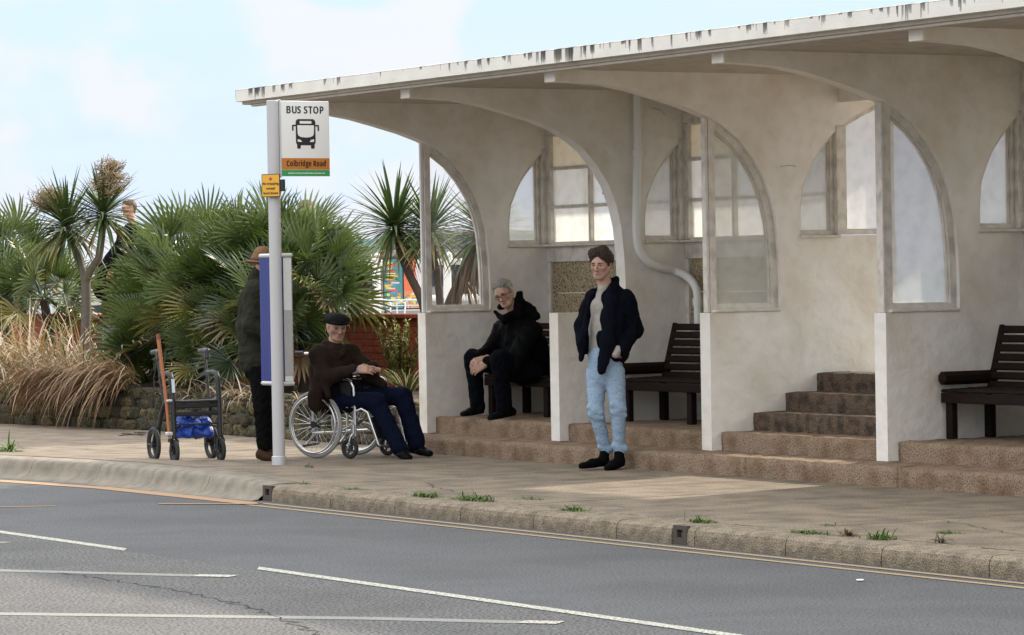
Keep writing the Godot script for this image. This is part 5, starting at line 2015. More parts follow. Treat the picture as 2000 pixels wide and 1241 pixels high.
	garment("belt_edge", [limb(Vector3(0.037, 0.923, 0.13), Vector3(0.104, 0.912, 0.1), 0.012, 0.012, 0.01)], mat("red_cloth", lin(0.3, 0.06, 0.05), 0.9), o, 0.008, 0.0)


func seated_man(skin: Color, rosy: Color) -> void:
	var o := thing("person", "grey-haired man with glasses in black coat seated on the shelter bench, hands clasped", "person", Vector3(-1.275, 0.3, -0.169), TURN)
	var j := {"pelvis": Vector3(0.356, 0.379, -0.3), "chest": Vector3(0.25, 0.747, -0.2), "neck": Vector3(0.201, 0.921, -0.14), "head": Vector3(0.143, 1.043, -0.1), "shoulder_r": Vector3(0.092, 0.794, -0.32), "shoulder_l": Vector3(0.342, 0.772, -0.02), "elbow_r": Vector3(-0.051, 0.589, -0.2), "elbow_l": Vector3(0.189, 0.491, 0.12), "wrist_r": Vector3(-0.115, 0.586, 0), "wrist_l": Vector3(-0.041, 0.513, 0.1), "hip_r": Vector3(0.263, 0.393, -0.35), "hip_l": Vector3(0.373, 0.388, -0.12), "knee_r": Vector3(-0.185, 0.548, -0.05), "knee_l": Vector3(0.061, 0.541, 0.2), "ankle_r": Vector3(-0.17, 0.111, -0.08), "ankle_l": Vector3(0.085, 0.105, 0.13), "toe_r": Vector3(-0.263, 0.032, 0), "toe_l": Vector3(-0.022, 0.018, 0.2)}
	var g := G.new()
	g.paint(skin.r, skin.g, skin.b)
	under_body(g, j, 1.0)
	var head := Transform3D(facing(-0.42, 0.3, 0.3).scaled(Vector3.ONE * 1.0), Vector3(0.112, 1.127, -0.06))
	add_head(g, head, skin * 1.05, rosy * 1.1, Color(0.2, 0.18, 0.16), 0.05, 1.02)
	# clasped hands between the knees
	add_hand(g, Vector3(-0.078, 0.549, 0.06), Vector3(-0.8, -0.25, 0.35), Vector3(0.0, 0.75, 0.65), -1.0, 0.85)
	add_hand(g, Vector3(-0.069, 0.495, 0.12), Vector3(-0.75, -0.35, 0.2), Vector3(0.25, 0.5, 0.85), 1.0, 0.85)
	part("body", g, M.skin, o)
	var h := G.new()
	body(h, [
		limb(Vector3(0, 0.048, -0.032), Vector3(0, 0.054, -0.006), 0.086, 0.08, 0.02),
		limb(Vector3(-0.05, 0.094, 0.04), Vector3(0.045, 0.096, 0.045), 0.025, 0.026, 0.02),
		limb(Vector3(-0.066, 0.05, 0.022), Vector3(-0.074, 0.0, 0.006), 0.022, 0.013, 0.015),
		limb(Vector3(0.066, 0.05, 0.022), Vector3(0.074, 0.0, 0.006), 0.022, 0.013, 0.015),
		limb(Vector3(0, 0.0, -0.065), Vector3(0, -0.05, -0.062), 0.045, 0.032, 0.03),
		limb(Vector3(0, 0.045, 0.118), Vector3(0, -0.02, 0.12), 0.05, 0.055, 0.012, Vector3.RIGHT, 1.3, -1.0),
	], 0.004, head, 0.009, 70.0, null, Vector3(1, 0.4, 0.8), 8)
	part("hair", h, M.hair_grey, o)
	var gl := G.new()
	for s in [-1.0, 1.0]:
		var c := Vector3(s * 0.033, 0.0, 0.1)
		var rim := []
		for i in 13:
			var a := TAU * i / 12.0
			rim.append(head * (c + Vector3(cos(a) * 0.026, clampf(sin(a) * 1.3, -1, 1) * 0.013, -absf(cos(a)) * 0.002)))
		gl.tube(rim, 0.002, -1, 5, false)
		gl.tube([head * Vector3(s * 0.057, 0.005, 0.098), head * Vector3(s * 0.078, 0.006, 0.03), head * Vector3(s * 0.082, 0.0, -0.01)], 0.0022, -1, 5)
	gl.tube([head * Vector3(-0.01, 0.002, 0.104), head * Vector3(0.01, 0.002, 0.104)], 0.0022, -1, 5)
	part("glasses", gl, M.black_plastic, o)
	garment("coat", [
		limb(Vector3(0.338, 0.479, -0.24), Vector3(0.285, 0.63, -0.2), 0.19, 0.2, 0.06),
		limb(Vector3(0.285, 0.63, -0.2), Vector3(0.223, 0.818, -0.16), 0.2, 0.14, 0.06),
		limb(Vector3(0.232, 0.818, -0.16), j.shoulder_r, 0.12, 0.09, 0.05),
		limb(Vector3(0.26, 0.808, -0.14), j.shoulder_l, 0.13, 0.1, 0.05),
		limb(j.shoulder_r, j.elbow_r, 0.085, 0.07, 0.03),
		limb(j.elbow_r, j.wrist_r, 0.066, 0.05, 0.03),
		limb(j.shoulder_l, j.elbow_l, 0.105, 0.085, 0.03),
		limb(j.elbow_l, j.wrist_l, 0.078, 0.055, 0.03),
		limb(Vector3(0.328, 0.433, -0.2), Vector3(0.207, 0.442, 0.05), 0.12, 0.09, 0.05),
		# stand-up collar and the hood behind it
		limb(Vector3(0.021, 0.967, -0.02), Vector3(0.108, 0.887, 0), 0.018, 0.04, 0.03),
		limb(Vector3(0.104, 0.906, 0.03), Vector3(0.234, 0.949, -0.03), 0.034, 0.04, 0.02),
		limb(Vector3(0.235, 0.986, -0.06), Vector3(0.247, 1.12, -0.1), 0.05, 0.034, 0.03),
		limb(Vector3(0.255, 1.05, -0.1), Vector3(0.365, 0.983, -0.12), 0.04, 0.032, 0.03),
		limb(Vector3(0.309, 0.947, -0.12), Vector3(0.392, 0.918, -0.1), 0.05, 0.04, 0.03),
		limb(Vector3(0.077, 1.007, -0.14), Vector3(0.204, 1.041, -0.2), 0.03, 0.05, 0.03),
	], M.black_coat, o, 0.012, 0.014, 11.0, Vector3.ONE, 4)
	garment("trousers", [
		limb(Vector3(0.356, 0.403, -0.28), Vector3(0.281, 0.406, -0.2), 0.115, 0.115, 0.05),
		limb(Vector3(0.29, 0.375, -0.3), j.knee_r, 0.1, 0.08, 0.03),
		limb(j.knee_r, Vector3(-0.147, 0.106, -0.08), 0.08, 0.066, 0.03),
		limb(Vector3(0.355, 0.409, -0.06), j.knee_l, 0.1, 0.084, 0.03),
		limb(j.knee_l, Vector3(0.095, 0.096, 0.12), 0.084, 0.072, 0.03),
	], M.navy_trousers_dark, o, 0.012, 0.012, 16.0, Vector3(1, 0.7, 1), 6)
	shoe(Vector3(-0.125, 0.044, -0.12), Vector3(-0.301, 0.019, 0), Vector3(-0.133, 0.1, -0.1), M.black_shoe, o)
	shoe(Vector3(0.163, 0.028, 0.08), Vector3(-0.054, -0.009, 0.2), Vector3(0.127, 0.094, 0.1), M.black_shoe, o)


func man_in_wheelchair(skin: Color, rosy: Color) -> void:
	var o := thing("person", "elderly man in a flat cap and brown coat sitting in the wheelchair, hands together", "person", Vector3(-1.523, 0, 1.151), TURN)
	var j := {"pelvis": Vector3(-0.178, 0.557, 0.06), "chest": Vector3(-0.164, 0.838, 0.05), "neck": Vector3(-0.152, 0.993, 0.06), "head": Vector3(-0.127, 1.088, 0.08), "shoulder_r": Vector3(-0.273, 0.912, 0.19), "shoulder_l": Vector3(-0.015, 0.914, -0.09), "elbow_r": Vector3(-0.226, 0.719, 0.28), "elbow_l": Vector3(0.159, 0.749, 0), "wrist_r": Vector3(0.048, 0.784, 0.34), "wrist_l": Vector3(0.194, 0.808, 0.16), "hip_r": Vector3(-0.082, 0.541, 0.16), "hip_l": Vector3(-0.039, 0.55, -0.06), "knee_r": Vector3(0.223, 0.497, 0.34), "knee_l": Vector3(0.452, 0.54, 0.14), "ankle_r": Vector3(0.409, 0.111, 0.44), "ankle_l": Vector3(0.578, 0.141, 0.2), "toe_r": Vector3(0.5, 0.05, 0.5), "toe_l": Vector3(0.655, 0.044, 0.28)}
	var g := G.new()
	g.paint(skin.r, skin.g, skin.b)
	under_body(g, j, 0.95)
	var head := Transform3D(facing(0.42, 0.12, -0.05), Vector3(-0.126, 1.152, 0.07))
	add_head(g, head, skin * 0.95, rosy, Color(0.16, 0.13, 0.11), 0.0, 1.0)
	add_hand(g, Vector3(0.062, 0.783, 0.34), Vector3(0.95, 0.05, 0.2), Vector3(-0.1, 0.5, 0.85), -1.0, 0.6)
	add_hand(g, Vector3(0.218, 0.781, 0.2), Vector3(-0.75, 0.15, 0.5), Vector3(0.2, 0.75, 0.5), 1.0, 0.6)
	part("body", g, M.skin, o)
	var h := G.new()
	body(h, [
		limb(Vector3(0, 0.04, -0.034), Vector3(0, 0.045, -0.02), 0.083, 0.08, 0.02),
		limb(Vector3(0, 0.0, -0.065), Vector3(0, -0.04, -0.062), 0.043, 0.03, 0.03),
		limb(Vector3(0, 0.0, 0.1), Vector3(0, 0.1, 0.1), 0.09, 0.09, 0.012, Vector3.RIGHT, 1.5, -1.0),
	], 0.007, head, 0.006, 40.0)
	part("hair", h, M.hair_grey, o)
	var c := G.new()
	body(c, [
		limb(Vector3(0, 0.075, -0.045), Vector3(0, 0.078, 0.035), 0.098, 0.094, 0.03, Vector3.UP, 0.62),
		limb(Vector3(0, 0.06, -0.05), Vector3(0, 0.06, 0.0), 0.098, 0.09, 0.02, Vector3.UP, 0.5),
		limb(Vector3(-0.04, 0.052, 0.082), Vector3(0.04, 0.052, 0.082), 0.045, 0.045, 0.02, Vector3.UP, 0.26),
	], 0.006, head, 0.004, 25.0)
	part("flat_cap", c, M.cap_tweed, o)
	garment("coat", [
		limb(Vector3(-0.192, 0.566, 0.05), Vector3(-0.184, 0.793, 0.04), 0.185, 0.185, 0.06),
		limb(Vector3(-0.184, 0.793, 0.04), Vector3(-0.163, 0.929, 0.05), 0.18, 0.12, 0.06),
		limb(Vector3(-0.164, 0.884, 0.05), j.shoulder_r, 0.12, 0.09, 0.05),
		limb(Vector3(-0.155, 0.892, 0.03), j.shoulder_l, 0.12, 0.085, 0.05),
		limb(j.shoulder_r, j.elbow_r, 0.088, 0.08, 0.04),
		limb(j.elbow_r, Vector3(0.03, 0.784, 0.34), 0.074, 0.052, 0.03),
		limb(j.shoulder_l, j.elbow_l, 0.085, 0.075, 0.04),
		limb(j.elbow_l, j.wrist_l, 0.066, 0.05, 0.03),
		# the skirt hangs outside the arm rest and to a point over the wheel
		limb(Vector3(-0.28, 0.689, 0.3), Vector3(-0.316, 0.489, 0.36), 0.07, 0.06, 0.04, Vector3(0.5, 0, 0.86), 0.5),
		limb(Vector3(-0.315, 0.556, 0.36), Vector3(-0.295, 0.381, 0.37), 0.075, 0.012, 0.03, Vector3(0.5, 0, 0.86), 0.45),
		limb(Vector3(-0.225, 0.657, 0.33), Vector3(-0.198, 0.567, 0.35), 0.05, 0.03, 0.03, Vector3(0.5, 0, 0.86), 0.5),
		limb(Vector3(0.159, 0.704, 0.02), Vector3(0.28, 0.641, 0.1), 0.06, 0.045, 0.04),
		# collar
		limb(Vector3(-0.24, 1.005, 0.1), Vector3(-0.2, 1.029, 0), 0.032, 0.03, 0.02),
		# open front
		limb(Vector3(0.048, 0.699, 0.36), Vector3(0.13, 0.551, 0.44), 0.06, 0.12, 0.02, Vector3.ZERO, 1.0, -1.0),
	], M.brown_coat, o, 0.012, 0.011, 9.0, Vector3.ONE, 9)
	garment("collar", [
		limb(Vector3(-0.234, 1.005, 0.14), Vector3(-0.164, 0.933, 0.2), 0.02, 0.032, 0.015, Vector3(0.3, 0.5, 0.8), 0.35),
		limb(Vector3(-0.164, 0.933, 0.2), Vector3(-0.123, 0.887, 0.21), 0.03, 0.012, 0.015, Vector3(0.3, 0.5, 0.8), 0.35),
		limb(Vector3(-0.041, 0.992, 0.1), Vector3(-0.074, 0.931, 0.19), 0.02, 0.03, 0.015, Vector3(0.5, 0.5, 0.7), 0.35),
		limb(Vector3(-0.074, 0.931, 0.19), Vector3(-0.101, 0.887, 0.205), 0.028, 0.012, 0.015, Vector3(0.5, 0.5, 0.7), 0.35),
		limb(Vector3(-0.234, 1.005, 0.13), Vector3(-0.209, 1.038, 0), 0.02, 0.024, 0.02),
	], M.brown_coat, o, 0.007, 0.0)
	garment("jumper", [limb(Vector3(-0.144, 0.567, 0.1), Vector3(-0.128, 0.748, 0.08), 0.15, 0.13, 0.05), limb(Vector3(-0.065, 0.589, 0.12), Vector3(0.019, 0.603, 0.18), 0.12, 0.09, 0.05)], M.dark_jumper, o, 0.014, 0.008, 14.0)
	garment("shirt_cuff", [limb(Vector3(0.026, 0.784, 0.34), Vector3(0.049, 0.784, 0.345), 0.037, 0.036, 0.01)], mat("cuff_blue", lin(0.3, 0.34, 0.4), 0.9), o, 0.008, 0.0)
	garment("trousers", [
		limb(Vector3(-0.145, 0.521, 0.1), Vector3(-0.068, 0.52, 0.1), 0.14, 0.13, 0.05),
		limb(Vector3(-0.064, 0.514, 0.18), j.knee_r, 0.096, 0.08, 0.03),
		limb(j.knee_r, Vector3(0.431, 0.097, 0.44), 0.08, 0.074, 0.03),
		limb(Vector3(-0.029, 0.533, -0.04), j.knee_l, 0.095, 0.08, 0.03),
		limb(j.knee_l, Vector3(0.573, 0.123, 0.2), 0.08, 0.076, 0.03),
	], M.navy_trousers, o, 0.012, 0.012, 13.0, Vector3(1, 0.6, 1), 7)
	shoe(Vector3(0.415, 0.032, 0.4), Vector3(0.519, -0.018, 0.58), Vector3(0.431, 0.11, 0.42), M.black_shoe, o, "shoe", 0.05)
	shoe(Vector3(0.534, 0.04, 0.16), Vector3(0.701, 0.005, 0.32), Vector3(0.564, 0.123, 0.19), M.black_shoe, o, "shoe", 0.048)


func man_behind_the_case(skin: Color, rosy: Color) -> void:
	var o := thing("person", "man in brown hat and dark green jacket half hidden behind the blue timetable case", "person", Vector3(-1.481, 0, 2.055), TURN)
	var j := {"pelvis": Vector3(-0.038, 0.883, 0), "chest": Vector3(-0.05, 1.399, 0), "neck": Vector3(-0.024, 1.613, 0), "head": Vector3(0, 1.711, 0), "shoulder_r": Vector3(-0.049, 1.498, 0.17), "shoulder_l": Vector3(-0.026, 1.496, -0.17), "elbow_r": Vector3(-0.086, 1.196, 0.22), "elbow_l": Vector3(-0.047, 1.19, -0.2), "wrist_r": Vector3(0.101, 1.086, 0.2), "wrist_l": Vector3(0.12, 1.081, -0.04), "hip_r": Vector3(-0.032, 0.863, 0.08), "hip_l": Vector3(-0.022, 0.859, -0.08), "knee_r": Vector3(-0.006, 0.461, 0.1), "knee_l": Vector3(0.017, 0.454, -0.06), "ankle_r": Vector3(-0.006, 0.103, 0.08), "ankle_l": Vector3(0.025, 0.11, -0.12), "toe_r": Vector3(0.111, 0.026, 0.1), "toe_l": Vector3(0.133, 0.033, -0.1)}
	var g := G.new()
	g.paint(skin.r, skin.g, skin.b)
	under_body(g, j, 0.95)
	var head := Transform3D(facing(1.25, 0.1, 0.0), Vector3(0.013, 1.697, 0))
	add_head(g, head, skin * 0.9, rosy, Color(0.1, 0.07, 0.05), 0.1, 1.0)
	add_hand(g, Vector3(0.114, 1.081, 0.19), Vector3(0.8, -0.2, -0.5), Vector3(0.3, 0.4, 0.85), -1.0, 0.5)
	add_hand(g, Vector3(0.134, 1.077, -0.03), Vector3(0.7, -0.2, 0.6), Vector3(0.5, 0.6, -0.4), 1.0, 0.5)
	part("body", g, M.skin, o)
	var c := G.new()
	body(c, [
		limb(Vector3(0, 0.062, -0.02), Vector3(0, 0.118, -0.012), 0.094, 0.078, 0.02),
		limb(Vector3(0, 0.048, -0.03), Vector3(0, 0.048, 0.01), 0.135, 0.135, 0.012, Vector3.UP, 0.07),
		limb(Vector3(-0.03, 0.04, -0.125), Vector3(0.03, 0.04, -0.125), 0.05, 0.05, 0.02, Vector3.UP, 0.2),
		limb(Vector3(0, 0.2, -0.04), Vector3(0, 0.2, 0.03), 0.022, 0.022, 0.02, Vector3.ZERO, 1.0, -1.0),
	], 0.007, head, 0.003, 20.0)
	var hat := part("hat", c, M.felt_hat, o)
	c = G.new()
	body(c, [limb(Vector3(0, 0.066, -0.02), Vector3(0, 0.078, -0.019), 0.0965, 0.0955, 0.005, Vector3.UP, 0.3)], 0.006, head)
	part("hat_band", c, M.hat_band, hat)
	garment("jacket", [
		limb(Vector3(-0.046, 0.897, 0), Vector3(-0.059, 1.175, 0), 0.165, 0.16, 0.05),
		limb(Vector3(-0.059, 1.175, 0), Vector3(-0.05, 1.399, 0), 0.16, 0.15, 0.05),
		limb(Vector3(-0.05, 1.399, 0), Vector3(-0.025, 1.55, 0), 0.14, 0.08, 0.05),
		limb(Vector3(-0.049, 1.421, 0.02), j.shoulder_r, 0.12, 0.085, 0.05),
		limb(Vector3(-0.038, 1.421, -0.02), j.shoulder_l, 0.12, 0.085, 0.05),
		limb(j.shoulder_r, j.elbow_r, 0.088, 0.08, 0.04),
		limb(j.elbow_r, j.wrist_r, 0.074, 0.054, 0.03),
		limb(j.shoulder_l, j.elbow_l, 0.085, 0.078, 0.04),
		limb(j.elbow_l, j.wrist_l, 0.07, 0.05, 0.03),
		limb(Vector3(-0.063, 1.587, 0.03), Vector3(-0.026, 1.667, 0.02), 0.055, 0.058, 0.03),
		limb(Vector3(0.02, 1.568, 0), Vector3(0.026, 1.657, 0), 0.05, 0.04, 0.03),
	], M.green_jacket, o, 0.012, 0.013, 11.0, Vector3.ONE, 12)
	garment("trousers", [
		limb(Vector3(-0.037, 0.915, 0), Vector3(-0.034, 0.807, 0), 0.14, 0.135, 0.05),
		limb(Vector3(-0.034, 0.809, 0.07), j.knee_r, 0.092, 0.072, 0.02),
		limb(j.knee_r, Vector3(0, 0.139, 0.08), 0.072, 0.062, 0.02),
		limb(Vector3(-0.013, 0.805, -0.07), j.knee_l, 0.092, 0.072, 0.02),
		limb(j.knee_l, Vector3(0.025, 0.146, -0.12), 0.072, 0.062, 0.02),
	], M.black_trousers, o, 0.013, 0.011, 16.0, Vector3.ONE, 3)
	shoe(Vector3(-0.029, 0.032, 0.08), Vector3(0.111, -0.009, 0.12), Vector3(-0.005, 0.139, 0.08), M.brown_boot, o, "boot", 0.048)
	shoe(Vector3(0.001, 0.038, -0.12), Vector3(0.141, 0.01, -0.1), Vector3(0.025, 0.137, -0.12), M.brown_boot, o, "boot", 0.048)


func strollers(skin: Color, rosy: Color) -> void:
	# a man on the promenade, partly behind the cordyline
	var o := thing("person", "fair-haired man in black with a long dark coat on the promenade behind the cordyline", "person", Vector3(-16.661, 0.8, -3.429), TURN)
	var j := {"pelvis": Vector3(0.06, 0.967, 0), "chest": Vector3(0.233, 1.378, 0), "neck": Vector3(0.279, 1.598, 0), "head": Vector3(0.24, 1.723, 0), "shoulder_r": Vector3(0.17, 1.467, 0.15), "shoulder_l": Vector3(0.329, 1.468, -0.15), "elbow_r": Vector3(0.115, 1.192, 0.2), "elbow_l": Vector3(0.332, 1.191, -0.2), "wrist_r": Vector3(0.015, 0.988, 0.2), "wrist_l": Vector3(0.188, 0.951, -0.2), "hip_r": Vector3(0.028, 0.919, 0.09), "hip_l": Vector3(0.062, 0.918, -0.09), "knee_r": Vector3(-0.077, 0.472, 0.09), "knee_l": Vector3(-0.003, 0.469, -0.1), "ankle_r": Vector3(-0.083, 0.093, 0.1), "ankle_l": Vector3(0.017, 0.088, -0.1), "toe_r": Vector3(-0.192, 0.047, 0.12), "toe_l": Vector3(-0.092, 0.028, -0.08)}
	var g := G.new()
	g.paint(skin.r, skin.g, skin.b)
	under_body(g, j, 0.95)
	var head := Transform3D(facing(-1.15, 0.05, 0.0), Vector3(0.234, 1.793, 0))
	add_head(g, head, skin * 1.1, rosy, Color(0.12, 0.07, 0.04), 0.1, 1.0)
	add_hand(g, j.wrist_r, Vector3(-0.3, -0.9, 0.1), Vector3(0.1, 0, 1), 1.0, 0.5)
	add_hand(g, j.wrist_l, Vector3(-0.3, -0.9, 0.1), Vector3(-0.1, 0, -1), -1.0, 0.5)
	part("body", g, M.skin, o)
	var h := G.new()
	body(h, [
		limb(Vector3(0, 0.045, -0.03), Vector3(0, 0.052, 0.0), 0.083, 0.079, 0.02),
		limb(Vector3(-0.04, 0.09, 0.045), Vector3(0.04, 0.09, 0.045), 0.025, 0.025, 0.02),
		limb(Vector3(0, 0.0, -0.065), Vector3(0, -0.05, -0.062), 0.042, 0.03, 0.03),
		limb(Vector3(0, 0.03, 0.118), Vector3(0, -0.02, 0.12), 0.05, 0.055, 0.012, Vector3.RIGHT, 1.3, -1.0),
	], 0.008, head, 0.006, 40.0)
	part("hair", h, M.hair_blond, o)
	garment("coat", [
		limb(Vector3(0.218, 1.296, 0), Vector3(0.263, 1.488, 0), 0.15, 0.12, 0.05),
		limb(Vector3(0.248, 1.433, 0), j.shoulder_r, 0.1, 0.08, 0.05),
		limb(Vector3(0.262, 1.433, 0), j.shoulder_l, 0.1, 0.08, 0.05),
		limb(j.shoulder_r, j.elbow_r, 0.075, 0.065, 0.03),
		limb(j.elbow_r, j.wrist_r, 0.06, 0.048, 0.03),
		limb(j.shoulder_l, j.elbow_l, 0.075, 0.065, 0.03),
		limb(j.elbow_l, j.wrist_l, 0.06, 0.048, 0.03),
		limb(Vector3(0.204, 1.296, 0), Vector3(-0.038, 0.92, 0), 0.16, 0.19, 0.05),
		limb(Vector3(-0.038, 0.92, 0), Vector3(-0.118, 0.707, 0), 0.19, 0.15, 0.05),
	], M.navy_trousers_dark, o, 0.018, 0.012, 10.0)
	garment("trousers", [limb(j.hip_r, j.knee_r, 0.09, 0.075, 0.03), limb(j.knee_r, j.ankle_r, 0.075, 0.055, 0.02), limb(j.hip_l, j.knee_l, 0.09, 0.075, 0.03), limb(j.knee_l, j.ankle_l, 0.075, 0.055, 0.02)], M.brown_trousers, o, 0.018, 0.01, 14.0)
	shoe(Vector3(-0.056, 0.031, 0.1), Vector3(-0.206, 0.02, 0.12), j.ankle_r, M.brown_boot, o, "boot")
	shoe(Vector3(0.044, 0.018, -0.1), Vector3(-0.107, 0, -0.08), j.ankle_l, M.brown_boot, o, "boot")
	# two more whose heads show over the fan palms
	passer_by("brown-haired person whose head just shows over the palm right of the pole", Vector3(-8.732, 0.75, -2.219), 1.0, skin, rosy)
	passer_by("person with fair hair mostly hidden behind the top of the left fan palm", Vector3(-12.001, 0.75, -2.8), 0.96, skin, rosy)


func passer_by(label: String, at: Vector3, size: float, skin: Color, rosy: Color) -> void:
	var o := thing("person", label, "person", at, TURN + 0.8)
	o.scale = Vector3.ONE * size
	var j := {"pelvis": Vector3(0, 0.95, 0), "chest": Vector3(0, 1.28, 0), "neck": Vector3(0, 1.46, 0), "head": Vector3(0, 1.55, 0), "shoulder_r": Vector3(-0.18, 1.4, 0), "shoulder_l": Vector3(0.18, 1.4, 0), "elbow_r": Vector3(-0.24, 1.12, -0.03), "elbow_l": Vector3(0.24, 1.12, -0.03), "wrist_r": Vector3(-0.25, 0.88, 0.06), "wrist_l": Vector3(0.25, 0.88, 0.06), "hip_r": Vector3(-0.09, 0.9, 0), "hip_l": Vector3(0.09, 0.9, 0), "knee_r": Vector3(-0.1, 0.48, 0.04), "knee_l": Vector3(0.1, 0.48, 0.0), "ankle_r": Vector3(-0.1, 0.08, 0.02), "ankle_l": Vector3(0.1, 0.08, -0.05), "toe_r": Vector3(-0.1, 0.04, 0.16), "toe_l": Vector3(0.1, 0.04, 0.1)}
	var g := G.new()
	g.paint(skin.r, skin.g, skin.b)
	under_body(g, j, 0.95)
	var head := Transform3D(facing(0.3, 0.0, 0.0), Vector3(0, 1.61, 0.01))
	add_head(g, head, skin, rosy, Color(0.1, 0.06, 0.04))
	add_hand(g, j.wrist_r, Vector3(0, -1, 0.1), Vector3(-1, 0, 0), -1.0, 0.5)
	add_hand(g, j.wrist_l, Vector3(0, -1, 0.1), Vector3(1, 0, 0), 1.0, 0.5)
	part("body", g, M.skin, o)
	var h := G.new()
	body(h, [limb(Vector3(0, 0.045, -0.03), Vector3(0, 0.055, 0.0), 0.086, 0.082, 0.02), limb(Vector3(0, 0.0, -0.06), Vector3(0, -0.08, -0.06), 0.055, 0.04, 0.03), limb(Vector3(0, 0.03, 0.118), Vector3(0, -0.02, 0.12), 0.05, 0.055, 0.012, Vector3.RIGHT, 1.3, -1.0)], 0.009, head, 0.012, 40.0)
	part("hair", h, M.hair_dull, o)
	garment("coat", [limb(j.pelvis, j.chest, 0.15, 0.15, 0.05), limb(j.chest, Vector3(0, 1.42, 0), 0.14, 0.08, 0.05), limb(j.chest, j.shoulder_r, 0.1, 0.075, 0.05), limb(j.chest, j.shoulder_l, 0.1, 0.075, 0.05), limb(j.shoulder_r, j.elbow_r, 0.072, 0.062, 0.03), limb(j.elbow_r, j.wrist_r, 0.058, 0.046, 0.03), limb(j.shoulder_l, j.elbow_l, 0.072, 0.062, 0.03), limb(j.elbow_l, j.wrist_l, 0.058, 0.046, 0.03)], M.brown_coat, o, 0.02, 0.01, 10.0)
	garment("trousers", [limb(j.hip_r, j.knee_r, 0.095, 0.075, 0.03), limb(j.knee_r, j.ankle_r, 0.075, 0.06, 0.02), limb(j.hip_l, j.knee_l, 0.095, 0.075, 0.03), limb(j.knee_l, j.ankle_l, 0.075, 0.06, 0.02), limb(j.hip_r, j.hip_l, 0.12, 0.12, 0.03)], M.black_trousers, o, 0.02, 0.01, 10.0)
	shoe(Vector3(-0.1, 0, -0.04), Vector3(-0.1, 0, 0.2), j.ankle_r, M.black_shoe, o)
	shoe(Vector3(0.1, 0, -0.1), Vector3(0.1, 0, 0.14), j.ankle_l, M.black_shoe, o)


# ---------------------------------------------------------------- plants

func blade(g: G, root: Vector3, dir: Vector3, len_: float, width: float, droop: float, seg := 5, fold := 0.25) -> void:
	# a narrow leaf that bends under its own weight
	var p := root
	var d := dir.normalized()
	var side := d.cross(Vector3.UP)
	side = (side if side.length() > 0.05 else Vector3.RIGHT).normalized()
	var step := len_ / seg
	var last := []
	for i in seg + 1:
		var f := float(i) / seg
		var w := width * (0.6 + 0.8 * f if f < 0.3 else 0.84 * (1.0 - pow((f - 0.3) / 0.7, 1.6)) + 0.0) / 2
		var n := side.cross(d).normalized()
		var cur := [p - side * w + n * w * fold, p, p + side * w + n * w * fold, n]
		if i > 0:
			var n0: Vector3 = last[3]
			if i < seg:
				g.trin(last[0], last[1], cur[1], n0, n0, n)
				g.trin(last[0], cur[1], cur[0], n0, n, n)
				g.trin(last[1], last[2], cur[2], n0, n0, n)
				g.trin(last[1], cur[2], cur[1], n0, n, n)
			else:
				g.trin(last[0], last[1], cur[1], n0, n0, n)
				g.trin(last[1], last[2], cur[1], n0, n0, n)
		last = cur
		p += d * step
		d = (d + Vector3.DOWN * droop / seg).normalized()


func frond_mesh(seed_: int, droopy: float) -> ArrayMesh:
	# a fan leaf: stalk along z, then a fan of stiff pointed leaflets
	var r := RandomNumberGenerator.new()
	r.seed = seed_
	var g := G.new()
	var stalk := 0.42
	g.tube([Vector3.ZERO, Vector3(0, 0.01, stalk * 0.5), Vector3(0, 0.0, stalk)], 0.009, 0.006, 4, false)
	var n := 21
	for i in n:
		var f := (i - (n - 1) / 2.0) / ((n - 1) / 2.0)
		var a := f * 1.55
		var len_ := (0.47 - 0.13 * f * f) * r.randf_range(0.88, 1.08)
		var d := Vector3(sin(a), 0.12 + 0.25 * absf(f) * r.randf_range(0.4, 1.0) + r.randf_range(-0.06, 0.06), cos(a)).normalized()
		var side := d.cross(Vector3.UP).normalized()
		var nn := side.cross(d)
		var p0 := Vector3(0, 0, stalk) + d * 0.02
		var p1 := p0 + d * len_ * 0.5
		var p2 := p1 + (d + Vector3.DOWN * (0.03 + 0.5 * droopy * r.randf())).normalized() * len_ * 0.33
		var p3 := p2 + (d + Vector3.DOWN * (0.08 + droopy * 1.0 * r.randf())).normalized() * len_ * 0.2
		var w0 := 0.009
		var w1 := 0.0165
		var w2 := 0.011
		var k := nn * 0.5
		for s in [-1.0, 1.0]:
			var e: Vector3 = side * s
			var q := [[p0, p0 + (e + k) * w0, p1 + (e + k) * w1, p1], [p1, p1 + (e + k) * w1, p2 + (e + k) * w2, p2]]
			for c in q:
				if s > 0:
					g.quad(c[0], c[1], c[2], c[3])
				else:
					g.quad(c[0], c[3], c[2], c[1])
			if s > 0:
				g.tri(p2, p2 + (e + k) * w2, p3)
			else:
				g.tri(p2, p3, p2 + (e + k) * w2)
	return g.mesh()


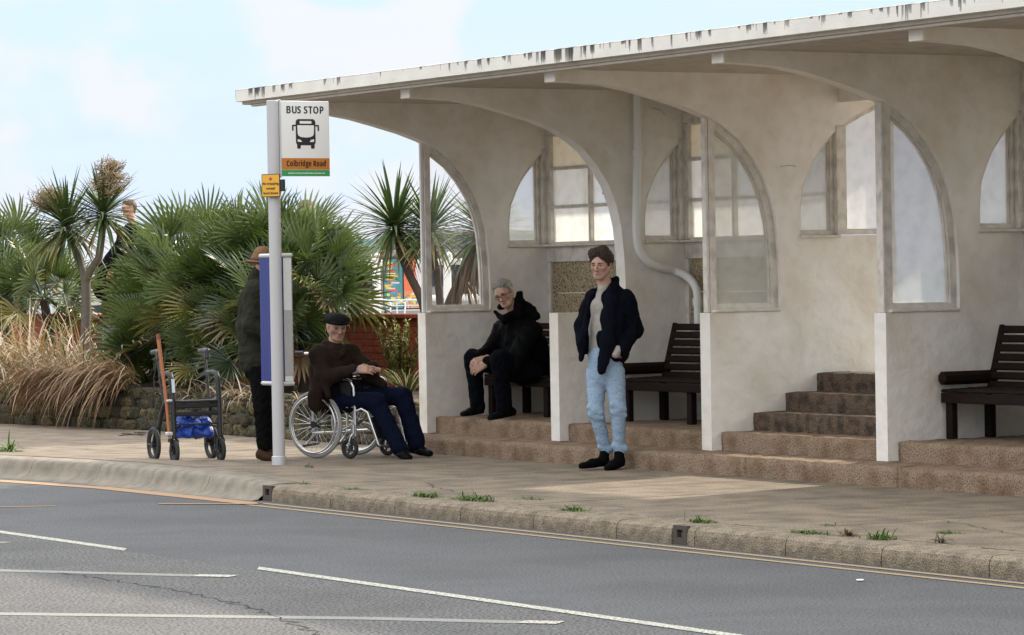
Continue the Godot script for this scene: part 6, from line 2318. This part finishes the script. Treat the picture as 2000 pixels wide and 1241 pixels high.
func make_palms() -> void:
	var shapes := [frond_mesh(1, 0.15), frond_mesh(2, 0.5), frond_mesh(3, 0.3), frond_mesh(4, 0.9), frond_mesh(5, 0.2)]
	var clumps := [
		["broad bushy fan palm at the left of the bed, behind the rollator", [[Vector3(-10.494, 1.361, -1.3), 24, 1.0], [Vector3(-9.944, 1.767, -1.5), 26, 1.0], [Vector3(-9.282, 1.024, -0.75), 22, 0.95], [Vector3(-8.272, 1.308, -0.8), 26, 1.0], [Vector3(-10.22, 0.955, -1), 18, 0.9], [Vector3(-10.535, 0.697, -1.7), 18, 0.9], [Vector3(-10.599, 0.615, -1.4), 16, 0.8], [Vector3(-9.521, 1.48, -1), 22, 1.0], [Vector3(-7.699, 0.815, -0.6), 16, 0.85]], Vector3(-8.9, 0.36, -1.1)],
		["bushy fan palm behind the timetable case and the wheelchair", [[Vector3(-7.922, 1.692, -1.1), 28, 1.0], [Vector3(-7.651, 1.785, -1.4), 28, 1.0], [Vector3(-6.783, 1.579, -1.3), 24, 0.95], [Vector3(-6.883, 1.304, -0.9), 24, 1.0], [Vector3(-7.789, 1.25, -0.9), 20, 0.9], [Vector3(-6.804, 0.93, -0.7), 16, 0.85]], Vector3(-6.9, 0.36, -1.0)],
		["fan palm at the far left edge, behind the dry grass", [[Vector3(-16.772, 1.843, -2), 26, 1.0], [Vector3(-14.755, 1.4, -1.6), 22, 1.0], [Vector3(-16.209, 1.576, -1.4), 22, 1.0]], Vector3(-14.8, 0.36, -1.9)],
	]
	var r := RandomNumberGenerator.new()
	r.seed = 31
	for c in clumps:
		var o := thing("fan_palm", c[0], "fan palm", c[2], 0.0, "fan palms in the planting bed")
		for crown in c[1]:
			var at: Vector3 = crown[0] - c[2]
			var g := G.new()
			var foot := Vector3(at.x * 0.55, 0, at.z * 0.5)
			g.tube([foot, foot.lerp(at, 0.5) + Vector3(0.02, 0.05, 0), at], 0.075, 0.06, 8)
			part("trunk", g, M.bark_brown, o)
			var n: int = int(crown[1] * 1.35)
			for i in n:
				var y := lerpf(1.0, -0.55, pow((i + 0.5) / n, 0.85))
				var a := i * 2.39996 + r.randf_range(-0.3, 0.3)
				var h := sqrt(maxf(0.0, 1.0 - y * y))
				var d := Vector3(cos(a) * h, y, sin(a) * h)
				var roll := r.randf_range(-1.3, 1.3)
				var up := (Vector3.UP - d * d.y)
				up = up.normalized() if up.length() > 0.15 else Vector3(d.z, 0, -d.x).rotated(Vector3.UP, a).normalized()
				up = (up - d * up.dot(d)).normalized()
				var x := up.cross(d).normalized()
				var sc: float = crown[2] * r.randf_range(0.8, 1.12)
				var b := Basis(x, up, d) * Basis(Vector3.BACK, roll)
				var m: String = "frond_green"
				var dice := r.randf()  # light tones high, deep ones low: highlights and inner shade put into colour
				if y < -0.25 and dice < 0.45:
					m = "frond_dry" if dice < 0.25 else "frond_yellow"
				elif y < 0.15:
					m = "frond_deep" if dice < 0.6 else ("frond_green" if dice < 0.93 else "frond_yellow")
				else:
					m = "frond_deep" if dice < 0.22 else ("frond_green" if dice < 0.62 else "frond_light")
				var f := put("frond", shapes[r.randi_range(0, 4) if y > -0.2 else 3], M[m], o)
				f.transform = Transform3D(b.scaled_local(Vector3.ONE * sc), at + d * 0.03)


func rosette(called: String, at: Vector3, n: int, len_: float, lean: Vector3, parent: Node, seed_: int, dry := 0) -> void:
	var r := RandomNumberGenerator.new()
	r.seed = seed_
	var g := G.new()
	for i in n:
		var y := lerpf(0.98, -0.62, pow((i + 0.5) / n, 1.05))
		var a := i * 2.39996 + r.randf_range(-0.2, 0.2)
		var h := sqrt(maxf(0.0, 1.0 - y * y))
		var d := (Vector3(cos(a) * h, y, sin(a) * h) + lean * 0.35).normalized()
		var k := r.randf()
		if y < -0.25 and k < 0.3:
			g.paint(0.2, 0.17, 0.06)
		elif k < 0.45:
			g.paint(0.04, 0.078, 0.022)
		elif k < 0.85:
			g.paint(0.066, 0.11, 0.03)
		else:
			g.paint(0.13, 0.16, 0.06)
		blade(g, at + d * 0.05 + Vector3(0, -0.06 * (1.0 - y), 0), d, len_ * r.randf_range(0.8, 1.12), 0.05, 0.15 + 0.75 * r.randf() * (1.2 - y), 5, 0.35)
	part(called, g, M.blades, parent)
	if dry > 0:
		g = G.new()
		for i in dry:
			var a := r.randf() * TAU
			var tone := r.randf_range(0.6, 1.1)
			g.paint(0.15 * tone, 0.095 * tone, 0.05 * tone)
			blade(g, at + Vector3(cos(a) * 0.06, r.randf_range(-0.25, -0.05), sin(a) * 0.06), Vector3(cos(a) * 0.5, -0.5, sin(a) * 0.5), len_ * r.randf_range(0.6, 1.1), 0.035, 1.6, 5, 0.3)
		part("dead_leaves", g, M.blades, parent)


func panicle(at: Vector3, size: Vector3, parent: Node, seed_: int, foot: Vector3) -> void:
	# a dried flower head: twigs that branch and branch again
	var r := RandomNumberGenerator.new()
	r.seed = seed_
	var g := G.new()
	for i in 70:
		var y := r.randf_range(-0.8, 1.0)
		var a := r.randf() * TAU
		var h := sqrt(1.0 - y * y)
		var tip := at + Vector3(cos(a) * h, y, sin(a) * h) * size * r.randf_range(0.55, 1.0)
		var from := foot.lerp(at + Vector3(0, size.y * 0.5, 0), r.randf_range(0.15, 0.8))
		var mid := from.lerp(tip, 0.5) + Vector3(0, 0.03, 0)
		g.tube([from, mid, tip], 0.005, 0.003, 3, false)
		for k in 13:
			var s := from.lerp(tip, r.randf_range(0.3, 1.0)) + Vector3(0, 0.015, 0)
			var e := s + Vector3(r.randf_range(-1, 1), r.randf_range(-0.5, 1), r.randf_range(-1, 1)).normalized() * r.randf_range(0.05, 0.11)
			g.tube([s, e], 0.0042, 0.0028, 3, false)
			for b in 3:
				g.ball(s.lerp(e, (b + 1) / 3.0), Vector3.ONE * r.randf_range(0.005, 0.009), Basis.IDENTITY, 4)
	part("flower_head", g, M.panicle, parent)


func cordyline(label: String, base: Vector3, stems: Array, bark: Material, group := "cordyline palms") -> Node3D:
	var o := thing("cordyline", label, "cordyline palm", base, 0.0, group)
	for s in stems:
		var path := []
		for p in s[0]:
			path.append(p - base)
		var smooth := []
		var cv := Curve3D.new()
		for i in path.size():
			var tan_: Vector3 = (path[mini(i + 1, path.size() - 1)] - path[maxi(i - 1, 0)]) * 0.18
			cv.add_point(path[i], -tan_, tan_)
		var len_ := cv.get_baked_length()
		for i in 15:
			smooth.append(cv.sample_baked(len_ * i / 14.0))
		var g := G.new()
		g.tube(smooth, s[1], s[2], 10)
		part("trunk", g, bark, o)
	return o


func make_cordylines() -> void:
	var b := Vector3(-13.233, 0.28, -1.5)
	var o := cordyline("pale-trunked cordyline with two leafy heads and dried flowers, at the left", b, [
		[[Vector3(-13.233, 0.28, -1.5), Vector3(-13.251, 0.892, -1.5), Vector3(-13.216, 1.302, -1.5), Vector3(-13.215, 1.649, -1.5)], 0.068, 0.06],
		[[Vector3(-13.218, 1.605, -1.5), Vector3(-13.347, 1.808, -1.5), Vector3(-13.408, 2.062, -1.45), Vector3(-13.515, 2.331, -1.4)], 0.045, 0.04],
		[[Vector3(-13.218, 1.605, -1.5), Vector3(-13.086, 1.773, -1.52), Vector3(-12.934, 1.897, -1.55), Vector3(-12.854, 2.44, -1.6)], 0.05, 0.042]], M.bark_pale)
	rosette("leaf_head", Vector3(-13.531, 2.331, -1.4) - b, 150, 0.66, Vector3(-0.2, 0, 0.2), o, 5)
	rosette("leaf_head", Vector3(-12.868, 2.465, -1.6) - b, 130, 0.62, Vector3(-0.1, -0.1, 0.2), o, 6)
	panicle(Vector3(-13.888, 2.608, -1.3) - b, Vector3(0.27, 0.25, 0.27), o, 8, Vector3(-13.56, 2.383, -1.4) - b)
	panicle(Vector3(-12.624, 2.857, -1.6) - b, Vector3(0.26, 0.28, 0.26), o, 9, Vector3(-12.836, 2.502, -1.6) - b)
	b = Vector3(-9.135, 0.71, -4)
	o = cordyline("cordyline with a slim curved trunk, left of the open arch's window post", b, [[[Vector3(-9.111, 0.71, -4), Vector3(-9.212, 1.247, -4), Vector3(-9.479, 1.56, -4), Vector3(-9.702, 1.822, -4), Vector3(-9.861, 2.218, -4)], 0.055, 0.045]], M.bark_brown)
	rosette("leaf_head", Vector3(-9.885, 2.237, -4) - b, 150, 0.72, Vector3(0, 0, 0), o, 15, 14)
	b = Vector3(-9.344, 0.7, -4.3)
	o = cordyline("cordyline with a thin upright trunk behind the arch's clear pane", b, [[[Vector3(-9.344, 0.7, -4.3), Vector3(-9.349, 1.242, -4.3), Vector3(-9.408, 1.603, -4.3), Vector3(-9.496, 1.846, -4.3), Vector3(-9.545, 2.167, -4.3)], 0.05, 0.042]], M.bark_brown)
	rosette("leaf_head", Vector3(-9.557, 2.179, -4.3) - b, 140, 0.66, Vector3(0, 0, 0), o, 16, 6)
	b = Vector3(-8.48, 0.722, -3.8)
	o = cordyline("cordyline with a thick leaning trunk and a skirt of dead leaves, beside the arch's curve", b, [[[Vector3(-8.48, 0.722, -3.8), Vector3(-8.276, 1.22, -3.8), Vector3(-7.953, 1.568, -3.8), Vector3(-7.717, 1.825, -3.8), Vector3(-7.517, 2.08, -3.8)], 0.085, 0.075]], M.bark_brown)
	rosette("leaf_head", Vector3(-7.515, 2.121, -3.8) - b, 140, 0.66, Vector3(0, 0, 0), o, 17, 70)
	var g := G.new()
	var r := RandomNumberGenerator.new()
	r.seed = 77
	for i in 60:
		var f := r.randf()
		var p := Vector3(-8.071, 1.482, -3.8).lerp(Vector3(-7.564, 1.995, -3.8), f) - b
		var a := r.randf() * TAU
		var tone := r.randf_range(0.55, 1.1)
		g.paint(0.16 * tone, 0.1 * tone, 0.055 * tone)
		blade(g, p + Vector3(cos(a), 0, sin(a)) * 0.08, Vector3(cos(a) * 0.4, -0.7, sin(a) * 0.4), r.randf_range(0.3, 0.6), 0.04, 1.8, 4, 0.3)
	part("dead_leaves", g, M.blades, o)


func grass_patch(g: G, r: RandomNumberGenerator, n: int, x0: float, x1: float, z0: float, z1: float, y: float, len0: float, len1: float, lean: Vector3, droop: float, wide: float, greenness: float) -> void:
	for i in n:
		var x := r.randf_range(x0, x1)
		var z := lerpf(z0, z1, r.randf()) + wall_line(x)
		var k := r.randf()
		var t := r.randf_range(0.7, 1.2)
		if k < greenness:
			g.paint(0.13 * t, 0.17 * t, 0.045 * t)
		elif k < greenness + 0.3:
			g.paint(0.5 * t, 0.37 * t, 0.25 * t)
		elif k < greenness + 0.6:
			g.paint(0.4 * t, 0.26 * t, 0.165 * t)
		else:
			g.paint(0.62 * t, 0.52 * t, 0.38 * t)
		var d := lean + Vector3(r.randf_range(-0.9, 0.8), r.randf_range(-0.1, 0.6), r.randf_range(-0.6, 0.6))
		blade(g, Vector3(x, y + r.randf_range(-0.05, 0.03), z), d, r.randf_range(len0, len1), wide * r.randf_range(0.7, 1.3), droop * r.randf_range(0.6, 1.4), 6, 0.2)


func make_undergrowth() -> void:
	var r := RandomNumberGenerator.new()
	r.seed = 44
	var g := G.new()
	grass_patch(g, r, 1200, -14.8, -11.0, -1.5, -0.5, 0.4, 0.7, 1.3, Vector3(0.25, 0.8, 0.25), 1.9, 0.022, 0.12)
	grass_patch(g, r, 560, -14.0, -9.9, -0.7, -0.1, 0.4, 0.4, 0.9, Vector3(0.4, 0.5, 0.4), 2.2, 0.02, 0.1)
	tag(part("dry_grass", g, M.blades), "tall straw-coloured dry grass growing along the top of the stone wall", "dry grass", "", "stuff")
	# one thick tussock that has fallen forward over the wall to the ground
	var o := thing("grass_tussock", "brown tussock of dead grass hanging over the stone wall down to the pavement", "grass tussock", Vector3(0, 0, 0))
	g = G.new()
	for i in 800:
		var x := r.randf_range(-10.6, -8.7)
		var t := r.randf_range(0.6, 1.15)
		if r.randf() < 0.55:
			g.paint(0.36 * t, 0.21 * t, 0.105 * t)
		else:
			g.paint(0.46 * t, 0.32 * t, 0.2 * t)
		var toward_ := Vector3(-0.42 + 0.25 * (x + 9.7) + r.randf_range(-0.55, 0.45), r.randf_range(0.0, 0.8), r.randf_range(0.2, 0.7))
		blade(g, Vector3(x + 0.25, 0.5 + r.randf_range(-0.08, 0.12), wall_line(x) + r.randf_range(-0.22, 0.06)), toward_, r.randf_range(0.55, 0.95), 0.016 * r.randf_range(0.7, 1.3), 2.9 * r.randf_range(0.7, 1.3), 7, 0.2)
	part("dead_blades", g, M.blades, o)
	g = G.new()
	grass_patch(g, r, 260, -13.5, -10.2, -0.1, 0.1, 0.36, 0.08, 0.25, Vector3(0, 0.6, 0.5), 2.0, 0.012, 0.85)
	grass_patch(g, r, 240, -8.8, -2.8, -0.25, 0.02, 0.38, 0.06, 0.2, Vector3(0, 0.6, 0.5), 2.0, 0.01, 0.5)
	grass_patch(g, r, 120, -12.8, -11.0, 0.05, 0.15, 0.15, 0.08, 0.25, Vector3(0, 0.3, 0.5), 2.2, 0.012, 0.9)
	tag(part("green_grass", g, M.blades), "short green grass and moss growing out of the stone wall", "grass", "", "stuff")
	# straw below the fan palms
	g = G.new()
	grass_patch(g, r, 110, -7.4, -5.9, -0.4, -0.05, 0.38, 0.25, 0.5, Vector3(0.1, 0.4, 0.35), 1.6, 0.015, 0.0)
	tag(part("straw", g, M.blades), "fallen straw-coloured leaves lying along the bed below the fan palms", "straw", "", "stuff")
	# the shrub before the orange wall
	var sb := Vector3(-6.252, 0.358, -2)
	var s := thing("leafy_shrub", "yellow-green small-leaved shrub before the orange wall, left of the shelter", "shrub", sb)
	var leaves := G.new()
	for i in 26:
		var a := r.randf() * TAU
		var reach := r.randf_range(0.05, 0.34)
		var tip := Vector3(cos(a) * reach, r.randf_range(0.35, 0.78), sin(a) * reach * 0.7)
		var st := G.new()
		st.tube([Vector3(cos(a) * 0.05, -0.05, sin(a) * 0.05), tip * 0.55 + Vector3(0, 0.05, 0), tip], 0.007, 0.003, 4, false)
		part("stem", st, M.bark_brown, s)
		for k in 80:
			var f := r.randf_range(0.25, 1.04)
			var p := Vector3(cos(a) * 0.05, 0, sin(a) * 0.05).lerp(tip, f)
			var d := Vector3(r.randf_range(-1, 1), r.randf_range(-0.1, 1.1), r.randf_range(-1, 1)).normalized()
			var w := r.randf_range(0.6, 1.2)
			if r.randf() < 0.16:
				leaves.paint(0.3 * w, 0.22 * w, 0.09 * w)
			else:
				leaves.paint(0.24 * w, 0.25 * w, 0.055 * w)
			blade(leaves, p, d, r.randf_range(0.035, 0.065), 0.03, 0.3, 2, 0.2)
	part("leaves", leaves, M.blades, s)
	g = G.new()
	var gb := Vector3(-5.401, 0.363, -1.6)
	var gr := thing("grass_clump", "arching green and rust grass clump at the foot of the small-leaved shrub", "grass clump", gb)
	for i in 90:
		var a := r.randf() * TAU
		var t := r.randf_range(0.7, 1.2)
		if i % 3 == 0:
			g.paint(0.34 * t, 0.2 * t, 0.1 * t)
		else:
			g.paint(0.17 * t, 0.19 * t, 0.06 * t)
		blade(g, Vector3(cos(a), 0, sin(a)) * 0.05, Vector3(cos(a) * 0.6, 1.0, sin(a) * 0.6), r.randf_range(0.3, 0.62), 0.014, 1.5, 6, 0.2)
	part("blades", g, M.blades, gr)


func make_weeds_and_litter() -> void:
	var r := RandomNumberGenerator.new()
	r.seed = 91
	var spots := [
		[Vector3(-4.36, 0, 3.262), "bushy weed on the pavement at the left edge", 0.07, 0.2, 70],
		[Vector3(-4.462, 0, 2.441), "tiny flat weed on the pavement left of the rollator", 0.07, 0.03, 20],
		[Vector3(-0.061, 0, 2.379), "small weed tuft right of the bus stop pole", 0.07, 0.06, 34],
		[Vector3(1.668, 0, 3.303), "tiny weed by the slab joint in front of the bus stop pole", 0.08, 0.02, 16],
		[Vector3(2.557, 0, 3.372), "thin weed in the kerb joint before the wheelchair", 0.1, 0.03, 22],
		[Vector3(3.681, 0, 3.387), "low green weed patch at the kerb, left of its larger neighbour", 0.16, 0.06, 90],
		[Vector3(4.27, 0, 3.337), "largest green weed patch at the kerb before the shelter", 0.24, 0.075, 150],
		[Vector3(4.473, 0, 2.994), "sparse weeds in the slab joint beyond the largest patch", 0.14, 0.025, 26],
		[Vector3(5.655, 0, 3.378), "bright green weed in the kerb joint before the young man", 0.16, 0.05, 80],
		[Vector3(7.141, 0, 3.361), "green weed beside the iron drain outlet before the stairs", 0.12, 0.05, 60],
		[Vector3(8.352, 0, 3.411), "flat mossy weed in the kerb joint before the right-hand pier", 0.2, 0.03, 90],
		[Vector3(8.989, 0, 3.354), "spiky weed with a seed stalk in the kerb joint below the right-hand pier", 0.12, 0.07, 60],
		[Vector3(8.668, 0, 3.361), "dark little weed stalk left of the spiky weed", 0.05, 0.07, 22],
		[Vector3(8.901, 0, 2.787), "weed on the slabs by the right edge, clear of the kerb", 0.1, 0.03, 34],
		[Vector3(9.458, 0, 3.287), "brown dead weed stalk in the kerb joint at the right", 0.03, 0.09, 16],
		[Vector3(7.917, 0, 2.934), "faint green weed on the slabs behind the flat mossy one", 0.1, 0.015, 24]]
	for s in spots:
		var o := thing("weed", s[1], "weed", s[0], 0.0, "weeds in the pavement")
		var g := G.new()
		var brown: bool = (s[1] as String).begins_with("brown") or (s[1] as String).begins_with("dark")
		for i in int(s[4] * 1.8):
			var t := r.randf_range(0.6, 1.25)
			if brown:
				g.paint(0.1 * t, 0.07 * t, 0.035 * t)
			else:
				g.paint(0.1 * t, 0.16 * t, 0.03 * t)
			var p := Vector3(r.randfn(0, 0.45) * s[2], 0, r.randfn(0, 0.3) * minf(s[2], 0.09))
			var high: float = s[3] * r.randf_range(0.35, 1.0)
			blade(g, p, Vector3(r.randf_range(-1.6, 1.6), 1.0, r.randf_range(-1.6, 1.6)), high * 1.5 + 0.012, 0.008 + 0.07 * high, 1.8, 4, 0.2)
		part("leaves", g, M.blades, o)
	# scraps and twigs
	var scraps := [[Vector3(3.005, -0.116, 3.446), "white paper scrap on the double yellow lines", 0.05], [Vector3(8.11, -0.116, 3.58), "flat white scrap in the gutter before the stairs", 0.045], [Vector3(9.974, -0.116, 4.263), "white scrap lying out on the tarmac at the right", 0.035], [Vector3(5.201, -0.116, 3.143), "pale scrap against the foot of the kerb in the middle", 0.025], [Vector3(3.019, 0.004, 0.86), "white scrap at the edge of the sunlit patch", 0.03]]
	for s in scraps:
		var o := thing("paper_scrap", s[1], "litter", s[0], r.randf() * 3.0, "scraps of litter")
		var g := G.new()
		var w: float = s[2]
		g.rough(Vector3(0, 0.003, 0), Vector3(w * 2, 0.002, w), 0.02, 0.003, rough_noise)
		part("scrap", g, M.white_paint, o)
	var st := thing("dry_stalk", "dry straw stalk lying in the gutter at the right", "dry stalk", Vector3(10.097, -0.116, 3.533))
	var g := G.new()
	g.tube([Vector3(-0.2, 0.01, 0.02), Vector3(0.0, 0.02, 0.0), Vector3(0.12, 0.012, 0.03)], 0.006, 0.004, 5)
	part("stalk", g, M.panicle, st)
	var tw := thing("fallen_twigs", "brown fallen twigs lying on the pavement behind the rollator", "twigs", Vector3(-7.179, 0, 0.67))
	for i in 6:
		g = G.new()
		var a := r.randf() * TAU
		g.tube([Vector3(0.12 * i - 0.3, 0.008, r.randf_range(-0.1, 0.1)), Vector3(0.12 * i - 0.3 + cos(a) * 0.15, 0.016, sin(a) * 0.1), Vector3(0.12 * i - 0.3 + cos(a) * 0.3, 0.008, sin(a) * 0.25)], 0.005, 0.003, 4)
		part("twig", g, M.bark_brown, tw)
